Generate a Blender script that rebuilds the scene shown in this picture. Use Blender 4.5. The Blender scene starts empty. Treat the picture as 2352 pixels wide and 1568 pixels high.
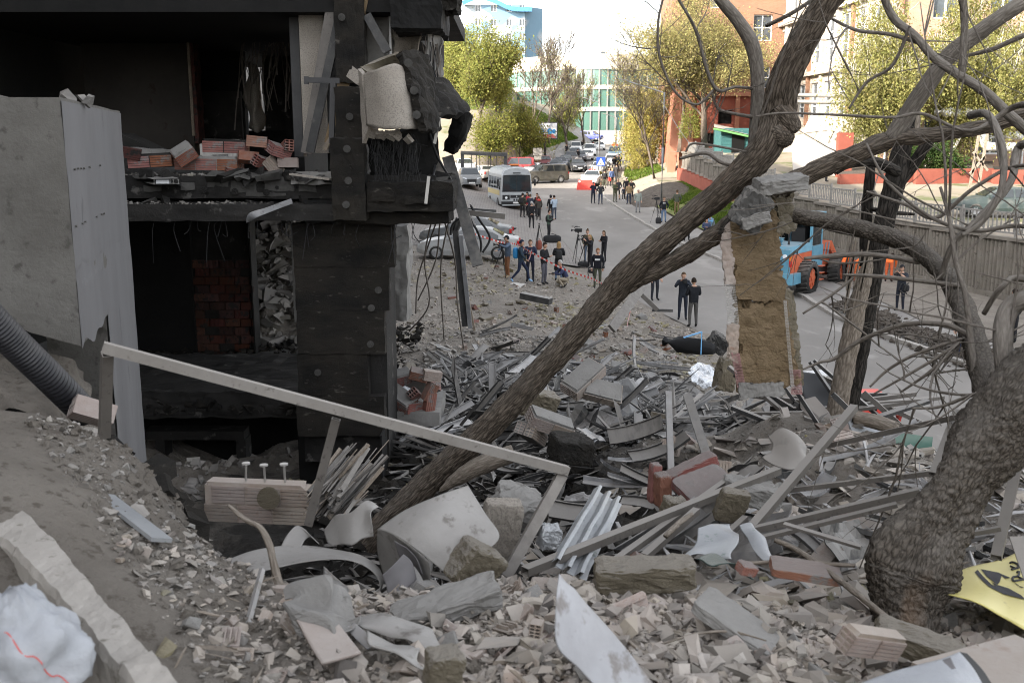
import bpy, bmesh, math, random
import numpy as np
from mathutils import Vector, Matrix, noise as mn, Euler
R = math.radians
SC = bpy.context.scene
COL = SC.collection
# ------------------------------------------------------------------ camera
CAMZ = 6.5; PITCH = R(11.3); FPX = 2287.0          # pixel units of a 2352 x 1568 frame
cd = bpy.data.cameras.new('camera'); cam = bpy.data.objects.new('camera', cd); COL.objects.link(cam)
cam.location = (0, 0, CAMZ); cam.rotation_euler = (R(90) - PITCH, 0, 0)
cd.sensor_width = 36; cd.lens = FPX / 2352 * 36; cd.clip_start = .1; cd.clip_end = 3000
cd.dof.use_dof = True; cd.dof.focus_distance = 16; cd.dof.aperture_fstop = 4.5
SC.camera = cam
# ------------------------------------------------------------------ sky, sun, exposure
SUN = Vector((-.80, -.60, math.tan(R(27)))).normalized()
W = bpy.data.worlds.new('World'); SC.world = W; W.use_nodes = True
wn = W.node_tree.nodes; bg = wn['Background']
sky = wn.new('ShaderNodeTexSky'); sky.sky_type = 'NISHITA'; sky.sun_disc = False
sky.sun_elevation = R(27); sky.sun_rotation = math.atan2(SUN.x, SUN.y); sky.air_density = 1.0; sky.dust_density = 2.5; sky.ozone_density = 1
hz_ = wn.new('ShaderNodeHueSaturation'); hz_.inputs['Saturation'].default_value = .22      # thin white haze
W.node_tree.links.new(sky.outputs[0], hz_.inputs['Color']); W.node_tree.links.new(hz_.outputs[0], bg.inputs[0]); bg.inputs[1].default_value = .15
sd = bpy.data.lights.new('sun', 'SUN'); sun = bpy.data.objects.new('sun', sd); COL.objects.link(sun)
sd.energy = 3.1; sd.angle = R(.5); sd.color = (1, .9, .76)
sun.rotation_euler = SUN.to_track_quat('Z', 'Y').to_euler(); sun.location = (-60, -40, 60)
vs = SC.view_settings; vs.view_transform = 'Standard'; vs.look = 'None'; vs.exposure = 2.25; vs.gamma = 1; vs.use_curve_mapping = False
SC.cycles.use_denoising = True; SC.cycles.filter_width = 1.05; SC.cycles.max_bounces = 6; SC.cycles.diffuse_bounces = 3; SC.cycles.transparent_max_bounces = 8
SC.cycles.caustics_reflective = False; SC.cycles.caustics_refractive = False
rng = random.Random(7); nrg = np.random.default_rng(7)
def V(u, v, Y):
    "point at forward distance Y that stands at pixel (u, v)"
    xc = (u - 1176) / FPX; yc = -(v - 784) / FPX
    dy = math.cos(PITCH) + yc * math.sin(PITCH); dz = -math.sin(PITCH) + yc * math.cos(PITCH)
    t = Y / dy
    return Vector((xc * t, Y, CAMZ + dz * t))
# ------------------------------------------------------------------ materials
class N:
    def __init__(s, name):
        s.m = bpy.data.materials.new(name); s.m.use_nodes = True; s.t = s.m.node_tree; s.t.nodes.clear()
        s.out = s.n('OutputMaterial')
    def n(s, ty, ins=None, **kw):
        k = s.t.nodes.new('ShaderNode' + ty)
        for a, b in kw.items(): setattr(k, a, b)
        for a, b in (ins or {}).items(): s.set(k.inputs[a], b)
        return k
    def set(s, sock, b):
        if hasattr(b, 'is_linked'): s.t.links.new(b, sock)
        elif isinstance(b, (tuple, list)) and sock.type == 'RGBA': sock.default_value = tuple(b)[:3] + (1,)
        else: sock.default_value = b
    def mix(s, f, a, b, mode='MIX'):
        k = s.n('Mix', data_type='RGBA', blend_type=mode); s.set(k.inputs[0], f); s.set(k.inputs[6], a); s.set(k.inputs[7], b); return k.outputs[2]
    def ramp(s, x, a, b, c=0., d=1.):
        k = s.n('MapRange', {0: x, 1: a, 2: b, 3: c, 4: d}); k.clamp = True; return k.outputs[0]
    def math(s, op, a, b=0.):
        k = s.n('Math', operation=op); s.set(k.inputs[0], a); s.set(k.inputs[1], b); return k.outputs[0]
    def coord(s, kind, st=(1, 1, 1)):
        if kind == 'World': c = s.n('NewGeometry').outputs['Position']
        elif kind == 'tc': c = s.n('Attribute', attribute_name='tc').outputs['Vector']
        else: c = s.n('TexCoord').outputs[kind]
        k = s.n('Mapping', {'Vector': c, 'Scale': st}); return k.outputs[0]
    def noise(s, c, sc, det=5, rough=.6, dist=0.):
        return s.n('TexNoise', {'Vector': c, 'Scale': sc, 'Detail': det, 'Roughness': rough, 'Distortion': dist}).outputs[0]
    def fin(s, col, rough=.85, metal=0., bump=None, bstr=.3, bdist=.02, spec=.3, **kw):
        b = s.n('BsdfPrincipled'); s.set(b.inputs['Base Color'], col); s.set(b.inputs['Roughness'], rough); s.set(b.inputs['Metallic'], metal)
        b.inputs['Specular IOR Level'].default_value = spec
        for a, v in kw.items(): s.set(b.inputs[a], v)
        if bump is not None:
            k = s.n('Bump', {'Height': bump, 'Strength': bstr, 'Distance': bdist}); s.t.links.new(k.outputs[0], b.inputs['Normal'])
        s.t.links.new(b.outputs[0], s.out.inputs[0]); return s.m
DUST = (.255, .235, .212)
def M(name, c1, c2=None, s=3., c3=None, s3=18., t3=.58, rough=.85, metal=0., bump=.35, bs=40., bd=.01, dust=0., dustc=DUST, co='Object', st=(1, 1, 1), isl=0., rnd=0., spec=.3):
    q = N(name); c = q.coord(co, st); c2 = c2 or c1
    col = q.mix(q.ramp(q.noise(c, s, 6, .65), .34, .66), c1, c2)
    if c3: col = q.mix(q.ramp(q.noise(c, s3, 4, .6), t3, t3 + .09), col, c3)
    if isl or rnd:
        r = q.n('NewGeometry').outputs['Random Per Island'] if isl else q.n('ObjectInfo').outputs['Random']
        k = isl or rnd
        hs = q.n('HueSaturation', {'Color': col, 'Hue': q.ramp(q.math('FRACT', q.math('MULTIPLY', r, 7.31)), 0, 1, .485, .515), 'Saturation': q.ramp(q.math('FRACT', q.math('MULTIPLY', r, 3.7)), 0, 1, 1 - k * .8, 1 + k * .6), 'Value': q.ramp(r, 0, 1, 1 - k, 1 + k)})
        col = hs.outputs[0]
    if dust:
        nz = q.n('SeparateXYZ', {0: q.n('NewGeometry').outputs['Normal']}).outputs[2]
        f = q.ramp(q.math('ADD', nz, q.math('MULTIPLY', q.math('SUBTRACT', q.noise(c, 9., 5), .5), 1.3)), .15, .75, 0., dust)
        col = q.mix(f, col, dustc)
    h = q.noise(c, bs, 8, .7)
    return q.fin(col, rough, metal, h if bump else None, bump, bd, spec)
def glassy(name, col=(.05, .06, .07), rough=.08):
    return N(name).fin(col, rough, 0., spec=.8)
def paint(name, col, rough=.35, dirt=.35):
    q = N(name); c = q.coord('Object'); f = q.ramp(q.noise(c, 2.2, 6), .45, .75, 0., dirt)
    return q.fin(q.mix(f, col, DUST), q.ramp(q.noise(c, 3, 3), .3, .7, rough, rough + .25), spec=.5)
def leafm(name, c1, c2, tr=.45):
    q = N(name); r = q.n('NewGeometry').outputs['Random Per Island']; c = q.coord('Object')
    col = q.mix(q.ramp(q.noise(c, .5, 3), .35, .65), c1, c2); col = q.n('HueSaturation', {'Color': col, 'Value': q.ramp(r, 0, 1, .6, 1.35), 'Hue': q.ramp(q.math('FRACT', q.math('MULTIPLY', r, 5.3)), 0, 1, .475, .52)}).outputs[0]
    d = q.n('BsdfDiffuse', {'Color': col}); t = q.n('BsdfTranslucent', {'Color': col}); x = q.n('MixShader', {0: tr, 1: d.outputs[0], 2: t.outputs[0]})
    q.t.links.new(x.outputs[0], q.out.inputs[0]); return q.m
def barkm(name, c1, c2, dustk=.5, cs=1., bstr=.7, zs=.22):
    q = N(name); c = q.coord('tc', (cs, cs, cs * zs)); wv = q.n('VectorMath', {0: c, 1: q.n('Vector' + 'Math', {0: q.n('TexNoise', {'Vector': c, 'Scale': 26., 'Detail': 3.}).outputs[1], 1: (.035, .035, .035)}, operation='MULTIPLY').outputs[0]}, operation='ADD').outputs[0]; vo = q.n('TexVoronoi', {'Vector': wv, 'Scale': 30.}, feature='DISTANCE_TO_EDGE').outputs[0]; n0 = q.noise(c, 60, 6, .65); n1 = q.math('ADD', q.math('MULTIPLY', q.ramp(vo, 0., .25), .32), q.math('MULTIPLY', n0, .78)); n2 = q.noise(q.coord('tc'), 3.5, 5)
    col = q.mix(q.ramp(n1, .38, .78), c1, c2)
    nz = q.n('SeparateXYZ', {0: q.n('NewGeometry').outputs['Normal']}).outputs[2]
    col = q.mix(q.ramp(q.math('ADD', nz, q.math('MULTIPLY', q.math('SUBTRACT', n2, .5), 1.6)), .0, .8, 0, dustk), col, DUST)
    col = q.mix(q.ramp(q.noise(q.coord('tc', (1, 1, .3)), 2.3, 3), .60, .68, 0, .45), col, (.20, .125, .075))
    return q.fin(col, .95, bump=n1, bstr=bstr, bdist=.03, spec=.1)
def brickwall(name, c1, c2, mortar, sx=4., rowh=.075, bw=.26, co='World', rot=False, dirty=(.2, .15, .12)):
    q = N(name); p = q.n('NewGeometry').outputs['Position']; s = q.n('SeparateXYZ', {0: p})
    c = q.n('CombineXYZ', {0: q.math('ADD', s.outputs[0], s.outputs[1]), 1: s.outputs[2]}).outputs[0]
    b = q.n('TexBrick', {'Vector': c, 'Color1': c1, 'Color2': c2, 'Mortar': mortar, 'Scale': 1., 'Mortar Size': .012, 'Brick Width': bw, 'Row Height': rowh})
    col = q.mix(q.ramp(q.noise(p, .5, 6), .42, .7, 0, .6), b.outputs[0], dirty)
    return q.fin(col, .9, bump=b.outputs[1], bstr=-.3)
m = {}
m['dust'] = M('dusty_earth', (.175, .153, .129), (.255, .229, .198), 1.1, (.135, .115, .095), 14., .57, bump=1., bs=12, bd=.09, co='World')
def sooty(name, src):  # ellipse darkens the colour: charring plus the pit's shade painted in
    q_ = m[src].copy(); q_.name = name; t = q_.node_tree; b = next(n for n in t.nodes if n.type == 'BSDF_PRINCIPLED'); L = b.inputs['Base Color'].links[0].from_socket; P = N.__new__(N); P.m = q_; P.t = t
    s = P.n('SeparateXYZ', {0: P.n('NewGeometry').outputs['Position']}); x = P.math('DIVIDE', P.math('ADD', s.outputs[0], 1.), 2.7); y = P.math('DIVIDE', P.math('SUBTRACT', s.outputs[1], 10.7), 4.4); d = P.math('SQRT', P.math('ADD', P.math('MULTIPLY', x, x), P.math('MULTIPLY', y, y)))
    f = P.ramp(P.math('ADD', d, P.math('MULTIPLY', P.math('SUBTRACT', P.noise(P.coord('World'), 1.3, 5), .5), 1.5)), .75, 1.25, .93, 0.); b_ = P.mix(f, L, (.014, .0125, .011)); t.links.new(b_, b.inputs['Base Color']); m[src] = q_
m['soil'] = M('dark_soil', (.055, .045, .038), (.10, .085, .07), 3, (.03, .026, .022), 15, bump=.9, bs=25, bd=.04, co='World')
m['ground'] = M('city_ground', (.17, .15, .115), (.25, .215, .17), .15, (.10, .11, .05), .4, .55, bump=.5, bs=6, bd=.05, co='World')
m['sand'] = M('sandy_path', (.22, .185, .145), (.29, .25, .20), .6, (.155, .13, .10), 2.5, bump=.5, bs=6, bd=.04, co='World')
m['grassy'] = M('grass_ground', (.11, .135, .035), (.16, .165, .06), .8, (.15, .125, .085), 1.3, .6, bump=.8, bs=30, bd=.05, co='World')
m['conc'] = M('grey_concrete', (.165, .158, .148), (.235, .227, .215), 1.8, (.11, .104, .096), 11, .62, bump=.5, bs=30, bd=.012)
m['conc_l'] = M('skylit_pillar_concrete', (.122, .119, .121), (.162, .159, .162), 1.1, (.088, .086, .086), 7, .64, bump=.3, bs=45, bd=.006, st=(1, 1, .25))  # sky light on the pillar's right face put into the concrete colour
m['pillarc'] = M('shaded_pillar_concrete', (.105, .099, .09), (.15, .143, .132), 1.6, (.075, .07, .063), 8, .58, bump=.7, bs=24, bd=.015)  # darker copy of the pillar concrete, front-side shade put into the colour
m['stonecap'] = M('kerb_stone_cap', (.27, .25, .225), (.36, .335, .305), 2.4, (.17, .155, .13), 14, .6, bump=.6, bs=60, bd=.006)
m['soot'] = M('sooty_concrete', (.008, .0075, .007), (.027, .025, .023), 1.6, (.085, .08, .074), 5, .61, bump=.6, bs=25, bd=.015)
m['char'] = M('charred_surface', (.003, .003, .003), (.008, .0075, .007), 2, None, bump=.5, bs=20)
m['sootwall'] = M('smoked_plaster', (.016, .0145, .013), (.050, .044, .039), .5, (.028, .020, .015), 4, .6, bump=.2, bs=50)
m['burnt'] = M('burnt_insulation', (.005, .0045, .004), (.024, .020, .015), 1.4, (.075, .068, .058), 7, .63, bump=1., bs=60, bd=.02, st=(1, 1, 2.4))
m['insul'] = M('mineral_wool', (.125, .104, .072), (.19, .165, .12), 2.4, (.085, .068, .046), 12, .6, bump=1., bs=45, bd=.02, dust=.55, st=(1, 1, 2.))
m['insul_o'] = M('brown_mineral_wool', (.185, .128, .07), (.27, .20, .122), 2.2, (.115, .076, .04), 9, .62, bump=1., bs=40, bd=.03, st=(1, 1, 3.))
m['plas'] = M('stucco_render', (.25, .222, .19), (.31, .28, .245), 2, (.20, .18, .155), 70, .5, bump=.7, bs=110, bd=.006)
m['redbrick'] = M('hollow_brick', (.17, .062, .044), (.235, .10, .072), 3, (.17, .155, .145), 8, .55, bump=.4, bs=50, bd=.006, dust=.85, dustc=(.17, .158, .15), rnd=.2)
m['brickw'] = M('wall_brick_sooty', (.050, .019, .014), (.085, .034, .025), 3, (.02, .019, .018), 9, .52, bump=.4, bs=50, bd=.006, rnd=.35)
m['dark'] = N('dark_hole').fin((.01, .01, .01), .95, spec=.05)
m['frag'] = M('dusty_brick_fragment', (.29, .225, .185), (.35, .30, .265), 5, (.24, .15, .115), 6, .62, bump=.5, bs=40, bd=.01, dust=.5, dustc=(.33, .30, .275), rnd=.22)
m['chip'] = M('dusty_chips', (.285, .248, .212), (.24, .22, .198), 2.5, (.215, .165, .135), 1.2, .6, bump=.3, bs=60, bd=.006, dust=.4, dustc=(.33, .293, .255), isl=.48, co='World')
m['chipd'] = M('grey_chips', (.17, .155, .138), (.25, .235, .215), 2.5, (.115, .103, .08), 1.2, .58, bump=.3, bs=60, bd=.006, dust=.5, isl=.45, co='World')
m['wool'] = M('wool_tufts', (.23, .20, .115), (.30, .27, .18), 6, None, bump=.9, bs=50, bd=.02, isl=.3, dust=.3, co='World')
m['metal'] = M('dusty_steel_tube', (.085, .076, .068), (.12, .108, .097), 4, (.055, .048, .043), 30, .6, rough=.6, metal=.0, bump=.2, bs=60, bd=.004, dust=.75, dustc=(.225, .207, .187), spec=.4)
m['strip'] = M('bent_metal_strip', (.17, .17, .174), (.27, .27, .278), 4, (.13, .125, .12), 12, .58, rough=.5, metal=.2, bump=.2, bs=40, bd=.004, dust=.5, rnd=.6, spec=.4)
m['midstrip'] = M('grey_strip_litter', (.075, .075, .077), (.17, .168, .168), 1.5, (.04, .039, .038), 8, .56, rough=.55, bump=.2, bs=40, dust=.35, isl=.5, co='World')
m['dkstrip'] = M('dark_profile', (.028, .028, .030), (.065, .063, .06), 5, None, rough=.5, bump=.2, bs=40, dust=.55, rnd=.3)
m['sheet'] = M('sign_sheet', (.215, .203, .19), (.29, .278, .264), 1.8, (.14, .127, .114), 10, .58, rough=.5, bump=.3, bs=9, bd=.02, spec=.4)
m['sheetd'] = M('sign_sheet_print', (.11, .104, .106), (.135, .127, .13), 3, (.24, .235, .23), 22, .67, rough=.5, bump=.1, bs=20)
m['zinc'] = M('galvanised_sheet', (.28, .288, .30), (.35, .358, .365), 3, (.2, .235, .22), 16, .62, rough=.45, metal=.35, bump=.2, bs=10, bd=.02)
m['bag'] = M('woven_sack', (.29, .30, .32), (.36, .37, .39), 4, None, rough=.55, bump=.35, bs=9, bd=.06)
m['pipe'] = M('black_drain_pipe', (.014, .014, .017), (.026, .026, .03), 6, None, rough=.42, bump=.15, bs=40, dust=.18)
m['wood'] = M('grey_wood', (.19, .155, .12), (.27, .225, .18), 3, (.13, .10, .08), 20, rough=.9, bump=.7, bs=20, bd=.01, st=(3, 3, 3), dust=.4)
m['dkconc'] = M('dark_mortar_lump', (.065, .063, .06), (.10, .097, .092), 3, (.16, .155, .148), 9, .6, bump=.6, bs=30, bd=.01, dust=.35)
m['rail'] = M('dusty_lit_rail', (.17, .155, .14), (.22, .205, .187), 4, (.12, .108, .097), 26, .6, rough=.7, bump=.3, bs=70, bd=.004, dust=.8, dustc=(.30, .277, .252))  # dust, plus light falling on the top rail put into the colour
m['bark'] = barkm('grey_bark', (.045, .036, .028), (.165, .136, .109), .2, 1.5, .8, .16)
m['bark2'] = barkm('gnarled_bark', (.034, .028, .022), (.125, .107, .089), .3, 1.7, .8, .5)
m['barkp'] = barkm('pale_bark', (.10, .088, .075), (.185, .165, .145), .4, 1.4, .4)
m['twig'] = barkm('twig_bark', (.085, .073, .062), (.155, .137, .12), .3, 2., .3)
m['barkd'] = barkm('burnt_bark', (.012, .011, .010), (.05, .044, .038), .12, 1., .8)
m['trunkw'] = barkm('pale_stripped_wood', (.13, .108, .086), (.24, .205, .17), .25, 1.2, .5)
m['treeb'] = M('far_bark', (.07, .055, .042), (.13, .105, .085), 5, None, bump=0)
m['birchb'] = M('birch_bark', (.55, .52, .47), (.65, .62, .57), 3, (.08, .07, .06), 8, .62, bump=0)
sooty('dusty_earth_soot_shade', 'dust'); sooty('grey_chips_soot_shade', 'chipd'); sooty('strip_litter_soot_shade', 'midstrip')
m['asph'] = M('worn_asphalt', (.165, .154, .142), (.225, .211, .196), .22, (.25, .236, .22), .55, .57, rough=.9, bump=.25, bs=60, bd=.006, co='World', st=(1, .5, 1))
m['side'] = M('sidewalk_asphalt', (.17, .16, .15), (.235, .222, .208), .5, (.14, .125, .105), 1.4, .6, bump=.3, bs=30, bd=.01, co='World')
m['kerb'] = M('kerb_stone', (.24, .225, .205), (.34, .32, .295), 1.5, (.13, .115, .1), 6, .6, bump=.5, bs=20, bd=.02)
q = N('paving_blocks'); p_ = q.coord('World'); b_ = q.n('TexBrick', {'Vector': p_, 'Color1': (.25, .23, .215), 'Color2': (.19, .175, .165), 'Mortar': (.10, .09, .08), 'Scale': 1., 'Mortar Size': .02, 'Brick Width': .4, 'Row Height': .2})
m['paver'] = q.fin(q.mix(q.ramp(q.noise(p_, .4, 5), .45, .7, 0, .7), b_.outputs[0], (.22, .2, .18)), .9)
m['ribc'] = M('ribbed_panel_concrete', (.12, .108, .092), (.17, .155, .135), 1.4, (.075, .066, .055), 6, .6, bump=.5, bs=14, bd=.02)
m['redpl'] = M('red_render', (.19, .052, .036), (.25, .078, .053), .7, (.15, .065, .052), 3, .6, bump=.3, bs=10, bd=.02, co='World')
m['orpl'] = M('orange_render', (.29, .12, .078), (.34, .165, .11), .6, None, bump=.2, bs=10, bd=.02, co='World')
m['brick_or'] = brickwall('orange_brickwork', (.215, .10, .06), (.26, .135, .082), (.20, .135, .095), dirty=(.16, .09, .062))
m['brick_br'] = brickwall('brown_brickwork', (.30, .175, .115), (.38, .245, .17), (.32, .26, .21), dirty=(.22, .15, .11))
m['white'] = M('white_render', (.31, .272, .23), (.37, .33, .285), .6, (.22, .16, .12), 1.6, .64, bump=.2, bs=8, bd=.02, co='World')
m['cream'] = M('cream_render', (.40, .36, .30), (.46, .42, .36), .6, None, bump=0, co='World')
m['wframe'] = M('white_window_frame', (.55, .56, .57), (.68, .69, .70), 2, None, bump=0, rough=.5)
m['glass'] = glassy('window_glass', (.055, .065, .075))
m['glassd'] = glassy('car_glass', (.025, .03, .033), .05)
m['ggreen'] = glassy('green_glazing', (.07, .14, .115), .12)
q = N('sky_mural_facade'); p_ = q.coord('World'); f_ = q.ramp(q.noise(p_, .09, 4, .5, .4), .50, .58)
m['mural'] = q.fin(q.mix(f_, (.13, .22, .30), (.30, .34, .37)), .7)
m['bluer'] = M('blue_roof', (.06, .17, .30), (.07, .2, .34), 1, None, bump=0, rough=.5)
m['teal'] = M('teal_boards', (.025, .085, .09), (.035, .11, .11), 2, (.2, .22, .2), 6, .62, bump=.3, bs=10)
m['green'] = M('green_fascia', (.09, .24, .08), (.12, .28, .10), 2, None, bump=0)
m['grail'] = M('grey_railing', (.15, .144, .135), (.22, .212, .20), 5, None, bump=0, rough=.6)
m['dsteel'] = M('dark_steel', (.03, .03, .032), (.05, .049, .05), 4, None, bump=0, rough=.5)
m['pole'] = M('galvanised_pole', (.20, .21, .22), (.30, .31, .32), 3, None, bump=0, rough=.5, metal=.3)
m['pipew'] = M('lagged_pipe', (.50, .51, .51), (.60, .61, .61), 2, (.35, .33, .3), 6, bump=.1, rough=.5)
m['tarp'] = M('grey_sloped_roof', (.30, .275, .25), (.37, .345, .32), .5, (.24, .22, .2), 2, .6, bump=.2, bs=5)
m['rub'] = M('black_rubber', (.018, .018, .018), (.035, .034, .032), 6, None, rough=.8, bump=.2, dust=.35)
m['rim'] = M('alloy_rim', (.30, .30, .31), (.38, .38, .39), 6, None, rough=.4, metal=.5, bump=0)
m['lampw'] = N('headlamp_glass').fin((.7, .72, .74), .1, spec=.8)
m['lampr'] = N('tail_lamp_red').fin((.45, .02, .02), .2, spec=.6)
m['lampo'] = N('amber_lens').fin((.65, .17, .03), .25, spec=.6)
m['plate'] = N('number_plate').fin((.7, .7, .68), .5)
m['black'] = N('matt_black').fin((.018, .018, .019), .7)
m['yellow'] = M('yellow_sign', (.50, .44, .15), (.56, .50, .19), 2, (.38, .33, .13), 14, .66, rough=.45, bump=.05, bs=12)
m['printb'] = M('black_print', (.03, .03, .035), (.05, .05, .055), 5, (.2, .19, .12), 25, .68, bump=0)
m['redbar'] = M('red_plastic', (.55, .055, .045), (.62, .08, .06), 2, (.6, .5, .45), 5, .7, bump=0, rough=.45)
m['ldblue'] = M('loader_blue', (.09, .25, .35), (.13, .30, .40), 2.5, (.16, .18, .18), 6, .62, rough=.5, bump=.1, dust=.5)
m['ldor'] = M('loader_orange', (.50, .10, .045), (.56, .15, .07), 2.5, (.28, .13, .09), 7, .62, rough=.5, bump=.1, dust=.4)
m['busg'] = M('bus_grey_white', (.30, .315, .325), (.36, .375, .385), 2, (.24, .24, .235), 5, .62, bump=0, rough=.4)
m['ochre'] = M('ochre_stripe', (.42, .34, .18), (.46, .38, .2), 2, None, bump=0)
m['blueb'] = M('blue_plastic', (.02, .16, .36), (.03, .2, .42), 3, None, bump=0, rough=.5)
m['cloud_w'] = N('white_paint').fin((.6, .6, .6), .6)
m['poster'] = M('poster_grey', (.30, .34, .40), (.52, .53, .55), 1.1, (.12, .13, .15), 1.4, .6, bump=0)
m['signblue'] = N('sign_blue').fin((.02, .06, .30), .5)
m['foil'] = M('silver_foil', (.55, .57, .6), (.72, .74, .77), 8, (.25, .26, .28), 12, .6, rough=.25, metal=.7, bump=.8, bs=16, bd=.05)
m['blufilm'] = M('blue_strap', (.10, .30, .55), (.14, .36, .62), 3, None, bump=0, rough=.5)
m['wire'] = N('black_cable').fin((.02, .02, .021), .6)
m['rebar'] = M('rusty_rebar', (.10, .085, .075), (.17, .15, .13), 8, None, rough=.8, bump=0, dust=.3)
m['graffnet'] = M('pink_render_mesh', (.30, .17, .165), (.36, .215, .205), 6, None, bump=.3)
m['net'] = M('white_glass_mesh', (.42, .40, .37), (.5, .48, .45), 6, None, bump=0)
m['cone'] = m['redbar']
LV = {}
LV['maple'] = leafm('maple_leaves', (.19, .205, .055), (.27, .275, .085), .55)
LV['olive'] = leafm('olive_leaves', (.16, .17, .04), (.22, .22, .065), .5)
LV['bud'] = leafm('yellow_bud_leaves', (.265, .245, .10), (.335, .305, .135), .45)
LV['willow'] = leafm('willow_leaves', (.29, .262, .075), (.36, .32, .11), .5)
LV['birch'] = leafm('birch_leaves', (.22, .22, .075), (.29, .28, .11), .5)
LV['juni'] = leafm('juniper_needles', (.03, .055, .018), (.05, .075, .025), .3)
LV['grass'] = leafm('grass_blades', (.07, .12, .02), (.12, .16, .035), .4)
# ------------------------------------------------------------------ mesh tools
WO = {}
def tag(o, label=None, cat=None, group=None, kind=None):
    if label: o['label'] = label
    if cat: o['category'] = cat
    if group: o['group'] = group
    if kind: o['kind'] = kind
    return o
def empty(name, loc, label=None, cat=None, group=None):
    o = bpy.data.objects.new(name, None); COL.objects.link(o); o.location = loc; WO[o] = Vector(loc); o.empty_display_size = .1
    return tag(o, label, cat, group)
def copy_tree(o, parent=None, loc=None, rz=None):
    c = o.copy(); COL.objects.link(c); c.parent = parent; WO[c] = WO.get(o, Vector())
    if loc is not None: c.location = loc; WO[c] = Vector(loc)
    if rz is not None: c.rotation_euler.z = rz
    for ch in list(o.children): copy_tree(ch, c)
    return c
def rotm(a=0, b=0, c=0): return Euler((a, b, c)).to_matrix()
def frame(d, up=Vector((0, 0, 1))):
    d = d.normalized(); s = d.cross(up)
    if s.length < 1e-4: s = d.cross(Vector((1, 0, 0)))
    s.normalize(); return s, s.cross(d), d
BOXF = [(0, 3, 2, 1), (4, 5, 6, 7), (0, 1, 5, 4), (1, 2, 6, 5), (2, 3, 7, 6), (3, 0, 4, 7)]
class MB:
    def __init__(s): s.v = []; s.f = []; s.m = []; s.tc = {}
    def add(s, vs, fs, mi=0):
        k = len(s.v); s.v.extend(Vector(a) for a in vs); s.f.extend(tuple(i + k for i in f) for f in fs); s.m.extend([mi] * len(fs)); return k
    def box(s, c, d, rot=None, mi=0, tap=1.):
        c = Vector(c); x, y, z = d[0] / 2, d[1] / 2, d[2] / 2
        vs = [Vector((a * x * (tap if e > 0 else 1), b * y * (tap if e > 0 else 1), e * z)) for e in (-1, 1) for a, b in ((-1, -1), (1, -1), (1, 1), (-1, 1))]
        s.add([c + (rot @ w if rot else w) for w in vs], BOXF, mi); return s
    def bb(s, a, b, mi=0):
        a, b = Vector(a), Vector(b); return s.box((a + b) / 2, [abs(t) for t in (b - a)], None, mi)
    def beam(s, p0, p1, w, h, up=Vector((0, 0, 1)), mi=0):
        p0, p1 = Vector(p0), Vector(p1); a, b, d = frame(p1 - p0, up)
        vs = [p + a * (i * w / 2) + b * (j * h / 2) for p in (p0, p1) for i, j in ((-1, -1), (1, -1), (1, 1), (-1, 1))]
        s.add(vs, BOXF, mi); return s
    def hollow(s, p0, p1, w, h, t=.004, up=Vector((0, 0, 1)), mi=0):
        p0, p1 = Vector(p0), Vector(p1); a, b, d = frame(p1 - p0, up); vs = []
        for p in (p0, p1):
            for k in (0, t):
                vs += [p + a * (i * (w / 2 - k)) + b * (j * (h / 2 - k)) for i, j in ((-1, -1), (1, -1), (1, 1), (-1, 1))]
        fs = []
        for i in range(4):
            j = (i + 1) % 4
            fs += [(i, j, 8 + j, 8 + i), (4 + j, 4 + i, 12 + i, 12 + j), (j, i, 4 + i, 4 + j), (8 + i, 8 + j, 12 + j, 12 + i)]
        s.add(vs, fs, mi); return s
    def prism(s, poly, depth, mat, mi=0):
        "poly: 2d points, extruded 0..depth along local z of the 4x4 matrix"
        n = len(poly); vs = [mat @ Vector((x, y, 0)) for x, y in poly] + [mat @ Vector((x, y, depth)) for x, y in poly]
        s.add(vs, [tuple(range(n - 1, -1, -1)), tuple(range(n, 2 * n))] + [(i, (i + 1) % n, n + (i + 1) % n, n + i) for i in range(n)], mi); return s
    def tube(s, pts, rad, n=8, cap=True, dis=None, mi=0, sq=1.):
        pts = [Vector(p) for p in pts]
        if not hasattr(rad, '__len__'): rad = [rad] * len(pts)
        k0 = len(s.v); L = 0.; prev = None; vs = []
        for i, p in enumerate(pts):
            d = pts[min(i + 1, len(pts) - 1)] - pts[max(i - 1, 0)]
            if d.length < 1e-7: d = Vector((0, 0, 1))
            d.normalize()
            if prev is None: a, b, _ = frame(d)
            else:
                a = prev - d * prev.dot(d)
                if a.length < 1e-6: a, b, _ = frame(d)
                a.normalize(); b = d.cross(a)
            prev = a
            if i: L += (p - pts[i - 1]).length
            for j in range(n):
                t = 2 * math.pi * j / n; r = rad[i]; c_, s_ = math.cos(t), math.sin(t)
                tcv = (r * c_, r * s_, L)
                if dis: r = r + dis(c_, s_, L, r)
                s.tc[k0 + len(vs)] = tcv; vs.append(p + a * (c_ * r) + b * (s_ * r * sq))
        fs = [(i * n + j, i * n + (j + 1) % n, (i + 1) * n + (j + 1) % n, (i + 1) * n + j) for i in range(len(pts) - 1) for j in range(n)]
        if cap: fs += [tuple(range(n - 1, -1, -1)), tuple(range((len(pts) - 1) * n, len(pts) * n))]
        s.add(vs, fs, mi); return s
    def cyl(s, p0, p1, r, n=12, mi=0, r1=None): return s.tube([p0, p1], [r, r if r1 is None else r1], n, True, None, mi)
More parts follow.
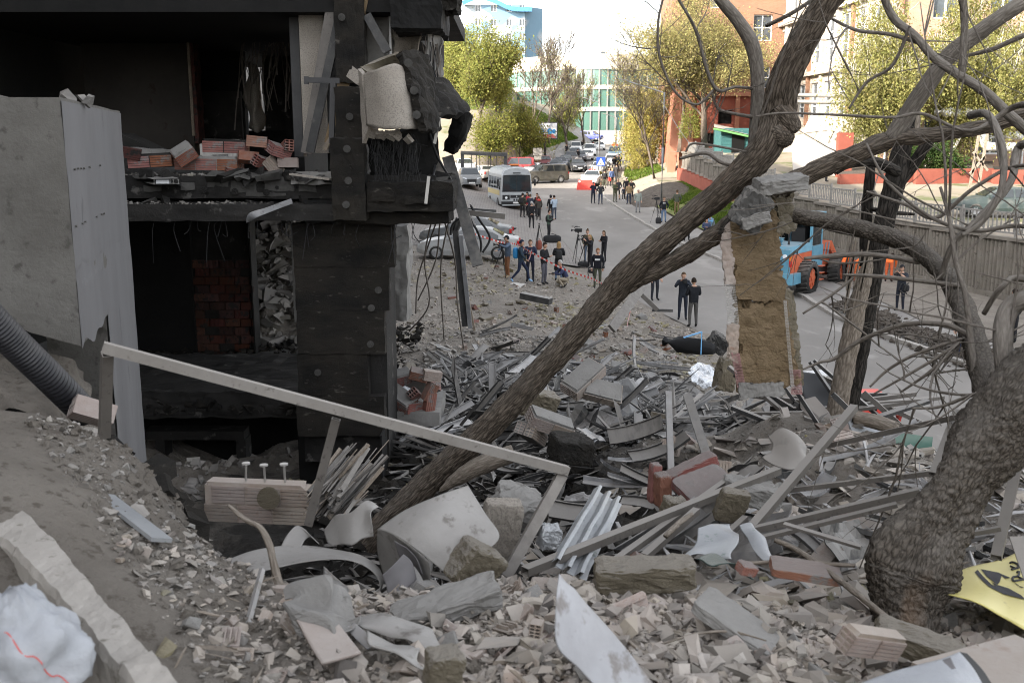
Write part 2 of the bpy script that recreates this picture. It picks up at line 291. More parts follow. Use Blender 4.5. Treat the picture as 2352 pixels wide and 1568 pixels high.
    def grid(s, fn, nu, nv, thick=0., mi=0, cu=False):
        P = [[Vector(fn(i / (nu if cu else nu - 1), j / (nv - 1))) for j in range(nv)] for i in range(nu)]
        vs = [p for r in P for p in r]; ii = range(nu if cu else nu - 1)
        fs = [(i * nv + j, ((i + 1) % nu) * nv + j, ((i + 1) % nu) * nv + j + 1, i * nv + j + 1) for i in ii for j in range(nv - 1)]
        if thick:
            Nn = []
            for i in range(nu):
                for j in range(nv):
                    a = P[min(i + 1, nu - 1)][j] - P[max(i - 1, 0)][j]; b = P[i][min(j + 1, nv - 1)] - P[i][max(j - 1, 0)]
                    c = a.cross(b); Nn.append(c.normalized() if c.length > 1e-9 else Vector((0, 0, 1)))
            k = nu * nv; vs = [v + n_ * thick / 2 for v, n_ in zip(vs, Nn)] + [v - n_ * thick / 2 for v, n_ in zip(vs, Nn)]
            fs = fs + [tuple(k + q for q in reversed(f)) for f in fs]
            edge = [i * nv for i in range(nu)] + [(nu - 1) * nv + j for j in range(1, nv)] + [i * nv + nv - 1 for i in range(nu - 2, -1, -1)] + [j for j in range(nv - 2, 0, -1)]
            fs += [(edge[(e + 1) % len(edge)], edge[e], k + edge[e], k + edge[(e + 1) % len(edge)]) for e in range(len(edge))]
        s.add(vs, fs, mi); return s
    def chunk(s, c, d, rot=None, r=rng, j=.25, mi=0):
        c = Vector(c); vs = []
        for e in (-1, 1):
            for a, b in ((-1, -1), (1, -1), (1, 1), (-1, 1)):
                w = Vector((a * d[0] / 2 * (1 + r.uniform(-j, j)), b * d[1] / 2 * (1 + r.uniform(-j, j)), e * d[2] / 2 * (1 + r.uniform(-j, j))))
                vs.append(c + (rot @ w if rot else w))
        s.add(vs, BOXF, mi); return s
    def ball(s, c, r, nu=10, nv=7, sc=(1, 1, 1), mi=0, fn=None):
        c = Vector(c)
        def g(a, b):
            t = a * 2 * math.pi; p = (b - .5) * math.pi; w = Vector((math.cos(t) * math.cos(p) * sc[0], math.sin(t) * math.cos(p) * sc[1], math.sin(p) * sc[2]))
            return c + (fn(w) if fn else w) * r
        return s.grid(g, nu, nv, 0, mi, True)
    def data(s, name, mats, off=Vector(), smooth=False):
        me = bpy.data.meshes.new(name); off = Vector(off)
        me.from_pydata([tuple(v - off) for v in s.v], [], s.f)
        for a in (mats if isinstance(mats, (list, tuple)) else [mats]): me.materials.append(m[a] if isinstance(a, str) else a)
        if len(set(s.m)) > 1 or (s.m and s.m[0]): me.polygons.foreach_set('material_index', s.m)
        if smooth: me.polygons.foreach_set('use_smooth', [True] * len(me.polygons))
        if s.tc:
            at = me.attributes.new('tc', 'FLOAT_VECTOR', 'POINT'); arr = np.zeros((len(s.v), 3), np.float32)
            for k, t in s.tc.items(): arr[k] = t
            at.data.foreach_set('vector', arr.ravel())
        me.update(); return me
    def build(s, name, mats, parent=None, smooth=False, origin=None):
        if parent is not None: off = WO[parent]
        elif origin is not None: off = Vector(origin)
        else:
            xs = [v.x for v in s.v]; ys = [v.y for v in s.v]; off = Vector(((min(xs) + max(xs)) / 2, (min(ys) + max(ys)) / 2, min(v.z for v in s.v)))
        o = bpy.data.objects.new(name, s.data(name, mats, off, smooth)); COL.objects.link(o); WO[o] = off
        if parent is not None: o.parent = parent
        else: o.location = off
        return o
def npmesh(name, verts, faces, mat, parent=None, smooth=False, origin=(0, 0, 0)):
    "big meshes from arrays: faces (n,3) or (n,4)"
    off = WO[parent] if parent is not None else Vector(origin)
    me = bpy.data.meshes.new(name); verts = np.asarray(verts, np.float32) - np.array(off, np.float32); faces = np.asarray(faces, np.int32)
    k = faces.shape[1]; me.vertices.add(len(verts)); me.vertices.foreach_set('co', verts.ravel())
    me.loops.add(faces.size); me.loops.foreach_set('vertex_index', faces.ravel())
    me.polygons.add(len(faces)); me.polygons.foreach_set('loop_start', np.arange(len(faces), dtype=np.int32) * k)
    me.polygons.foreach_set('use_smooth', np.full(len(faces), smooth, bool))
    me.materials.append(m[mat] if isinstance(mat, str) else mat); me.update(calc_edges=True); me.validate()
    o = bpy.data.objects.new(name, me); COL.objects.link(o); WO[o] = off
    if parent is not None: o.parent = parent
    else: o.location = off
    return o
def cr(pts, n):
    "Catmull-Rom through points (any dimension), n samples a span"
    P = [np.array(p, float) for p in pts]; out = []
    for i in range(len(P) - 1):
        a, b, c, d = P[max(i - 1, 0)], P[i], P[i + 1], P[min(i + 2, len(P) - 1)]
        for k in range(n):
            t = k / n; out.append(.5 * ((2 * b) + (c - a) * t + (2 * a - 5 * b + 4 * c - d) * t * t + (3 * b - a - 3 * c + d) * t ** 3))
    out.append(P[-1]); return out
def patch(net, n=6):
    "net: rows of 3d points -> fn(a,b) over a smooth surface through them"
    rows = [cr(r, n) for r in net]; cols = [cr([r[j] for r in rows], n) for j in range(len(rows[0]))]
    def fn(a, b):
        x = b * (len(cols) - 1); y = a * (len(cols[0]) - 1); return Vector(cols[int(round(x))][int(round(y))])
    return fn, len(cols[0]), len(cols)
def leaves(name, P, size, mat, parent, drop=0., asp=.6, seed=1):
    "one rhombus leaf of two triangles' worth (a quad) at each point of P"
    g = np.random.default_rng(seed); n = len(P); P = np.asarray(P, float)
    a = g.normal(size=(n, 3)); a[:, 2] -= drop; a /= np.linalg.norm(a, axis=1)[:, None] + 1e-9
    b = np.cross(a, g.normal(size=(n, 3))); b /= np.linalg.norm(b, axis=1)[:, None] + 1e-9
    s = (size * g.uniform(.6, 1.35, n))[:, None]
    vs = np.stack([P, P + a * s * .5 + b * s * asp * .5, P + a * s, P + a * s * .5 - b * s * asp * .5], 1).reshape(-1, 3)
    return npmesh(name, vs, np.arange(4 * n).reshape(-1, 4), mat, parent)
# ------------------------------------------------------------------ the lie of the land
def xr(y): return np.interp(y, [0, 20, 28.4, 36, 42, 52.7, 59, 78, 88, 110, 130, 160, 185, 250, 420], [15.5, 14.2, 13.4, 12.2, 12.3, 11.05, 10, 8.8, 8, 9.2, 11.8, 15.3, 18, 26, 46])
def xl(y): return np.interp(y, [0, 14, 21, 33.7, 39.6, 51, 72, 88, 110, 130, 160, 185, 250, 420], [12, 9.5, 7.7, 6.65, 5.5, 3.75, 2.3, 1.2, 1.6, 4.2, 7.6, 10.5, 18, 38])
def SY(y): return np.interp(y, [0, 40, 50, 60, 72, 83, 100, 140, 185, 250, 400, 1500], [0, 0, .2, .6, .85, 1.4, 2.3, 4.0, 5.2, 6.4, 7.4, 9])
def xw(y): return np.interp(y, [0, 30, 39.8, 47.4, 60, 75, 88, 100], [24, 22.8, 20.5, 18.3, 17, 15.8, 15.2, 15.2])      # ribbed retaining wall
def TT(y): return np.interp(y, [0, 40, 48, 60, 75, 88, 100], [2.5, 2.6, 2.75, 3.3, 4.6, 5.6, 5.6])                      # terrace behind it
def yb(x): return np.interp(x, [-60, -2.5, 1.2, 4.65, 13.3, 30], [97, 102, 118, 139, 190, 285])                          # foot of the wooded bank
PN = np.array([(-4, 0, 4.9), (0, 0, 4.9), (5, 0, 4.8), (-6, 2, 5), (-2, 2.6, 4.7), (0, 2.8, 4.62), (1.5, 3, 4.56), (4, 3, 4.3), (8, 3, 4.2), (-.8, 3.6, 4.58), (.4, 4.0, 4.46), (1.4, 4.1, 4.38), (2.2, 4.2, 4.25), (3.2, 4.4, 4.1),
 (-1.5, 3.6, 4.86), (-2.1, 4.4, 4.95), (-2.7, 5.0, 5.05), (-4, 5.2, 5.1), (-3.6, 6.2, 4.9), (-2.3, 5.5, 4.86), (-2.35, 6.1, 4.6), (-1.95, 5.5, 4.5), (-1.62, 4.95, 4.45), (-1.2, 4.5, 4.46), (-.5, 4.45, 4.34),
 (-1.35, 5.5, 3.35), (-1.0, 5.2, 3.7), (-1.95, 6.4, 2.9), (-2.6, 7.4, 2.5), (-1.2, 6.8, 2.95), (-.3, 5.6, 3.95), (-.2, 7.2, 3.05), (-2, 9, 2.5), (-4, 9, 2.4), (-5, 13, 2.2), (-3, 12, 2.2), (0, 9, 2.7), (-.6, 10.5, 2.3), (-1, 13, 2.35),
 (.6, 5.4, 3.98), (1.3, 5.5, 4.0), (.8, 6.8, 3.7), (2, 6.2, 3.95), (3, 6.5, 3.85), (1.6, 8, 3.55), (2.5, 9.6, 3.78), (3.4, 9.5, 3.75), (4.5, 8, 3.7), (6, 7, 3.6), (7.5, 6, 3.6), (1.1, 9.6, 3.1), (.5, 11.5, 2.75), (1.6, 12.5, 2.65), (3, 12.5, 2.9), (4.8, 11.5, 2.75), (6.6, 10, 2.5), (9, 9, 2.3),
 (3.6, 15.5, 1.9), (6, 15.5, 1.05), (8.5, 14, .75), (11, 11, .7), (0, 15, 2.1), (1.6, 16, 1.95), (-1.6, 17, 1.8), (-4, 18, 1.6), (-8, 16, 1.8), (0, 19, 1.45), (2.4, 19.5, 1.3), (5, 19.5, .6), (7.4, 20, .1), (10, 18, 0), (14, 14, 0), (14, 25, 0), (9, 24, 0),
 (0, 24, .95), (3, 24.5, .7), (5.2, 26, .3), (7.2, 27, .02), (-4, 24, 1.15), (-9, 24, 1.3), (0, 30, .75), (3.5, 31, .4), (5.8, 33, .05), (-5, 31, .7), (-10, 32, .9), (0, 36, .55), (4, 36, .2), (-6, 37, .9), (10, 33, 0), (16, 32, 0), (-9, 8, 3.5), (-9, 4, 5.2), (-10, 11, 2.5), (16, 3, 3), (16, 8, 1.2), (20, 20, 0)])
_d = np.linalg.norm(PN[:, None, :2] - PN[None, :, :2], axis=2)
_n = len(PN); _A = np.zeros((_n + 3, _n + 3)); _A[:_n, :_n] = _d - np.eye(_n) * .05; _A[:_n, _n] = 1; _A[:_n, _n + 1:] = PN[:, :2]; _A[_n, :_n] = 1; _A[_n + 1:, :_n] = PN[:, :2].T
_w = np.linalg.solve(_A, np.r_[PN[:, 2], 0, 0, 0])
def Hnear(x, y):
    x, y = np.asarray(x, float), np.asarray(y, float); out = _w[_n] + _w[_n + 1] * x + _w[_n + 2] * y
    for i in range(_n): out = out + _w[i] * np.sqrt((x - PN[i, 0]) ** 2 + (y - PN[i, 1]) ** 2 + .02)
    return out
def Hfar(x, y):
    x, y = np.asarray(x, float), np.asarray(y, float); z = SY(y) * np.ones_like(x)
    L = np.clip((xl(y) - .5 - x) * .2, 0, 1.15) * np.clip((y - 30) / 14, 0, 1); z = z + np.where(x < xl(y), L, 0)
    rr = x - xr(y)
    bank = np.clip((rr - 2.6) * .34, 0, 3.4) * np.clip((y - 50) / 22, 0, 1) * np.clip((128 - y) / 20, .35, 1)
    z = z + np.where(rr > 0, .12 + bank, 0)
    tz = TT(y) + np.clip((y - 100) * .03, 0, 3); wl = np.where(y < 100, xw(y) + .25, 1e9); z = np.where((x > wl), np.maximum(tz, z), z)
    q_ = y - yb(x); dd = np.clip(q_, 0, None) * np.where(x > 0, .22, .8); z = z + np.where(q_ > 0, np.where(x > 1.2, np.clip(.5 + (x - 1.2) * .12, 0, 1.3), 0) + 11 * (1 - np.exp(-dd * .62 / 11)), 0)
    return z
def H(x, y):
    x, y = np.asarray(x, float), np.asarray(y, float)
    t = np.clip((y - 30) / 7, 0, 1); t = np.maximum(t, np.clip((x - 12) / 4, 0, 1) * np.clip((y - 14) / 6, 0, 1)); t = t * t * (3 - 2 * t)
    yc_, xc_ = np.clip(y, -5, 40), np.clip(x, -14, 20)
    return np.where(t < 1, Hnear(xc_, yc_) * (1 - t), 0) + t * Hfar(x, y)
def h(x, y): return float(H(np.array([x]), np.array([y]))[0])
def G(u, v, y0=2.2, y1=420):
    "where the ray through pixel (u,v) meets the land"
    Y = np.geomspace(y0, y1, 1500); d = V(u, v, 1.) - Vector((0, 0, CAMZ)); z = CAMZ + d.z * Y; x = d.x * Y
    s = z - H(x, Y); k = np.argmax(s < 0)
    if s[k] >= 0: k = len(Y) - 1
    k = max(k, 1); a, b = s[k - 1], s[k]; t = a / (a - b) if a != b else 0; yy = Y[k - 1] + (Y[k] - Y[k - 1]) * t
    return Vector((d.x * yy, yy, h(d.x * yy, yy)))
def struct(o): o['kind'] = 'structure'; return o
def sheet(name, xs, ys, zf, mat, smooth=True):
    X, Y = np.meshgrid(xs, ys); Z = zf(X, Y); n, k = X.shape
    idx = np.arange(n * k).reshape(n, k); F = np.stack([idx[:-1, :-1], idx[:-1, 1:], idx[1:, 1:], idx[1:, :-1]], -1).reshape(-1, 4)
    return struct(npmesh(name, np.stack([X, Y, Z], -1).reshape(-1, 3), F, mat, smooth=smooth))
def strip(name, fx0, fx1, ys, n, dz, mat, zf=H, kind=True):
    T = np.linspace(0, 1, n); Y = np.repeat(np.asarray(ys, float)[:, None], n, 1); X = fx0(Y) * (1 - T) + fx1(Y) * T; Z = zf(X, Y) + dz
    idx = np.arange(X.size).reshape(X.shape); F = np.stack([idx[:-1, :-1], idx[:-1, 1:], idx[1:, 1:], idx[1:, :-1]], -1).reshape(-1, 4)
    o = npmesh(name, np.stack([X, Y, Z], -1).reshape(-1, 3), F, mat, smooth=True); return struct(o) if kind else o
def fbm(X, Y, seed=0, oct_=5, f=.5, seedk=3.1):
    z = np.zeros_like(X); a = 1.
    g = np.random.default_rng(seed)
    for o_ in range(oct_):
        for k in range(5):
            th = g.uniform(0, 6.283); ph = g.uniform(0, 6.283); ff = f * g.uniform(.7, 1.4); z += a * .35 * np.sin((X * math.cos(th) + Y * math.sin(th)) * ff * 6.283 + ph)
        a *= .55; f *= 2.05
    return z
def groundz(X, Y):
    z = np.where((X > xw(Y) - 1.2) & (X < xw(Y) + 1.6) & (Y < 100) & (Y > 20), Hfar(xw(Y) - 1.2, Y) - .15, H(X, Y)); on = (X > xl(Y) - .4) & (X < xr(Y) + 3.2) & (Y > 12) & (Y < 400); z = np.where(on, z - .3, z)
    park = (X > -14) & (X <= xl(Y) - .4) & (Y > 50.6) & (Y < 103); z = np.where(park, z - .3, z)
    near = (X > -13.2) & (X < 13) & (Y > -3) & (Y < 50.5); return np.where(near, z - .9, z)
_xs = np.unique(np.r_[np.linspace(-600, -60, 10), np.linspace(-60, 60, 161), np.linspace(60, 700, 12)]); _ys = np.unique(np.r_[-60, -20, np.linspace(0, 220, 221), np.linspace(220, 1500, 20)])
sheet('ground', _xs, _ys, groundz, 'ground')
def nearz(X, Y):
    z = H(X, Y); rough = np.clip((34 - Y) / 10, .15, 1)
    z = z + rough * (.15 * fbm(X, Y, 3, 5, .35) * np.clip((Y - 4.2) / 4, .25, 1))
    return np.where((X > xl(Y) + .2) & (Y > 16), -.35, z - .02 * np.clip(Y - 50, 0, 1))
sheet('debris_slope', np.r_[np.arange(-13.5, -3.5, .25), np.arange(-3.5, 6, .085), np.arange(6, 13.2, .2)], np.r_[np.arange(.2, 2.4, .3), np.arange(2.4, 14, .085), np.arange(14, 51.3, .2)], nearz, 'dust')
YR = np.r_[np.arange(12, 110, 1.), np.arange(110, 420, 4)]
strip('road', lambda y: xl(y), lambda y: xr(y) - .02, YR, 9, .01, 'asph')
strip('sidewalk', lambda y: xr(y) + .16, lambda y: xr(y) + 2.75, np.arange(26, 100, 1.), 5, .012, 'side')
strip('parking_pavement', lambda y: y * 0 - 13., lambda y: xl(y) - .02, np.arange(50.6, 104, 1.), 10, .012, 'paver')
strip('path', lambda y: xr(y) + 2.7, lambda y: xr(y) + 5.2, np.arange(84, 118, 1.), 6, .035, 'sand')
strip('soil_strip', lambda y: xr(y) + 2.8, lambda y: xw(y) - .1, np.arange(27, 54, 1.), 5, .02, 'dust')
strip('terrace', lambda y: xw(y) + .05, lambda y: xw(y) + 3.2, np.arange(24, 100, 1.), 4, 0, 'sand', lambda x, y: TT(y) + .02)
strip('grass_bank', lambda y: xr(y) + 2.9, lambda y: xw(y) - .15, np.arange(56, 89, 1.), 9, .03, 'grassy')
_e = lambda y: np.interp(y, [98, 118, 139, 190], [-16, .5, 4., 12.6])
strip('grass_verge', lambda y: _e(y) - 12, lambda y: _e(y), np.arange(119, 188, 2.), 9, .04, 'grassy')
# kerb stones, right side of the road: each stone one piece
kr = empty('kerb', (11, 45, 0)); struct(kr)
ymid = 24.; ks = []
while ymid < 118:
    ln = 1.6 if ymid < 70 else 3.
    a = Vector((float(xr(ymid)) + .06, ymid, float(SY(ymid)))); b = Vector((float(xr(ymid + ln)) + .06, ymid + ln, float(SY(ymid + ln)))); d = (b - a) * .011
    mb = MB(); mb.beam(a + d + Vector((rng.uniform(-.03, .03), 0, .02 + rng.uniform(-.03, .015))), b - d + Vector((rng.uniform(-.03, .03), 0, .02 + rng.uniform(-.03, .015))), .2, .27); mb.build('kerb_stone', 'kerb', kr); ymid += ln
# ------------------------------------------------------------------ walls and buildings beyond the road
def wall(mb, P0, D, L, z0, z1, rects, dep=.25, mi=0, mr=None):
    "wall plane with real openings; outward normal is D turned to the right"
    P0, D = Vector(P0), Vector(D).normalized(); Nn = Vector((D.y, -D.x, 0)); mr = mi if mr is None else mr
    S = sorted({0., L} | {r[0] for r in rects} | {r[1] for r in rects}); Z = sorted({z0, z1} | {r[2] for r in rects} | {r[3] for r in rects})
    P = lambda s, z, k=0.: Vector((P0.x + D.x * s - Nn.x * k, P0.y + D.y * s - Nn.y * k, z))
    for i in range(len(S) - 1):
        for j in range(len(Z) - 1):
            a, b = (S[i] + S[i + 1]) / 2, (Z[j] + Z[j + 1]) / 2
            if any(r[0] < a < r[1] and r[2] < b < r[3] for r in rects): continue
            mb.add([P(S[i], Z[j]), P(S[i + 1], Z[j]), P(S[i + 1], Z[j + 1]), P(S[i], Z[j + 1])], [(0, 1, 2, 3)], mi)
    for a, b, c, d in rects:
        q = [(a, c), (b, c), (b, d), (a, d)]
        for k in range(4):
            (s0, e0), (s1, e1) = q[k], q[(k + 1) % 4]; mb.add([P(s0, e0), P(s0, e0, dep), P(s1, e1, dep), P(s1, e1)], [(0, 1, 2, 3)], mr)
    return P
def window(parent, P, r, dep=.22, fm='wframe', gm='glass', nx=2, ny=3, t=.09, name='window'):
    a, b, c, d = r; mb = MB(); g = MB()
    g.add([P(a, c, dep), P(b, c, dep), P(b, d, dep), P(a, d, dep)], [(0, 1, 2, 3)]); k = dep - .05
    def bar(p, q_): mb.beam(p, q_, t, t * .8, up=(P(0, 0, 1) - P(0, 0, 0)))
    for i in range(nx + 1): s = a + (b - a) * i / nx; s = min(max(s, a + t / 2), b - t / 2); bar(P(s, c, k), P(s, d, k))
    for j in range(ny + 1): z = c + (d - c) * j / ny; z = min(max(z, c + t / 2), d - t / 2); bar(P(a, z, k - .004), P(b, z, k - .004))
    w = mb.build(name, fm, parent); g.build('pane', gm, w); return w
def pol(y): return Vector((float(xw(y)), y, 0))
# ribbed retaining wall along the far side of the street
rw = empty('retaining_wall', (18.5, 47, 0), 'long ribbed concrete retaining wall stepping up along the far pavement', 'wall')
y = 33.; edges = [y]
while y < 90: y += 1.5; edges.append(y)
for i in range(len(edges) - 1):
    y0, y1 = edges[i], edges[i + 1]; a, b = pol(y0), pol(y1); D = (b - a); L = D.length; D.normalize(); Nn = Vector((-abs(D.y), D.x if D.y > 0 else -D.x, 0))
    zb = float(Hfar(np.array([a.x - .3]), np.array([(y0 + y1) / 2]))[0]) - .1 + (.9 if y0 > 71 else 0); zt = float(TT(int(((y0 + y1) / 2) / 3.0) * 3 + 1.5)) + .1
    nr = 7; prof = []
    for k in range(nr):
        s0 = L * (k + .08) / nr; s1 = L * (k + .92) / nr; w = L / nr; prof += [(s0, 0), (s0 + w * .16, .09), (s0 + w * .50, .09), (s0 + w * .66, 0)]
    prof = [(0.02, 0)] + prof + [(L - .02, 0)]; n = len(prof); mb = MB()
    lo = [a + D * s + Nn * o for s, o in prof]; mb.add([p + Vector((0, 0, zb + .35)) for p in lo] + [p + Vector((0, 0, zt - .12)) for p in lo], [(k, k + 1, n + k + 1, n + k) for k in range(n - 1)])
    mb.beam(a + D * .02 + Nn * .03 + Vector((0, 0, zb + .17)), b - D * .02 + Nn * .03 + Vector((0, 0, zb + .17)), .22, .36); mb.beam(a + D * .02 + Nn * .03 + Vector((0, 0, zt - .06)), b - D * .02 + Nn * .03 + Vector((0, 0, zt - .06)), .30, .13)
    mb.build('panel', 'ribc', rw)
    p = MB(); c = a + Nn * .05; p.box((c.x, c.y, (zb + zt) / 2), (.24, .16, zt - zb - .02)); p.build('post', 'ribc', rw)
    if y0 > 71:
        p = MB(); zz = zb; p.beam(a + Nn * .2 + Vector((0, 0, zz - .35)), b + Nn * .2 + Vector((0, 0, zz - .35)), .6, 1.0); p.build('plinth', 'redpl', rw)
# cast railings on top of it
ORD = 'first second third fourth fifth sixth seventh eighth ninth tenth eleventh twelfth thirteenth fourteenth fifteenth sixteenth seventeenth eighteenth nineteenth twentieth'.split()
for i in range(1, len(edges) - 2, 2):
    y0, y1 = edges[i], edges[i + 2]
    if y0 > 86: break
    a, b = pol(y0) + Vector((.15, 0, 0)), pol(y1) + Vector((.15, 0, 0)); z = float(TT(int((y0 + .75) / 3.0) * 3 + 1.5)) + .12; D = (b - a).normalized(); L = (b - a).length
    rl = empty('terrace_railing', a + Vector((0, 0, z)), '%s railing section on the ribbed wall, counted from the near right end' % ORD[i // 2], 'railing', 'railing sections along the terrace edge')
    P = lambda s, t: a + D * s + Vector((0, 0, z + t)); mb = MB(); mb.beam(P(.06, .95), P(L - .06, .95), .06, .07).beam(P(.06, .14), P(L - .06, .14), .06, .07); mb.build('rail', 'grail', rl)
    mb = MB(); nb = 13
    for k in range(nb):
        s = .12 + (L - .24) * k / (nb - 1); lo, hi = (.18, .6) if k % 2 else (.45, .92); mb.beam(P(s, .18), P(s, .92), .05, .045); mb.box(P(s + .05, .3 if k % 2 else .75), (.05, .12, .10))
    mb.build('bars', 'grail', rl)['kind'] = 'stuff'
    mb = MB(); mb.box(P(.0, .5), (.09, .09, 1.15)); mb.build('post', 'grail', rl)
# red factory building with brick upper floors, right of the street
rb = empty('red_building', (17, 100, 4), 'tall red rendered building with orange brick upper storeys beside the street', 'building')
X0, Y0 = 16.4, 99.; D = Vector((1, 0, 0)); Rr = [(2.2, 4.6, 6.2, 7.4), (6.6, 8.6, 3.9, 5.6), (3.6, 5., 8.2, 9.6), (6.6, 8.4, 11.6, 13.6), (2.4, 4.0, 14., 16.4), (6.6, 8.4, 16., 18.4), (2.4, 4.0, 19., 21.4)]
mb = MB(); P = wall(mb, (X0, Y0, 0), D, 11, 2, 11, [r for r in Rr if r[3] < 11], .3); mb.build('wall', 'redpl', rb)
for r in Rr[:3]: window(rb, P, r, .28, 'redpl', 'dark', 1, 1, .06)
mb = MB(); P = wall(mb, (X0, Y0 - .12, 0), D, 11, 11.05, 28, [r for r in Rr if r[2] > 11], .3); mb.build('upper_wall', 'brick_or', rb)
for r in Rr[3:]: window(rb, P, r, .28, 'wframe', 'glass', 2, 2, .08)
mb = MB(); mb.bb((X0 - .3, Y0 - .35, 10.85), (X0 + 11, Y0 - .05, 11.2)); mb.bb((X0 + 5.2, Y0 - .28, 2), (X0 + 5.6, Y0 - .02, 10.8)); mb.bb((X0 - .1, Y0 - .3, 2), (X0 + 1.2, Y0 - .01, 10.8)); mb.build('cornice', 'orpl', rb)
Wd = Vector((-3.8, -34, 0)).normalized(); Wo = Vector((X0 + 3.8, Y0 + 34, 0)); WL = Vector((3.8, 34, 0)).length
mb = MB(); Pw = wall(mb, Wo, Wd, WL, 2, 12.2, []); Pu = wall(mb, Wo + Vector((-1.2, 0, 0)), Wd, WL, 12.4, 28, [(3 + 4 * k, 5 + 4 * k, zz, zz + 2.2) for k in range(7) for zz in (14., 18.5, 23)], .3, 1)
mb.add([Pu(0, 12.39), Pu(WL, 12.39), Pw(WL, 12.2), Pw(0, 12.2)], [(0, 1, 2, 3)], 0); mb.add([Pu(WL, 12.4), Vector((X0 + .01, Y0 - .1, 12.4)), Vector((X0 + .01, Y0 - .1, 28)), Pu(WL, 28)], [(0, 1, 2, 3)], 1)
mb.beam(Pu(0, 12.2, -.05), Pu(WL, 12.2, -.05), .4, .5, mi=0); mb.build('street_wall', ['orpl', 'brick_or'], rb)
for k in range(8):
    mb = MB(); s = WL - .3 - 4.4 * k; mb.beam(Pw(s - .4, 2, -.9), Pw(s - .4, 11.9, -.25), .8, .5, up=Wd); mb.build('buttress', 'orpl', rb)
mb = MB(); mb.add([(X0, Y0 + .4, 28.05), (X0 + 11, Y0 + .4, 28.05), (X0 + 15, Y0 + 33, 28.05), (X0 + 3.8, Y0 + 33, 28.05)], [(0, 1, 2, 3)]); mb.build('roof', 'conc', rb)
mb = MB(); mb.cyl((X0 + 1.5, Y0 - .5, 3), (X0 + 1.5, Y0 - .5, 11), .07, 8); mb.build('downpipe', 'redpl', rb)
# pale factory wing with tall windows, running beside the street
fb = empty('pale_factory', (26, 90, 4), 'cream factory wing with tall white framed windows between rusty brick piers', 'building')
A = Vector((25.4, 104, 0)); B = Vector((27.6, 76.5, 0)); Dd = (B - A).normalized(); L = (B - A).length
rects = [(1.2 + 3.0 * k, 3.4 + 3.0 * k, z, z + hh) for k in range(9) for z, hh in ((8.6, 3.0), (13.2, 3.6), (18.4, 3.6)) if 3.4 + 3 * k < L]
mb = MB(); P = wall(mb, A, Dd, L, 3.5, 24, rects, .3); mb.build('wall', 'white', fb)
for r in rects: window(fb, P, r, .28, 'wframe', 'glass', 2, 3, .12)
for k in range(10):
    mb = MB(); s = .55 + 3. * k - .0
    if s + .45 > L: break
    mb.beam(P(s + .2, 8, -.12), P(s + .2, 23.5, -.12), .42, .26, up=P(0, 0, 1) - P(0, 0, 0)); mb.build('pier', ['white', 'brick_or'][k % 3 == 1], fb)
mb = MB()
for z in (7.6, 12.4, 17.4, 23.8): mb.beam(P(0, z, -.2), P(L, z, -.2), .5, .35)
mb.build('cornice', 'white', fb)
for k in range(4):        # sloping concrete buttress bays at the foot
    mb = MB(); s = 12 + 3.6 * k; mb.beam(P(s, 3.6, -2.6), P(s, 8.6, -.2), .9, .9, up=Dd); mb.build('buttress', 'cream', fb)
mb = MB(); mb.beam(P(14, 3.9, -1.6), P(L, 3.9, -1.6), .6, 1.3); mb.build('plinth', 'redpl', fb)
mb = MB(); mb.beam(P(0, 24.2, 6), P(L, 24.2, 6), 12.6, .4); mb.build('roof', 'conc', fb)
# brown brick wing facing the camera
bw = empty('brick_factory', (34, 76, 4), 'brown brick factory wing with broken white windows behind the birches', 'building')
rects = [(x, x + 2.0, z, z + hh) for x in (3.2, 7.4, 11.6, 15.8) for z, hh in ((5.6, 2.6), (10.2, 3.4), (15.4, 3.6), (20.4, 3.6))]
mb = MB(); P = wall(mb, (27.7, 76.4, 0), (1, 0, 0), 24, 3.4, 25.5, rects, .35); mb.build('wall', 'brick_br', bw)
for r in rects: window(bw, P, r, .3, 'wframe', 'glass' if (r[0] + r[2]) % 3 else 'dark', 2, 2, .13)
for x, mt in ((.35, 'pipew'), (10.7, 'pipew'), (1.0, 'redbrick')):
    mb = MB(); mb.cyl(P(x, 4, -.15), P(x, 25, -.15), .09, 8); mb.build('downpipe', mt, bw)
mb = MB(); mb.bb((27.7, 75.6, 3.4), (52, 76.2, 4.6)); mb.build('plinth', 'redpl', bw)
mb = MB(); mb.bb((27.8, 76.8, 25.3), (51.5, 90, 25.6)); mb.build('roof', 'conc', bw)
# grey sloping annexe roof, teal shed, low red wall, lagged pipes, stairs frame
an = empty('annexe', (24, 74, 4), 'low annexe with broad grey sloping roof below the cream factory', 'building')
mb = MB(); a, b, c, d = V(1822, 402, 70), V(1935, 398, 70), V(1940, 330, 76), V(1818, 326, 76); q = Vector((0, 0, -.18)); mb.add([a, b, c, d, a + q, b + q, c + q, d + q], [(0, 1, 2, 3), (7, 6, 5, 4), (0, 4, 5, 1), (1, 5, 6, 2), (2, 6, 7, 3), (3, 7, 4, 0)]); mb.build('roof', 'tarp', an)
mb = MB(); mb.bb((a.x + .2, 70.3, 3.6), (b.x - .2, 75.5, a.z - .3)); mb.build('wall', 'white', an)
mb = MB(); mb.bb(V(1920, 440, 69.6), V(1955, 305, 70.2)); mb.build('pier', 'redpl', an)
sh = empty('teal_shed', (21, 90, 5), 'small teal boarded shed with green fascia and sloping roof', 'shed')
a, b = V(1655, 352, 88), V(1722, 345, 88)
for k in range(9):
    mb = MB(); z0 = 5.2 + k * .28; mb.bb((a.x, 88, z0), (b.x, 88.1 + .02 * (k % 2), z0 + .26)); mb.build('board', 'teal', sh)
mb = MB(); mb.bb((a.x + .1, 88.12, 4.8), (b.x, 92, 7.6)); mb.build('wall', 'teal', sh)
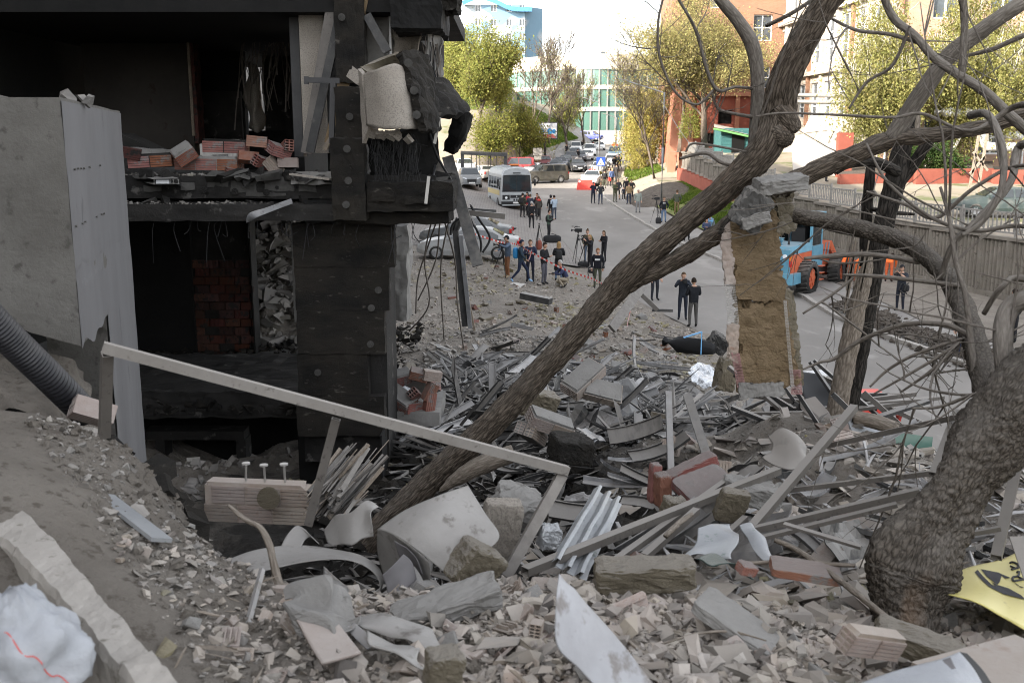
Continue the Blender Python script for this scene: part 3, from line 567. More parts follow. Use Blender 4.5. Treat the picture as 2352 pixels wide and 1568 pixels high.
mb = MB(); mb.beam(V(1640, 296, 87.6), V(1740, 318, 87.6), .5, .16); mb.build('fascia', 'green', sh)
mb = MB(); mb.add([V(1640, 292, 87.4), V(1740, 314, 87.4), V(1740, 306, 93), V(1640, 284, 93)], [(0, 1, 2, 3)]); mb.build('roof', 'tarp', sh)
mb = MB(); mb.bb((b.x - 1.6, 87.9, 5.2), (b.x - .5, 87.98, 7.2)); mb.build('door', 'dark', sh)
lw = empty('red_garden_wall', (30, 70, 3), 'low red rendered wall in sun below the birch trees', 'wall')
for u0, u1, v0, v1 in ((1925, 2098, 434, 400), (2100, 2275, 430, 388)):
    a, b = V(u0, v0, 66), V(u1, v0 - 2, 67); mb = MB(); hgt = V(u0, v1, 66).z - a.z; mb.beam(a + Vector((0, 0, hgt / 2 - .4)), b + Vector((0, 0, hgt / 2 - .4)), .35, hgt + .8); mb.build('wall_run', 'redpl', lw)
mb = MB(); mb.bb(V(2278, 470, 66), V(2352, 390, 66.4)); mb.build('end_pier', 'redpl', lw)
mb = MB(); mb.add([V(1925, 401, 66.3), V(2280, 387, 67.3), V(2280, 370, 75.5), V(1930, 380, 75.5)], [(0, 1, 2, 3)]); struct(mb.build('terrace_bed', 'soil'))
mb = MB(); mb.add([V(1905, 470, 56) , V(2420, 520, 50), V(2420, 432, 66), V(1905, 436, 66)], [(0, 1, 2, 3)]); struct(mb.build('terrace_yard', 'sand'))
def pipe(pts, r, label, mat='pipew', n=10):
    mb = MB(); mb.tube(cr(pts, 4), r, n); o = mb.build('heating_pipe', mat, None, True); return tag(o, label, 'pipe')
pipe([V(1795, 218, 78), V(1960, 221, 75.5), V(1985, 221, 75.4)], .16, 'upper grey heating pipe along the cream factory foot', 'grail')
pipe([V(1795, 233, 78), V(1960, 236, 75.5), V(1985, 236, 75.4)], .16, 'lower grey heating pipe along the cream factory foot', 'grail')
pipe([V(1960, 186, 74.8), V(2110, 190, 74.8), V(2195, 190, 74.8)], .22, 'upper pale lagged pipe across the brick factory wall')
pipe([V(1960, 201, 74.8), V(2080, 205, 74.8)], .2, 'lower pale lagged pipe across the brick factory wall')
pipe([V(2150, 258, 70), V(2240, 258, 70), V(2262, 258, 70), V(2264, 275, 70), V(2260, 310, 70), V(2266, 335, 70), V(2290, 337, 70), V(2400, 337, 70)], .3, 'white lagged pipe with two bends beside the brick wall', n=14)
pipe([V(2290, 312, 70.6), V(2400, 310, 70.6)], .3, 'white lagged pipe running straight out of frame above the bend')
st = empty('timber_trestle', V(2225, 440, 60), 'rough pale timber trestle standing by the white van', 'trestle')
for p, q_ in (((2225, 445), (2250, 300)), ((2245, 445), (2268, 305)), ((2228, 400), (2262, 360)), ((2235, 350), (2268, 392))):
    mb = MB(); mb.beam(V(*p, 60), V(*q_, 60), .13, .13); mb.build('post', 'wood', st)
# far-off buildings closing the street
tw = empty('blue_tower', (-5, 400, 6), 'distant high-rise painted with blue sky and white clouds under a curved blue roof', 'building')
xa, xb = V(1068, 100, 400).x, V(1218, 100, 400).x; rects = [(s, s + 2.2, z, z + 2.6) for s in (4, 10, 16, 21) for z in np.arange(14, 58, 5.2)]
zt = V(0, 30, 400).z; mb = MB(); P = wall(mb, (xa, 400, 0), (1, 0, 0), xb - xa - 5, 4, zt - 3, rects, .4); mb.build('wall', 'mural', tw)
for r in rects: window(tw, P, r, .4, 'wframe', 'glass', 2, 1, .2)
mb = MB(); P2 = wall(mb, (xb - 5, 400, 0), (.7, .7, 0), 14, 4, zt - 3, [(3, 4.6, z, z + 2.4) for z in np.arange(14, 56, 5.2)], .4); mb.build('side_wall', 'mural', tw)
mb = MB(); f, a_, b_ = patch([[V(1062, 8, y), V(1100, -6, y), V(1140, 5, y), V(1175, 20, y), V(1222, 22, y)] for y in (397, 410, 425)], 5); mb.grid(f, a_, b_, 1.6); mb.build('roof', 'bluer', tw)
gb = empty('glazed_building', (18, 230, 6), 'white curved office building with green glazing at the end of the street', 'building')
def gcurve(t): return Vector((-6 + 40 * t, 236 - 26 * math.sin(t * 2.2) + 8 * t, 0))
for lv, (z0, z1, mt) in enumerate(((6, 9, 'white'), (9, 13, 'ggreen'), (13, 13.8, 'white'), (13.8, 17.5, 'ggreen'), (17.5, 18.3, 'white'), (18.3, 21.6, 'ggreen'), (21.6, 24.6, 'white'))):
    mb = MB(); off = .4 if mt == 'ggreen' else 0
    mb.grid(lambda a, b: gcurve(a) + Vector((0, off, z0 + (z1 - z0) * b)), 25, 2); mb.build('glazing' if mt == 'ggreen' else 'parapet', mt if mt == 'ggreen' else 'cream', gb)
    if mt == 'ggreen':
        for k in range(24):
            mb = MB(); p = gcurve(k / 23) + Vector((0, .2, 0)); mb.box((p.x, p.y, (z0 + z1) / 2), (.28, .3, z1 - z0)); mb.build('mullion', 'grail', gb)
mb = MB(); mb.grid(lambda a, b: gcurve(a) + Vector((0, .2 + 22 * b, 24.5)), 25, 2); mb.build('roof', 'white', gb)
cb = empty('cream_building', (30, 320, 6), 'distant cream building with arched gable above the glazed offices', 'building')
Yc = 320; xa, xb = V(1338, 100, Yc).x, V(1462, 100, Yc).x; zt = V(0, 148, Yc).z; rects = [(s, s + 1.5, z, z + 2) for s in np.arange(1, xb - xa - 2, 3) for z in (zt - 4, zt - 8.4)]
mb = MB(); P = wall(mb, (xa, Yc, 0), (1, 0, 0), xb - xa, 6, zt, rects, .4); mb.build('wall', 'cream', cb)
for r in rects: window(cb, P, r, .4, 'redpl', 'glass', 1, 1, .15)
xm = V(1385, 100, Yc).x; rr = (V(1422, 100, Yc).x - V(1362, 100, Yc).x) / 2; poly = [(-rr, 0), (rr, 0), (rr, 3.4)] + [(rr * .8 * math.cos(t), 3.4 + 2. * math.sin(t)) for t in np.linspace(0, math.pi, 12)] + [(-rr, 3.4)]
mb = MB(); mb.prism(poly, 8, Matrix.Translation((xm, Yc - .4, zt)) @ Matrix.Rotation(R(90), 4, 'X') @ Matrix.Translation((0, 0, -8))); mb.build('gable', 'cream', cb)
mb = MB(); mb.cyl((xm, Yc - .5, zt + 3), (xm, Yc - .7, zt + 3), .8, 16); mb.build('round_window', 'glass', cb)
for k, (u0, u1, v0) in enumerate(((1300, 1340, 140), (1425, 1450, 142), (1345, 1358, 140))): mb = MB(); mb.bb((V(u0, v0, Yc + 6).x, Yc + 4, zt - 6), (V(u1, v0, Yc + 6).x, Yc + 10, V(u0, v0, Yc + 6).z)); mb.build('roof_block', 'cream', cb)
# tall apartment block on the near left, mostly out of the picture; it keeps the street in shade
at = empty('apartment_block', (-24, 20, 4), 'tall grey apartment block standing behind the burnt building', 'building')
mb = MB()
for (ya, yb_, hh) in ((-40, 60, 27.5), (60, 80, 16.5)):
    rr = [(s, s + 1.8, z, z + 1.7) for s in np.arange(3, yb_ - ya - 3, 4.5) for z in np.arange(4.2, hh - 2.4, 3.1)]
    P = wall(mb, (-15, yb_, 0), (0, -1, 0), yb_ - ya, -1, hh, rr, .3); g = MB()
    for a, b, c, d in rr:
        g.add([P(a, c, .28), P(b, c, .28), P(b, d, .28), P(a, d, .28)], [(0, 1, 2, 3)])
        g.build('window', 'glass', at); g = MB()
    mb.add([(-15, ya, hh), (-15, yb_, hh), (-38, yb_, hh), (-38, ya, hh)], [(0, 1, 2, 3)]); mb.add([(-15, yb_, -1), (-38, yb_, -1), (-38, yb_, hh), (-15, yb_, hh)], [(0, 3, 2, 1)]); mb.add([(-15, ya, -1), (-38, ya, -1), (-38, ya, hh), (-15, ya, hh)], [(0, 1, 2, 3)])
mb.build('wall', 'conc', at)
# stone wall below the wooded bank, billboard, carport frame, street lamps, signs
sw = empty('stone_wall', (6, 150, 4), 'weathered stone wall rising along the pavement below the wooded bank', 'wall')
pts = [(1.2, 117.5), (2.9, 128), (4.65, 139), (7, 153), (9.6, 168), (13.3, 189.5)]
for k in range(len(pts) - 1):
    (x0, y0), (x1, y1) = pts[k], pts[k + 1]; z0, z1 = float(SY(y0)), float(SY(y1)); t0, t1 = [.25 + 1.15 * (kk / 5) ** .6 for kk in (k, k + 1)]; mb = MB()
    mb.add([(x0, y0, z0 - .3), (x1, y1, z1 - .3), (x1, y1, z1 + t1), (x0, y0, z0 + t0), (x0 - .4, y0 + .1, z0 - .3), (x1 - .4, y1 + .1, z1 - .3), (x1 - .4, y1 + .1, z1 + t1), (x0 - .4, y0 + .1, z0 + t0)], BOXF); mb.build('wall_run', 'stonecap', sw)
bb_ = empty('billboard', V(1252, 340, 134), 'grey billboard on a post among trees with photo and red lettering', 'billboard')
a, b = V(1236, 318, 134), V(1279, 283, 134); mb = MB(); mb.bb((a.x - .12, 134.01, a.z - .15), (b.x + .12, 134.35, b.z + .15)); mb.build('case', 'dsteel', bb_)
mb = MB(); mb.bb((a.x, 133.95, a.z), (b.x, 134, b.z)); mb.build('poster', 'poster', bb_)
mb = MB(); w_ = b.x - a.x; hh = b.z - a.z
for dx, r_ in ((.2, .3), (.62, .34), (.85, .26)): mb.ball((a.x + w_ * dx, 133.95, a.z + hh * .45), r_, 10, 6, (1, .06, 1.2))
mb.build('photo', 'blueb', bb_)
mb = MB()
for k in range(16): mb.bb((a.x + w_ * (.06 + .052 * k), 133.92, a.z + hh * .16), (a.x + w_ * (.06 + .052 * k + (.02 if k % 4 == 3 else .042)), 133.94, a.z + hh * .25))
for k in range(10): mb.bb((a.x + w_ * (.45 + .052 * k), 133.92, a.z + hh * .04), (a.x + w_ * (.45 + .052 * k + .038), 133.94, a.z + hh * .12))
mb.build('lettering', 'redbar', bb_)
mb = MB(); mb.bb((V(1252, 320, 134.2).x - .16, 134.05, 3), (V(1252, 320, 134.2).x + .16, 134.3, a.z - .1)); mb.build('post', 'dsteel', bb_)
cf = empty('carport_frame', V(1112, 390, 93), 'dark steel open frame with thin uprights behind the parked cars', 'frame')
mb = MB(); mb.beam(V(1058, 351, 93), V(1165, 355, 93), .3, .35); mb.build('top_beam', 'dsteel', cf)
for u in (1062, 1161): mb = MB(); p = V(u, 355, 93); mb.bb((p.x - .15, 92.9, 2), (p.x + .15, 93.1, p.z)); mb.build('post', 'dsteel', cf)
for u in (1083, 1094, 1102, 1121, 1127, 1141): mb = MB(); p = V(u, 355, 93.1); mb.bb((p.x - .035, 93.05, 2), (p.x + .035, 93.12, p.z)); mb.build('upright', 'dsteel', cf)
def lamp(u, vb, vt, Y, arm, label):
    b = V(u, vb, Y); b.z = h(b.x, b.y); z = V(u, vt, Y).z; o = empty('street_lamp', b, label, 'street lamp', 'street lamps along the pavement')
    mb = MB(); mb.cyl(b, (b.x, b.y, b.z + (z - b.z) * .55), .11, 10, 0, .095); mb.cyl((b.x, b.y, b.z + (z - b.z) * .55), (b.x, b.y, z), .075, 10, 0, .06); mb.build('pole', 'pole', o, True)
    e = Vector((b.x + arm, b.y - .3, z + abs(arm) * .28)); mb = MB(); mb.tube([(b.x, b.y, z - .1), (b.x + arm * .05, b.y, z), e], .04, 8); mb.build('arm', 'pole', o)
    mb = MB(); mb.beam(e + Vector((-arm * .06, 0, 0)), e + Vector((arm * .2, 0, abs(arm) * .05)), .16, .07); mb.build('lamp_head', 'grail', o); return o
lamp(1519, 462, 212, 76, -2.9, 'grey street lamp with arm, standing by the grass bank')
lamp(1375, 407, 236, 105, -1.5, 'grey street lamp with crossing sign, among the parked cars')
lamp(1414, 380, 270, 128, -1.5, 'distant street lamp behind the willow branches')
p = V(1380, 371, 104.8); sg = empty('crossing_sign', p, 'blue pedestrian crossing sign on the lamp post among cars', 'sign')
mb = MB(); mb.box(p, (.9, .04, .9)); mb.build('plate', 'signblue', sg); mb = MB(); mb.add([p + Vector((-.38, -.03, -.35)), p + Vector((.38, -.03, -.35)), p + Vector((0, -.03, .34))], [(0, 1, 2)]); mb.build('triangle', 'cloud_w', sg)
mb = MB(); mb.tube([p + Vector((-.02, -.04, -.02)), p + Vector((0, -.04, -.14)), p + Vector((-.1, -.04, -.3))], .03, 5).tube([p + Vector((0, -.04, -.14)), p + Vector((.1, -.04, -.3))], .03, 5).ball(p + Vector((0, -.04, .05)), .05, 6, 5); mb.build('walking_figure', 'black', sg)
b = V(1235, 372, 117); sg = empty('road_sign', (b.x, 117, h(b.x, 117)), 'grey sign plates seen from behind beside the stone wall', 'sign')
mb = MB(); mb.cyl((b.x, 117, h(b.x, 117)), (b.x, 117, V(0, 340, 117).z), .05, 8); mb.build('post', 'grail', sg)
mb = MB(); mb.bb((b.x - .55, 116.93, V(0, 357, 117).z), (b.x + .5, 116.96, V(0, 340, 117).z)); mb.build('plate', 'grail', sg); mb = MB(); mb.bb((b.x - .45, 116.93, V(0, 367, 117).z), (b.x + .42, 116.96, V(0, 358, 117).z)); mb.build('plate', 'grail', sg)
# ------------------------------------------------------------------ trees beyond the road
def grow(base, ht, seed, nl=4, spread=.55, trunkf=.35, r0=.2, droop=0., lean=(0, 0), kids=(4, 6), up=.25, lf=.62):
    r = random.Random(seed); segs = []; tips = []
    def rec(p, d, L, rad, lv):
        n = 4 if lv == 0 else 3; q = Vector(p); pts = [q.copy()]; rr = [rad]
        for k in range(n):
            d = (d + Vector((r.gauss(0, .13), r.gauss(0, .13), r.gauss(0, .08) + (up * .25 if lv else .05) - droop * .3 * lv))).normalized(); q = q + d * L / n; pts.append(q.copy()); rr.append(rad * (1 - .55 * (k + 1) / n))
        segs.append((pts, rr, lv))
        if lv >= nl: tips.append((pts[1], pts[-1])); return
        for k in range(r.randint(*kids)):
            t = r.uniform(.35 if lv else trunkf, 1.); i = min(int(t * n), n - 1); w = pts[i].lerp(pts[i + 1], t * n - i)
            a = r.uniform(0, 6.283); e = Vector((math.cos(a), math.sin(a), 0)); dd = (d * (1 - spread) + e * spread + Vector((0, 0, up))).normalized(); rec(w, dd, L * lf * r.uniform(.7, 1.1), rr[i] * .6, lv + 1)
        rec(pts[-1], d, L * lf, rr[-1] * .9, lv + 1)
    rec(Vector(base), Vector((lean[0], lean[1], 1)).normalized(), ht * .42, r0, 0); return segs, tips
def tree(name, u, vb, vt, Y, label, leaf=None, nleaf=9000, lsz=.16, seed=1, rad=.22, group=None, bark='treeb', base=None, cl=.55, weep=0., minr=.012, wide=1., **kw):
    b = Vector(base) if base else V(u, vb, Y)
    if not base: b.z = min(h(b.x, b.y), b.z + 3)
    ht = V(u, vt, b.y).z - b.z; segs, tips = grow(b, ht, seed, r0=rad, **kw)
    top = max(s[0][-1].z for s in segs) - b.z; sc = ht / top; S = lambda p: Vector((b.x + (p.x - b.x) * sc * wide, b.y + (p.y - b.y) * sc * wide, b.z + (p.z - b.z) * sc))
    o = empty(name, b, label, 'tree', group); mb = MB()
    for pts, rr, lv in segs: mb.tube([S(p) for p in pts], [max(x, minr) for x in rr], 7 if lv == 0 else 4 if lv < 2 else 3, lv == 0)
    mb.tc = {}; mb.build('trunk', bark, o, True)
    if leaf and tips:
        g = np.random.default_rng(seed); k = g.integers(0, len(tips), nleaf); A = np.array([S(t[0]) for t in tips]); B = np.array([S(t[1]) for t in tips]); t = g.uniform(0, 1.1, nleaf)[:, None]
        Pt = A[k] * (1 - t) + B[k] * t + g.normal(size=(nleaf, 3)) * cl
        if weep:
            ns = max(1, nleaf // 22); ki = g.integers(0, len(tips), ns); st_ = B[ki] + g.normal(size=(ns, 3)) * cl * .6; ln = g.uniform(.4, 1, ns) * weep
            tt = np.tile(np.linspace(0, 1, 22), ns); ii = np.repeat(np.arange(ns), 22); Pt = st_[ii] + np.stack([np.zeros_like(tt), np.zeros_like(tt), -tt * ln[ii]], 1) + g.normal(size=(len(ii), 3)) * .07 + (g.normal(size=(ns, 3)) * .3)[ii] * (tt ** 2)[:, None]
            Pt = Pt[Pt[:, 2] > b.z + .4]
        leaves('crown', Pt, lsz, LV[leaf], o, drop=1.2 if weep else .2, seed=seed)
    return o
GL = 'trees on the wooded bank'
tree('maple_tree', 1095, 345, 30, 106, 'bright yellow-green maple nearest the burnt building', 'maple', 17000, .24, 3, .22, GL, cl=.5, wide=.66)
tree('maple_tree', 1050, 345, 60, 112, 'yellow-green maple half hidden behind hanging insulation', 'maple', 12000, .24, 4, .2, GL, cl=.8, wide=.7)
tree('maple_tree', 1150, 340, 95, 116, 'smaller bright maple behind the carport frame', 'maple', 9000, .22, 5, .18, GL, cl=.7, wide=.6)
tree('young_tree', 1120, 370, 250, 100, 'low leafy sapling thicket behind the carport frame', 'olive', 8000, .2, 6, .08, GL, cl=.7, trunkf=.1)
tree('maple_tree', 1025, 345, 20, 122, 'tall back maple rising by the torn plaster edge', 'maple', 11000, .24, 19, .2, GL, cl=.8, wide=.8)
tree('young_tree', 1195, 380, 235, 120, 'olive leafed young tree left of the billboard', 'olive', 7000, .2, 7, .1, GL, cl=.6)
tree('bare_tree', 1215, 330, 75, 132, 'tall bare budding tree left of the billboard', 'olive', 1500, .14, 8, .24, GL, cl=.4, spread=.42, minr=.022, kids=(4, 5))
tree('bare_tree', 1262, 320, 45, 150, 'tallest bare tree behind the billboard with a dark nest', 'olive', 1200, .14, 9, .26, GL, cl=.4, spread=.38, minr=.026, kids=(4, 5))
tree('bare_tree', 1305, 318, 105, 160, 'bare tree leaning over the stone wall', 'olive', 2200, .16, 10, .24, GL, cl=.5, spread=.5, minr=.026, kids=(4, 5))
tree('bare_tree', 1345, 312, 130, 178, 'bare budding tree at the far end of the stone wall', 'olive', 3500, .2, 11, .24, GL, cl=.6, spread=.5, minr=.03)
tree('young_tree', 1230, 350, 260, 128, 'leafy undergrowth tree below the billboard', 'olive', 6000, .22, 12, .1, GL, cl=.7, trunkf=.1)
tree('young_tree', 1300, 330, 215, 175, 'fresh green young tree behind the stone wall', 'maple', 4500, .24, 13, .12, GL, cl=.7)
tree('willow_tree', 1452, 393, 178, 112, 'yellow-green weeping willow beside the parked cars', 'willow', 34000, .22, 14, .17, cl=.9, weep=4.5, wide=1.25, spread=.5, minr=.014)
tree('shrub_tree', 1488, 385, 300, 108, 'thin budding shrub between willow and red building', 'willow', 2500, .13, 15, .06, cl=.4, trunkf=.05)
tree('budding_tree', 1622, 320, -70, 91, 'big tree full of yellow buds before the red building', 'bud', 56000, .15, 16, .36, cl=.6, spread=.62, minr=.015, trunkf=.1, wide=1.3)
tree('budding_tree', 1560, 330, -40, 94, 'second budding tree left of the big one before the brick', 'bud', 14000, .13, 18, .2, cl=.45, minr=.014, trunkf=.15)
tree('budding_tree', 1505, 330, 40, 96, 'slender budding tree at the corner of the red building', 'bud', 6000, .13, 17, .16, cl=.5, minr=.014)
for k, (u, vt, Y, s) in enumerate(((1990, -60, 71, 21), (2050, -40, 70, 22), (2115, -80, 72, 23), (2175, -30, 71, 24))):
    tree('birch_tree', u, 390, vt, Y, ['weeping birch nearest the cream factory wing', 'weeping birch second from the cream factory wing', 'weeping birch third from the cream factory wing', 'weeping birch furthest from the cream factory wing'][k], 'birch', 30000, .17, s, .13, 'birches in front of the brick factory', 'birchb', base=(V(u, 380, Y).x, Y, 3.9), cl=.7, weep=3.8, wide=1.2, spread=.42, minr=.012, trunkf=.2, kids=(3, 5))
def bush(name, c, rx, rz, n, leaf, lsz, label, seed):
    g = np.random.default_rng(seed); o = empty(name, c, label, 'bush'); d = g.normal(size=(n, 3)); d /= np.linalg.norm(d, axis=1)[:, None]; d[:, 2] = abs(d[:, 2]); P = np.array(c) + d * (g.uniform(.2, 1, n) ** .5)[:, None] * np.array([rx, rx, rz]) * (1 + .25 * np.sin(d[:, :1] * 5 + d[:, 1:2] * 7))
    leaves('foliage', P, lsz, LV[leaf], o, seed=seed); mb = MB()
    for k in range(7): a = g.uniform(0, 6.28); mb.tube([c, Vector(c) + Vector((math.cos(a) * rx * .5, math.sin(a) * rx * .5, rz * .8))], [.03, .01], 4)
    mb.tc = {}; mb.build('stems', 'treeb', o); return o
bush('juniper_bush', V(2130, 388, 68), 1.7, 2.1, 3500, 'juni', .2, 'dark green juniper behind the red garden wall', 31)
bush('juniper_bush', V(2180, 400, 67.5), 1.1, 1.2, 2000, 'juni', .2, 'smaller juniper beside the timber trestle', 32)
bush('shrub', V(1585, 318, 92), 1.0, 3.2, 1800, 'maple', .16, 'green shrub at the foot of the budding tree', 33)
bush('shrub', V(1466, 388, 110), 1.0, 1.6, 1500, 'willow', .13, 'twiggy shrub at the foot of the willow', 34)
# grass on the banks
g = np.random.default_rng(5); n = 40000; yy = g.uniform(57, 88, n); t = g.uniform(0, 1, n) ** .8; xx = (xr(yy) + 3.2) * (1 - t) + (xw(yy) - .5) * t; keep = fbm(xx, yy, 4, 3, .15) > -.6; xx, yy = xx[keep], yy[keep]
o = leaves('bank_grass', np.stack([xx, yy, H(xx, yy) + .02], 1), .16, LV['grass'], None, drop=-2.2, asp=.25, seed=6); tag(o, 'fresh green grass on the bank below the ribbed wall', 'grass', kind='stuff')
n = 22000; yy = g.uniform(119, 188, n); xx = _e(yy) - g.uniform(0, 1, n) ** 1.5 * 11; o = leaves('verge_grass', np.stack([xx, yy, H(xx, yy) + .03], 1), .3, LV['grass'], None, drop=-1.8, asp=.3, seed=7); tag(o, 'green grass on the wooded bank above the stone wall', 'grass', kind='stuff')
n = 9000; yy = g.uniform(100, 122, n); xx = xr(yy) + g.uniform(3, 6.5, n); o = leaves('tree_grass', np.stack([xx, yy, H(xx, yy) + .03], 1), .2, LV['grass'], None, drop=-2, asp=.3, seed=8); tag(o, 'grass around the willow beside the red building', 'grass', kind='stuff')
# heap of dark gravel on the bank
xs_, ys_ = V(1505, 430, 86).x, 84.; mb = MB()
mb.grid(lambda a, b: Vector((xs_ - 2.6 + 5.2 * a, ys_ - 4 + 9 * b, h(xs_ - 2.6 + 5.2 * a, ys_ - 4 + 9 * b) - .05 + max(0, .85 * (1 - ((a - .5) * 2) ** 2) * (1 - ((b - .5) * 2) ** 2)) + .07 * mn.noise(Vector((a * 14, b * 20, 1))))), 40, 50)
tag(mb.build('gravel_heap', 'soil', None, True), 'heap of dark grey gravel spilling down the bank', 'gravel heap', kind='stuff')
m['discm'] = M('smoked_disc', (.045, .043, .04), (.075, .072, .067), 9, None, bump=.2)
# ------------------------------------------------------------------ the burnt building on the left
def PX(mb, u0, v0, u1, v1, Y0, Y1, mi=0, j=0.):
    "box whose front face at distance Y0 spans the pixel rectangle, running back to Y1"
    a, b = V((u0 + u1) / 2, v0, Y0), V((u0 + u1) / 2, v1, Y0); vm = (v0 + v1) / 2; x0, x1 = V(u0, vm, Y0).x, V(u1, vm, Y0).x
    return mb.box(((x0 + x1) / 2, (Y0 + Y1) / 2, (a.z + b.z) / 2), (x1 - x0, Y1 - Y0, a.z - b.z), None, mi)
def rag(mb, net, thick, n=5, amp=.0, fr=6., seed=0, mi=0):
    "ragged bent sheet through a net of (u,v,Y) points"
    f, a, b = patch([[V(*p) for p in r] for r in net], n)
    def g(i, j):
        p = f(i, j); w = mn.noise_vector(p * fr + Vector((seed, 0, 0))); return p + w * amp
    return mb.grid(g, a, b, thick, mi)
def part(name, mat, parent, u0, v0, u1, v1, Y0, Y1): mb = MB(); PX(mb, u0, v0, u1, v1, Y0, Y1); return mb.build(name, mat, parent)
def disc(parent, u, v, Y, r=.042, mat='discm'):
    p = V(u, v, Y); mb = MB(); n = 14; mb.cyl(p, p + Vector((0, -.012, 0)), r, n)
    for k in range(4): a = k * math.pi / 4; mb.beam(p + Vector((math.cos(a) * r, -.016, math.sin(a) * r)), p - Vector((math.cos(a) * r, .016, math.sin(a) * r)), .006, .006)
    return mb.build('dowel_disc', mat, parent)
def roughbox(name, mat, parent, u0, v0, u1, v1, Y0, Y1, amp=.03, fr=5., n=(14, 4, 14), seed=0.):
    "box with a broken, lumpy surface"
    t = MB(); PX(t, u0, v0, u1, v1, Y0, Y1); lo = Vector([min(q[i] for q in t.v) for i in range(3)]); hi = Vector([max(q[i] for q in t.v) for i in range(3)])
    bm = bmesh.new(); bmesh.ops.create_cube(bm, size=1); L = max(hi - lo); cuts = max(2, min(24, int(L / .09)))
    bmesh.ops.subdivide_edges(bm, edges=bm.edges, cuts=cuts, use_grid_fill=True); mb = MB()
    for w in bm.verts:
        p = Vector([lo[i] + (hi[i] - lo[i]) * (w.co[i] + .5) for i in range(3)]); w.co = p + mn.noise_vector(p * fr + Vector((seed, 3, 1))) * amp + mn.noise_vector(p * fr * 3.1) * amp * .45
    mb.v = [w.co.copy() for w in bm.verts]; bm.verts.index_update(); mb.f = [tuple(q.index for q in f.verts) for f in bm.faces]; mb.m = [0] * len(mb.f); bm.free()
    return mb.build(name, mat, parent)
bu = empty('burnt_building', (-3, 12, 2.4), 'burnt-out blackened building shell with open floors and broken slabs', 'building')
# upper storey
roughbox('floor_slab', 'soot', bu, -300, 404, 762, 456, 12.0, 13.2, .012, 4)
part('floor_slab', 'soot', bu, -500, 412, 900, 448, 13.2, 20)
part('beam', 'char', bu, -300, 456, 762, 472, 12.25, 20)
roughbox('ledge', 'soot', bu, -300, 470, 770, 508, 11.65, 12.5, .018, 5)
roughbox('ledge', 'burnt', bu, 842, 418, 1040, 486, 11.5, 12.5, .02, 7)
roughbox('ledge', 'char', bu, 700, 462, 842, 512, 11.75, 12.6, .02, 6)
roughbox('ledge', 'burnt', bu, 770, 488, 1032, 514, 11.7, 12.6, .02, 6)
roughbox('slab_edge', 'conc', bu, 668, 396, 760, 424, 11.9, 12.3, .02, 6); roughbox('slab_edge', 'soot', bu, 842, 404, 1000, 420, 11.8, 12.6, .02, 6)
part('back_wall', 'sootwall', bu, 190, -60, 436, 360, 16, 16.25); part('back_wall', 'char', bu, -500, -60, 40, 420, 18, 18.2); part('back_wall', 'char', bu, 40, -60, 158, 420, 18, 18.2); part('back_wall', 'char', bu, 158, 165, 192, 420, 18, 18.2); part('back_wall', 'char', bu, 158, -60, 192, 150, 18, 18.2)
part('inner_wall', 'char', bu, 439, -60, 556, 320, 17.4, 17.6); part('inner_wall', 'soot', bu, 440, 210, 555, 320, 17.3, 17.38)
part('inner_wall', 'char', bu, 668, -60, 692, 420, 14.5, 18)
part('back_wall', 'char', bu, 552, -80, 680, 55, 18, 18.2); part('back_wall', 'char', bu, 552, 300, 680, 420, 18, 18.2)
part('door_trim', 'wood', bu, 430, -60, 436, 312, 15.86, 15.98); roughbox('wall_end', 'brickw', bu, 437, -60, 446, 330, 15.9, 16.2, .02, 8)
part('ceiling', 'char', bu, -700, -60, 905, 28, 12.2, 21); part('side_wall', 'char', bu, -520, -60, -480, 1000, 9.6, 21)
part('pilaster', 'plas', bu, 690, -60, 745, 352, 12.5, 12.95); part('frame', 'dsteel', bu, 668, -60, 689, 360, 12.7, 12.9)
part('frame', 'dsteel', bu, 747, -60, 775, 350, 12.6, 12.95)
for k, (a, b, w, mt) in enumerate((((770, -30), (703, 352), .12, 'metal'), ((793, -20), (712, 350), .10, 'dkstrip'), ((838, -20), (758, 330), .13, 'insul_o'), ((792, 260), (745, 345), .05, 'wood'), ((843, 35), (890, 120), .10, 'dkstrip'), ((785, 150), (830, 185), .14, 'plas'))):
    mb = MB(); mb.beam(V(*a, 12.25 - .02 * k), V(*b, 12.2 - .02 * k), w, .06, up=Vector((0, 1, 0))); mb.build('leaning_profile', mt, bu)
mb = MB(); mb.beam(V(703, 184, 11.9), V(780, 186, 11.9), .06, .06); mb.beam(V(704, 176, 11.9), V(704, 194, 11.9), .05, .05); mb.beam(V(765, 190, 11.88), V(762, 330, 11.88), .06, .06); mb.build('bracket', 'dsteel', bu)
part('column', 'char', bu, 748, -60, 836, 520, 12.66, 13.4)
roughbox('insulation_panel', 'burnt', bu, 768, -60, 836, 190, 12.1, 12.35, .02, 8); roughbox('insulation_panel', 'burnt', bu, 770, 200, 838, 330, 11.75, 12.0, .02, 8); roughbox('insulation_panel', 'burnt', bu, 761, 318, 838, 506, 11.45, 11.7, .02, 8)
part('wall_panel', 'conc', bu, 832, -60, 893, 190, 12.7, 12.8); part('corner_trim', 'cloud_w', bu, 893, -60, 897, 150, 12.6, 12.7)
roughbox('beam', 'char', bu, 896, -80, 1014, 66, 12.0, 13.4, .025, 5); roughbox('beam', 'burnt', bu, 990, -60, 1050, 18, 12.2, 13, .06, 9)
for u, v, Y in ((803, 268, 11.72), (800, 415, 11.42), (797, 342, 11.42), (795, 470, 11.42), (785, 40, 12.07)): disc(bu, u, v, Y)
for u, v in ((468, 436), (540, 440), (612, 442), (380, 432)): disc(bu, u, v, 11.97, .04, 'soot')
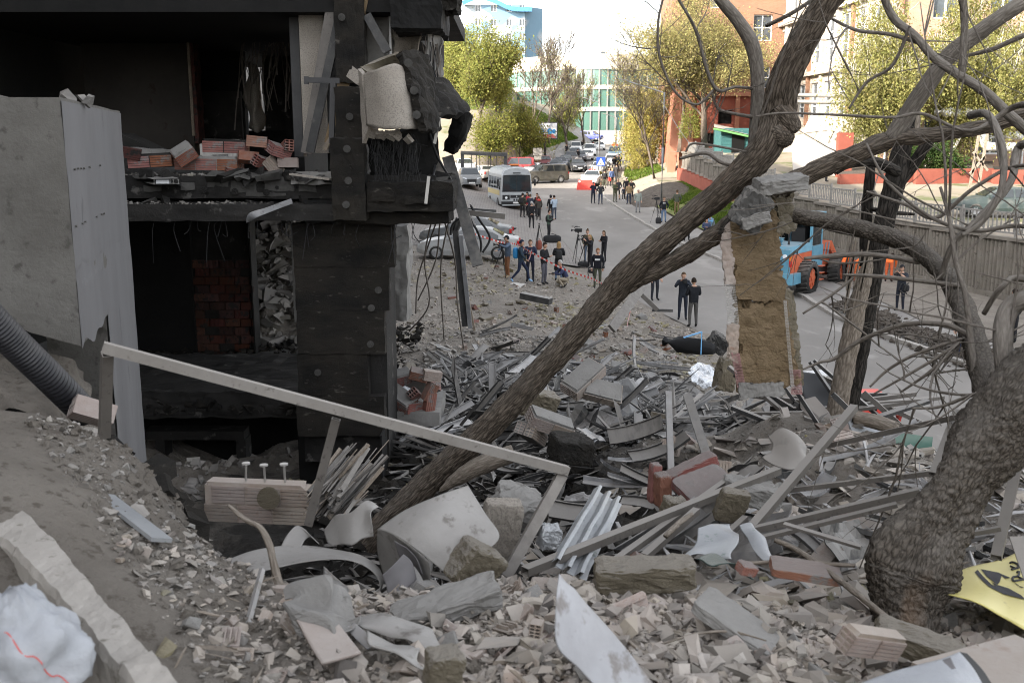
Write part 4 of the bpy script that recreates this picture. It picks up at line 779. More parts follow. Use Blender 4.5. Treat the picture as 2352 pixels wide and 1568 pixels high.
# interior seen through the hole: hanging rods and torn sheeting
hr = empty('hanging_rebar', V(620, 120, 16), 'tangle of thin bent rods hanging in the upper opening', 'rebar')
for k in range(26):
    u = 566 + rng.random() * 100; v = 50 + rng.random() * 90; mb = MB(); du = rng.uniform(-40, 30); dv = rng.uniform(60, 190); a, b = V(u, v, 15.8), V(u + du, v + dv, 15.5 + rng.random()); c = (a + b) / 2 + Vector((rng.uniform(-.15, .15), 0, rng.uniform(-.1, .25)))
    mb.tube(cr([a, c, b], 6), rng.choice([.006, .009, .013]), 5); mb.build('rod', 'rebar', hr)
mb = MB(); rag(mb, [[(562, 150, 17), (575, 150, 16.9), (590, 155, 17)], [(566, 220, 17), (582, 230, 16.7), (604, 240, 17)], [(572, 290, 17), (590, 300, 16.8), (610, 300, 17)]], .01, 5, .12, 3, 2); tag(mb.build('torn_sheet', 'plas', None, True), 'pale crumpled sheet hanging in the opening among rods', 'sheet')
# lower storey
col = bu
Yc = 11.9
for k, (v0, v1, u0, u1) in enumerate(((514, 613, 672, 906), (613.5, 713, 678, 893), (713.5, 813, 682, 884), (813.5, 910, 684, 846), (910.5, 1002, 682, 884))):
    roughbox('insulation_panel', 'burnt', bu, u0, v0, u1, v1, Yc + .01 * (k % 2), Yc + .16, .012, 6, seed=k)
part('column', 'soot', bu, 690, 514, 888, 1060, Yc + .18, 13.1)
for u, v in ((869, 666), (853, 707), (851, 790), (730, 855)): disc(bu, u, v, Yc - .02)
part('back_wall', 'char', bu, 280, 500, 445, 900, 16.5, 16.8)
bwall = part('inner_wall', 'soot', bu, 440, 500, 577, 880, 16.62, 16.85)
for r_ in range(13):
    v0 = 598 + r_ * 19.2
    for c_ in range(4):
        if rng.random() < .09: continue
        u0 = 440 + c_ * 35 + (8 if r_ % 2 else -6); mb = MB(); PX(mb, max(u0, 440), v0, min(u0 + 33, 577), v0 + 17.6, 16.56 + rng.uniform(-.015, .02), 16.61)
        for q in range(3): PX(mb, max(u0, 440) + 3 + q * 11, v0 + 1.5, max(u0, 440) + 8 + q * 11, v0 + 16, 16.545 + 0 * q, 16.56)
        mb.build('brick', 'brickw', bwall)
part('wall_end', 'soot', bu, 577, 500, 580, 815, 16.5, 16.85)
part('post', 'conc', bu, 671, 500, 679, 740, 15.2, 15.35)
part('back_wall', 'soot', bu, 604, 40, 680, 310, 18.3, 18.5)
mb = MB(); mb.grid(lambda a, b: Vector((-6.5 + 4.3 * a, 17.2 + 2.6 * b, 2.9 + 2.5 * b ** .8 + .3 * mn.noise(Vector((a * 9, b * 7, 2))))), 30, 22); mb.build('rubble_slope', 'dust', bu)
roughbox('lower_floor', 'soot', bu, 120, 900, 690, 960, 13.0, 15.5, .04, 4); part('lower_floor', 'soot', bu, -400, 875, 700, 915, 15.5, 19.5)
part('basement_wall', 'char', bu, -400, 930, 720, 1400, 14.2, 14.4); part('basement_wall', 'char', bu, 690, 980, 876, 1300, 12.4, 12.7); part('side_wall', 'char', bu, 876, 1000, 880, 1240, 11.6, 12.6)
part('basement_beam', 'soot', bu, 330, 990, 560, 1010, 13.4, 13.7)
for u in (360, 545): part('basement_post', 'soot', bu, u, 1010, u + 22, 1140, 13.4, 13.7)
roughbox('column', 'conc', bu, 888, 520, 936, 738, 15.0, 15.6, .05, 3)
roughbox('slab', 'conc', bu, 882, 946, 1010, 980, 13.0, 14.2, .012, 5)
# storeys above the frame: bare concrete floors and columns
for lv in range(5):
    mb = MB(); mb.bb((-15, 12.2, 8.6 + 3.1 * lv), (-1.0, 22, 8.85 + 3.1 * lv)); mb.build('floor_slab', 'soot', bu)
    for x in (-14, -9.5, -5.3, -1.6): mb = MB(); mb.bb((x - .25, 12.7, 8.86 + 3.1 * lv), (x + .25, 13.2, 11.69 + 3.1 * lv)); mb.build('column', 'soot', bu)
# ragged edges: plaster left on the slab, bent rods under the ledges
for k, (u, v, w, hh) in enumerate(((500, 420, 46, 20), (560, 430, 60, 26), (640, 424, 70, 30), (705, 430, 40, 22), (430, 428, 30, 18), (350, 434, 40, 14), (610, 447, 90, 8), (880, 452, 50, 20), (960, 460, 60, 18))): roughbox('plaster_patch', 'discm' if k < 7 else 'burnt', bu, u - w / 2, v - hh / 2, u + w / 2, v + hh / 2, 11.985 if k < 7 else 11.46, 12.02, .02, 7, seed=k * 3.)
for k in range(26):
    u = 300 + rng.random() * 730; a = V(u, 508 if u < 770 else 512, 11.8); mb = MB(); mb.tube(cr([a, a + Vector((rng.uniform(-.05, .05), -.03, -.08 - .1 * rng.random())), a + Vector((rng.uniform(-.1, .1), rng.uniform(-.1, .1), -.12 - .4 * rng.random() ** 2))], 3), .005, 4); mb.tc = {}; mb.build('bent_rod', 'wire', bu)
for k in range(40): 
    mb = MB(); u, v = rng.choice([(300 + 450 * rng.random(), 404), (770 + 260 * rng.random(), 418), (300 + 700 * rng.random(), 470)]); mb.chunk(V(u, v, 11.95), (rng.uniform(.05, .3), .2, rng.uniform(.03, .12)), rotm(rng.gauss(0, .3), rng.gauss(0, .3), rng.random()), rng, .5); mb.build('broken_edge', rng.choice(['soot', 'soot', 'discm']), bu)
# torn cladding on the corner
fc = empty('facade_fragment', V(900, 310, 11.3), 'torn corner of stucco cladding hanging from the burnt building edge', 'facade fragment')
mb = MB(); rag(mb, [[(836, 168, 11.2), (868, 158, 11.0), (912, 148, 11.05), (936, 165, 11.3)], [(838, 220, 11.2), (880, 215, 10.98), (925, 215, 11.0), (948, 225, 11.3)], [(845, 288, 11.2), (880, 297, 11.0), (935, 296, 11.0), (962, 296, 11.3)]], .02, 6, .012, 8); mb.build('stucco_face', 'plas', fc, True)
mb = MB(); rag(mb, [[(826, 158, 11.25), (836, 170, 11.18)], [(832, 230, 11.3), (842, 225, 11.2)], [(836, 330, 11.3), (852, 290, 11.2)]], .05, 6, .012, 8); mb.build('stucco_return', 'plas', fc)
mb = MB(); rag(mb, [[(915, 120, 11.2), (950, 120, 11.35), (975, 126, 11.5)], [(935, 180, 11.1), (965, 190, 11.3), (995, 190, 11.6)], [(958, 250, 11.1), (985, 250, 11.3), (1002, 260, 11.6)], [(970, 302, 11.1), (990, 302, 11.3), (1006, 300, 11.6)]], .09, 7, .03, 12); mb.build('burnt_wool', 'burnt', fc)
mb = MB(); rag(mb, [[(826, 155, 11.3), (870, 138, 11.4), (915, 121, 11.3)], [(842, 168, 11.3), (880, 158, 11.5), (925, 150, 11.4)]], .04, 6, .01, 9); mb.build('stucco_top', 'insul', fc)
mb = MB(); rag(mb, [[(975, 190, 11.9), (1010, 185, 12.1), (1040, 215, 12.3)], [(985, 232, 11.6), (1030, 230, 11.8), (1062, 240, 12.1)], [(995, 272, 11.5), (1040, 268, 11.7), (1076, 258, 12.0)]], .1, 7, .035, 10); mb.build('burnt_wool', 'burnt', fc)
mb = MB(); rag(mb, [[(1040, 262, 11.9), (1076, 258, 11.9), (1078, 272, 12.3)], [(1035, 305, 12.1), (1060, 310, 12.0), (1070, 300, 12.5)], [(1020, 345, 12.3), (1040, 348, 12.3), (1050, 340, 12.7)]], .08, 7, .03, 10); mb.build('burnt_wool', 'char', fc)
mb = MB(); rag(mb, [[(845, 300, 11.6), (900, 305, 11.6), (1000, 275, 11.9)], [(850, 350, 11.9), (920, 360, 11.9), (1005, 330, 12.1)], [(850, 410, 12), (930, 412, 12), (1010, 400, 12.2)]], .05, 6, .05, 5); mb.build('burnt_lining', 'char', fc)
for u, v, Y in ((938, 145, 11.1), (951, 208, 11.05), (957, 264, 11.05), (1015, 215, 11.85)): disc(fc, u, v, Y, .045, 'discm')
for k in range(9):
    mb = MB(); u, v = 850 + rng.random() * 110, 300 + rng.random() * 22; mb.chunk(V(u, v, 11.3), (.09, .05, .07), rotm(rng.random(), rng.random(), rng.random())); mb.build('stucco_flake', 'plas', fc)
mb = MB()
for k in range(120):
    u, v = 850 + rng.random() * 110, 305 + rng.random() * 30; p = V(u, v, 11.5); mb.tube([p, p + Vector((rng.uniform(-.06, .06), 0, -.15 * rng.random() - .05)), p + Vector((rng.uniform(-.12, .12), .03, -.5 * rng.random() - .1))], .0022, 3, False)
mb.build('torn_fibres', 'wire', fc)['kind'] = 'stuff'
tt = empty('plaster_remnant', V(960, 150, 12.6), 'ragged grey plaster panel hanging against the trees at the building edge', 'panel')
mb = MB(); rag(mb, [[(982, 70, 12.5), (1000, 68, 12.6), (1014, 70, 12.7)], [(980, 110, 12.5), (1000, 120, 12.7), (1013, 110, 12.7)], [(985, 150, 12.5), (1000, 160, 12.6), (1018, 155, 12.7)], [(995, 175, 12.5), (1004, 190, 12.6), (1017, 190, 12.7)]], .02, 6, .05, 7); mb.build('plaster', 'conc', tt)
mb = MB(); rag(mb, [[(900, 66, 12.8), (940, 68, 12.8), (975, 66, 12.8)], [(905, 95, 12.8), (940, 92, 12.9), (965, 98, 12.8)], [(905, 120, 12.8), (930, 125, 12.9), (960, 122, 12.8)]], .03, 6, .05, 7); mb.build('plaster', 'plas', tt)
for k in range(14):
    u = 955 + rng.random() * 55; v = 70 + rng.random() * 40; a = V(u, v, 12.5); mb = MB(); mb.tube([a, a + Vector((rng.uniform(-.05, .05), 0, -.2)), a + Vector((rng.uniform(-.1, .1), .05, -.35 - .5 * rng.random()))], .007, 4); mb.build('hanging_strand', rng.choice(['wire', 'rebar']), tt)
# things left hanging and leaning at the corner
def bar(name, a, b, w, t, mat, label, cat, up=Vector((0, 1, 0)), hol=False, group=None):
    mb = MB(); (mb.hollow if hol else mb.beam)(a, b, w, t, up=up); return tag(mb.build(name, mat), label, cat, group)
bar('steel_profile', V(1028, 360, 12.6), V(1098, 610, 12.2), .14, .05, 'dkstrip', 'dark steel profile hanging down past the burnt ledge towards the cars', 'profile')
bar('steel_profile', V(968, 320, 12.3), V(1016, 405, 12.1), .10, .06, 'metal', 'grey bent profile across the burnt ledge corner', 'profile')
bar('aluminium_profile', V(1062, 487, 13), V(1160, 497, 13), .07, .08, 'metal', 'pale aluminium rail jutting right from the burnt ledge', 'profile'); bar('aluminium_profile', V(1052, 480, 13.2), V(1140, 486, 13.2), .05, .05, 'dkstrip', 'dark thin rail just above the pale jutting rail', 'profile')
wp = empty('window_profile', V(1075, 745, 17), 'tall split window profile standing upright in the debris', 'profile')
mb = MB(); mb.beam(V(1046, 530, 16.8), V(1068, 748, 17), .10, .08, up=Vector((0, 1, 0))); mb.build('outer_strip', 'dkstrip', wp); mb = MB(); mb.beam(V(1058, 540, 16.75), V(1080, 752, 16.95), .07, .09, up=Vector((0, 1, 0))); mb.build('inner_strip', 'strip', wp); mb = MB(); mb.beam(V(1066, 640, 16.9), V(1090, 758, 17.1), .04, .08, up=Vector((0, 1, 0))); mb.build('split_strip', 'wood', wp)
for k, (a, b) in enumerate((((1046, 536), (1072, 480)), ((1072, 480), (1090, 520)), ((1042, 530), (1052, 500)))): mb = MB(); mb.beam(V(*a, 16.8), V(*b, 16.7), .05, .05); mb.build('bent_end', 'dkstrip', wp)
CB = [[(1003, 508, 12.6), (985, 560, 13), (960, 640, 13.4), (955, 720, 13.6)], [(1010, 508, 12.6), (1000, 600, 13.2), (960, 690, 13.6)], [(1020, 505, 12.6), (1045, 600, 13.6), (1050, 690, 14), (1065, 800, 14.5)], [(1030, 508, 12.6), (1012, 620, 13.4), (1020, 780, 14.4)], [(990, 512, 12.6), (975, 600, 13), (985, 700, 13.6), (940, 760, 14)], [(1060, 500, 13.2), (1090, 520, 13.2), (1105, 560, 13.3), (1098, 600, 13.3)], [(1062, 498, 13.2), (1040, 515, 13.2), (1035, 540, 13.2)], [(1080, 470, 13), (1098, 500, 13), (1125, 545, 13.2), (1108, 580, 13.2)], [(985, 300, 11.9), (1005, 360, 12), (1040, 420, 12.2)], [(1000, 380, 12), (985, 450, 11.6), (978, 465, 11.5)]]
CN = ['thin', 'second', 'long', 'slack', 'kinked', 'hooked', 'short looped', 'curling', 'upper', 'fraying']
for k, p in enumerate(CB):
    mb = MB(); mb.tube(cr([V(*q) for q in p], 6), .011 if k < 5 else .016, 5); tag(mb.build('hanging_cable', 'wire' if k > 4 else 'rebar', None, True), '%s dark cable hanging from the corner of the burnt ledge' % CN[k], 'cable')
bar('perforated_strip', V(985, 405, 11.4), V(978, 468, 11.4), .035, .012, 'net', 'pale perforated corner strip dangling before the burnt ledge', 'strip'); bar('perforated_strip', V(1010, 270, 11.5), V(998, 330, 11.5), .035, .012, 'net', 'short pale perforated strip dangling below the torn cladding', 'strip')
mb = MB(); rag(mb, [[(566, 512, 11.5), (578, 508, 11.5)], [(572, 490, 11.45), (590, 500, 11.45)], [(612, 476, 11.5), (618, 488, 11.5)], [(668, 456, 11.55), (672, 468, 11.55)]], .008, 8, .01, 3); tag(mb.build('bent_trim', 'strip', None, True), 'curled pale metal trim hanging over the burnt slab edge', 'trim')
bar('speckled_trim', V(668, 400, 11.7), V(760, 412, 11.6), .10, .02, 'plas', 'flat speckled trim board lying on the slab edge', 'trim', Vector((0, 0, 1)))
tr = empty('cable_tray', V(350, 420, 11.7), 'white metal window box lying tilted on the slab edge', 'window box')
mb = MB(); mb.add([V(300, 398, 12.4), V(352, 412, 11.7), V(412, 410, 11.7), V(360, 396, 12.4)], [(0, 1, 2, 3)]); mb.build('lid', 'grail', tr)
mb = MB(); mb.add([V(352, 424, 11.7), V(300, 410, 12.4), V(360, 410, 12.4), V(413, 423, 11.7)], [(0, 1, 2, 3)]); mb.build('base', 'grail', tr)
for u0, u1, v0, v1 in ((358, 388, 413.5, 416), (358, 388, 417, 422)): mb = MB(); PX(mb, u0, v0, u1, v1, 11.72, 11.8); mb.build('slat', 'wframe', tr)
for u in (354, 398, 410): mb = MB(); mb.cyl(V(u, 412, 11.72), V(u, 423, 11.72), .012, 8); mb.build('roller', 'grail', tr)
# ------------------------------------------------------------------ hollow bricks, singly and in mortared lumps
def brickdata(name, d=(.25, .12, .14), cells=(4, 2), mat='redbrick'):
    "hollow clay brick: grooved sides, cells through the end"
    mb = MB(); x, y, z = d[0] / 2, d[1] / 2, d[2] / 2; ng = 5; prof = []
    for side in (0, 1):
        for k in range(ng):
            a = -1 + 2 * (k + .1) / ng; b = -1 + 2 * (k + .9) / ng; yy = y if side == 0 else -y; yi = yy * .84
            seg = [(a * z, yy), (b * z, yy), (b * z + .001, yi), (b * z + 2 * z * .18 / ng, yi)] if side == 0 else None
            if side == 0: prof += seg
        if side == 0: prof = prof[:-2]
    back = [(w, -q) for w, q in reversed(prof)]; ring = prof + back; n = len(ring)
    vs = [Vector((-x, q, w)) for w, q in ring] + [Vector((x, q, w)) for w, q in ring]; mb.add(vs, [(i, (i + 1) % n, n + (i + 1) % n, n + i) for i in range(n)])
    for e in (-1, 1):     # ends as a lattice around recessed cells
        nx, nz = cells; t = .012; xe = e * x
        for i in range(nz):
            for j in range(nx):
                y0 = -y * .93 + (2 * y * .93) * i / nz + t / 2; y1 = -y * .93 + (2 * y * .93) * (i + 1) / nz - t / 2; z0 = -z + 2 * z * j / nx + t / 2; z1 = -z + 2 * z * (j + 1) / nx - t / 2
                Y0, Y1, Z0, Z1 = -y * .93 + 2 * y * .93 * i / nz, -y * .93 + 2 * y * .93 * (i + 1) / nz, -z + 2 * z * j / nx, -z + 2 * z * (j + 1) / nx
                o = [(xe, Y0, Z0), (xe, Y1, Z0), (xe, Y1, Z1), (xe, Y0, Z1)]; p = [(xe, y0, z0), (xe, y1, z0), (xe, y1, z1), (xe, y0, z1)]; dd = [(xe - e * .05, b_, c_) for a_, b_, c_ in p]
                f = [(k, (k + 1) % 4, 4 + (k + 1) % 4, 4 + k) for k in range(4)] + [(4 + k, 4 + (k + 1) % 4, 8 + (k + 1) % 4, 8 + k) for k in range(4)]
                k0 = mb.add([Vector(a) for a in o + p + dd], f); mb.add([Vector(a) for a in dd], [(0, 1, 2, 3)], 1)
    return mb.data(name, [mat, 'dark'])
BD = brickdata('hollow_brick'); BD2 = brickdata('hollow_block', (.25, .25, .14), (4, 5)); BDs = brickdata('sooty_brick', (.25, .12, .14), (4, 2), 'brickw'); BDg = brickdata('dusty_brick', (.25, .12, .14), (4, 2), 'frag')
def brick(loc, rot, me, label=None, group=None, name='hollow_brick', sc=1.):
    o = bpy.data.objects.new(name, me); COL.objects.link(o); o.location = loc; o.rotation_euler = rot; o.scale = (sc,) * 3; WO[o] = Vector(loc)
    return tag(o, label, 'brick' if label else None, group)
def lump(c, rot, nx, ny, nz, me, label, mort='conc', d=(.25, .12, .14), sc=1.):
    "a lump of bricks still mortared together; each brick a part"
    o = empty('masonry_lump', c, label, 'masonry lump'); o.rotation_euler = rot; o.scale = (sc,) * 3; g = .012
    for i in range(nx):
        for j in range(ny):
            for k in range(nz):
                b = bpy.data.objects.new('brick', me); COL.objects.link(b); b.parent = o; b.location = ((i - (nx - 1) / 2) * (d[0] + g) + (.06 if k % 2 else 0), (j - (ny - 1) / 2) * (d[1] + g), (k + .5) * (d[2] + g)); WO[b] = Vector(c)
    mb = MB(); w = Vector((nx * (d[0] + g) - .03, ny * (d[1] + g) - .03, nz * (d[2] + g)))
    mb.box((0, 0, w.z / 2), (w.x, w.y, w.z - .01)); mb.chunk((0, 0, w.z + .005), (w.x * .96, w.y * .97, .03), None, rng, .06)
    k = bpy.data.objects.new('mortar', mb.data('mortar', mort)); COL.objects.link(k); k.parent = o; return o
GB = 'loose hollow bricks'
# on the upper slab
lump(V(353, 385, 12.4), (0, R(-3), R(8)), 2, 3, 1, BD, 'flat lump of red hollow bricks at the left end of the slab', 'soot')
lump(V(482, 392, 12.3), (0, R(1), R(-4)), 3, 2, 1, BD, 'cracked row of red hollow bricks lying lowest on the slab', 'conc')
lump(V(520, 352, 12.7), (0, R(2), R(6)), 2, 3, 1, BD, 'grey topped lump of red bricks lying highest on the slab', 'soot')
lump(V(432, 366, 12.2), (R(20), R(-32), R(20)), 1, 2, 1, BD, 'tilted pair of red bricks leaning on the slab heap', 'conc')
for k, (u, v, e, me, lb) in enumerate(((590, 325, (0, .1, .2), BD, 'red brick on top right of the slab heap'), (640, 345, (.3, .3, .7), BD2, 'tilted grey faced block right of the slab heap'), (600, 372, (.5, .2, 1.2), BD, 'dark red brick wedged under the slab heap'), (570, 362, (1.2, .1, .4), BD, 'upended red brick in the middle of the slab heap'), (628, 382, (.6, .9, .4), BDg, 'crusted grey brick standing at the slab edge'), (662, 374, (1.5, 0, .1), BDg, 'upright ribbed grey brick beside the beige pilaster'), (660, 338, (.1, .2, 2.), BD, 'brick lying against the beige pilaster'), (540, 398, (.2, .1, .6), BD, 'small red brick lying at the slab edge'), (300, 352, (.1, .2, .3), BDs, 'sooty brick by the pale concrete pillar'))): brick(V(u, v, 12.2), e, me, lb, sc=.95)
bar('fallen_lintel', V(288, 318, 13.2), V(400, 372, 13.0), .3, .14, 'soot', 'sooty fallen lintel sloping behind the slab bricks', 'lintel', Vector((0, 0, 1)))
bar('plaster_slab', V(320, 345, 13), V(372, 352, 12.9), .4, .08, 'conc', 'grey plaster slab lying behind the slab bricks', 'slab', Vector((0, 0, 1)))
# on the small concrete slab right of the column
for k, (u, v, e, me, lb) in enumerate(((905, 872, (.2, -.2, .3), None, 'upper red masonry lump on the small concrete slab'), (912, 908, (.35, .45, -.5), None, 'big tilted red masonry lump on the small concrete slab'), (972, 880, (-.5, .5, .9), None, 'ribbed red masonry lump standing on the small slab'))): lump(V(u, v + 12, 13.4 - .2 * (k == 1)), e, 2, 2, 1, BD, lb, 'conc')
for k, (u, v, e, me, lb) in enumerate(((992, 862, (.1, .2, .4), BDg, 'grey crusted brick on top of the small slab heap'), (987, 900, (.3, -1.1, .3), BD, 'red brick showing round cells at the slab end'), (987, 922, (0, -1.4, .5), BD, 'red brick standing on end at the slab edge'), (952, 905, (.8, .4, 1.4), BD, 'broken red brick in the small slab heap'), (895, 930, (.2, .5, .2), BD, 'red brick under the tilted masonry lump'), (948, 935, (.1, .1, .8), BD, 'red brick lying flat on the small slab edge'), (962, 860, (.5, .3, .2), BD, 'red brick at the back of the small slab heap'))): brick(V(u, v, 13.1), e, me, lb)
# sooty bricks on the lower floor
for k in range(22):
    u, v = 530 + 150 * rng.random(), 835 + 45 * rng.random(); brick(V(u, v, 15.2 + rng.random()), (rng.random() * 3, rng.random() * 3, rng.random() * 3), rng.choice([BDs, BDs, BD]), 'dark brick in the heap on the burnt lower floor', 'bricks heaped on the lower floor')
# brick block with insulation pins in the pit
pit = lump(V(592, 1196, 7.3), (R(3), R(2), R(-2)), 3, 1, 2, BDg, 'dusty hollow block masonry in the pit with insulation pins', 'frag', sc=1.02)
for u, v0, v1 in ((565, 1064, 1110), (610, 1068, 1113), (656, 1066, 1116)):
    a, b = V(u, v1 + 5, 7.3), V(u - (4 if u > 600 else 0), v0, 7.2); mb = MB(); mb.cyl(b, a, .009, 8); mb.cyl(b + Vector((0, 0, -.004)), b + Vector((0, 0, .006)), .032, 14); tag(mb.build('insulation_pin', 'net'), {565: 'left insulation pin standing on the pit masonry', 610: 'middle insulation pin standing on the pit masonry', 656: 'right insulation pin standing on the pit masonry'}[u], 'pin')
mb = MB(); p = V(618, 1142, 7.1); mb.cyl(p, p + Vector((0, -.03, 0)), .085, 18); tag(mb.build('mortar_dab', 'insul'), 'round mortar dab stuck to the pit masonry face', 'mortar dab')
# pale concrete pillar, near left
lp = empty('concrete_pillar', (-3.6, 8, 3), 'massive pale grey concrete pillar with a broken foot', 'pillar')
P1, P2 = V(138, 222, 6.5), V(275, 255, 9.4); zt = 6.78
def quadp(name, mat, foot, z0, z1, amp, seed):
    "pillar block with rough surface; foot: four (x,y); z0 may be a function of x,y"
    mb = MB(); nu = 44; nv = 36; per = []
    for k in range(4):
        a, b = Vector(foot[k]), Vector(foot[(k + 1) % 4]); per += [a.lerp(b, i / 11) for i in range(11)]
    def f(a, b):
        p = per[int(round(a * 44)) % 44]; zb = z0(p.x, p.y) if callable(z0) else z0; w = Vector((p.x, p.y, zb + (z1 - zb) * b)); return w + mn.noise_vector(w * 4 + Vector((seed, 0, 0))) * amp + mn.noise_vector(w * 13) * amp * .4
    mb.grid(f, 44, nv, 0, 0, True); k = 0; mb.f.append(tuple(i * nv + nv - 1 for i in range(44))); mb.m.append(0); mb.f.append(tuple(i * nv for i in range(43, -1, -1))); mb.m.append(0)
    return mb.build(name, mat, lp)
u1 = (P1.x, 6.5); u2 = (P2.x, 9.4)
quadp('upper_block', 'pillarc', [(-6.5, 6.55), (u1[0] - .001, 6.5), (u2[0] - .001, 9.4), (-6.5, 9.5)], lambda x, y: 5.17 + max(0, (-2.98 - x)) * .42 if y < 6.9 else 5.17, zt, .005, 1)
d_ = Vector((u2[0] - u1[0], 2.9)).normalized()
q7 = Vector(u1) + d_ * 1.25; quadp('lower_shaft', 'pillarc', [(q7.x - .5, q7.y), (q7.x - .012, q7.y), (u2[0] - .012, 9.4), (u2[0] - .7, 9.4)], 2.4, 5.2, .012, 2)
mb = MB(); n_ = Vector((d_.y, -d_.x, 0))
def face(a, b): s = a * 3.0; p = Vector((u1[0], u1[1], 0)) + Vector((d_.x, d_.y, 0)) * s; zb = 5.15 + .08 * mn.noise(Vector((s * 3, 0, 0))) if LOW is False else 2.4; w = Vector((p.x, p.y, zb + (zt - .02 - zb) * b)); return w + n_ * (.004 + .004 * mn.noise(w * 6) - (.003 if abs(w.z - 5.62 - .06 * mn.noise(w * 7)) < .05 else 0))
for s0, s1, nn, LOW in ((0, 1.25 / 3, 26, False), (1.25 / 3, 1, 36, True)): mb.grid(lambda a, b: face(s0 + (s1 - s0) * a, b) , nn, 60)
mb.build('skylit_face', 'conc_l', lp)
for k in range(14):       # casting marks: boards, knots and pits on the shaded face
    x = -3.0 - rng.random() * 1.9; z = 5.6 + rng.random() * 1.1; mb = MB(); mb.chunk((x, 6.512, z), (rng.uniform(.02, .12), .02, rng.uniform(.01, .06)), rotm(0, rng.uniform(-.2, .2), 0), rng, .4); mb.build('casting_mark', 'pillarc', lp)
for row, z in enumerate((6.32, 5.95)):
    for k in range(11):
        if rng.random() < .45: continue
        s = .12 + k * .13 + .9 * (row == 2) * .6; p = Vector((u1[0] + d_.x * s, u1[1] + d_.y * s, z + .005 * rng.random() + (row == 2) * .01 * k)); mb = MB(); mb.cyl(p + n_ * .0, p + n_ * .017, .012, 7); mb.build('form_dot', 'pillarc', lp)
for k in range(8):
    mb = MB(); x = -4.0 + rng.random() * 1.0; mb.chunk((x, 6.9 + rng.random() * .6, zt + .02), (.10 * rng.random() + .03, .06, .04 * rng.random() + .02), rotm(rng.random(), rng.random(), rng.random()), rng, .4); tag(mb.build('rubble_piece', 'chipd'), 'lump of rubble lying on top of the pale pillar', 'rubble', 'rubble on the pillar top')
# corrugated drain pipe
mb = MB(); ctr = cr([V(-60, 690, 5.55), V(20, 775, 5.7), V(110, 862, 5.9), V(196, 948, 6.25)], 60); mb.tube(ctr, [.086 + (.008 if k % 4 < 2 else -.003) for k in range(len(ctr))], 26); tag(mb.build('drain_pipe', 'pipe', None, True), 'thick black corrugated drain pipe sloping under the pale pillar', 'pipe')
brick(V(212, 945, 6.0), (R(60), R(25), R(30)), BDg, 'pale hollow brick showing cells at the pipe end')
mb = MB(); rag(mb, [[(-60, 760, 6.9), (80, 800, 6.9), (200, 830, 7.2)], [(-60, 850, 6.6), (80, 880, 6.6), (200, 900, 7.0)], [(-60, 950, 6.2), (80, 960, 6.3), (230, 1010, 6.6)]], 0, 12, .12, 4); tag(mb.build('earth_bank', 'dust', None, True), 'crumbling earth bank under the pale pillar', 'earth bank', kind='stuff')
# ------------------------------------------------------------------ damaged trees in the foreground
def zplane(u, v, z):
    d = V(u, v, 1.) - Vector((0, 0, CAMZ)); t = (z - CAMZ) / d.z; return Vector((d.x * t, t, z))
def barkd(amp, fr=11., lump=0., seed=0., zk=.28):
    def f(c, s, L, r):
        p = Vector((c * r * fr, s * r * fr, L * fr * zk + seed)); p += mn.noise_vector(p * 1.5) * .35; dd = mn.voronoi(p)[0]; w = min(1., (dd[1] - dd[0]) * 2.4); w2 = mn.noise(Vector((c * r * fr * 2.6, s * r * fr * 2.6, L * fr * .8 + 9 + seed)))
        e = mn.noise(Vector((c * r * 5 + 3, s * r * 5, L * 3.2 + seed))) if lump else 0
        return amp * (w - .62 + w2 * .4) + lump * e
    return f
def limb(pts, n=8, k=None): # (u, v, Y, width in px) -> centreline and radii
    q = cr([list(V(p[0], p[1], p[2])) + [p[3] / 2 / FPX * p[2]] for p in pts], n); return [Vector(a[:3]) for a in q], [float(a[3]) for a in q]
def branch(parent, pts, mat, name='branch', n=8, seg=9, amp=.0, seed=0., lump=0.):
    c, r = limb(pts, n); mb = MB(); mb.tube(c, r, seg, True, barkd(amp, 14., lump, seed) if amp else None); return mb.build(name, mat, parent, True)
TW = random.Random(11)
def twigs(limbs, cnt, L, rad, tips=True):
    "thin side shoots off given centrelines, each forking once or twice"
    mb = MB()
    for _ in range(cnt):
        c = TW.choice(limbs); i = TW.randrange(1, len(c) - 1); p = c[i].copy(); d = (c[i + 1] - c[i - 1]).normalized(); w = Vector((TW.gauss(0, 1), TW.gauss(0, .6), TW.gauss(.1, 1))); d = (d * TW.uniform(-.4, .8) + w.normalized()).normalized()
        def shoot(p, d, ln, r, lv):
            pts = [p]; n = 6
            for k in range(n): d = (d + Vector((TW.gauss(0, .09), TW.gauss(0, .06), TW.gauss(.02, .09)))).normalized(); pts.append(pts[-1] + d * ln / n)
            mb.tube(pts, [r * (1 - .7 * k / n) for k in range(n + 1)], 5, False)
            if lv < 2:
                for _k in range(TW.randint(1, 3)): i = TW.randint(1, n - 1); e = (d + Vector((TW.gauss(0, .8), TW.gauss(0, .5), TW.gauss(.1, .8)))).normalized(); shoot(pts[i], e, ln * TW.uniform(.3, .7), r * .6, lv + 1)
        shoot(p, d, L * TW.uniform(.5, 1.2), rad * TW.uniform(.6, 1.3), 0)
    return mb
lt = empty('leaning_tree', V(900, 1190, 9.35), 'broken tree leaning across the picture from the pit to upper right', 'tree')
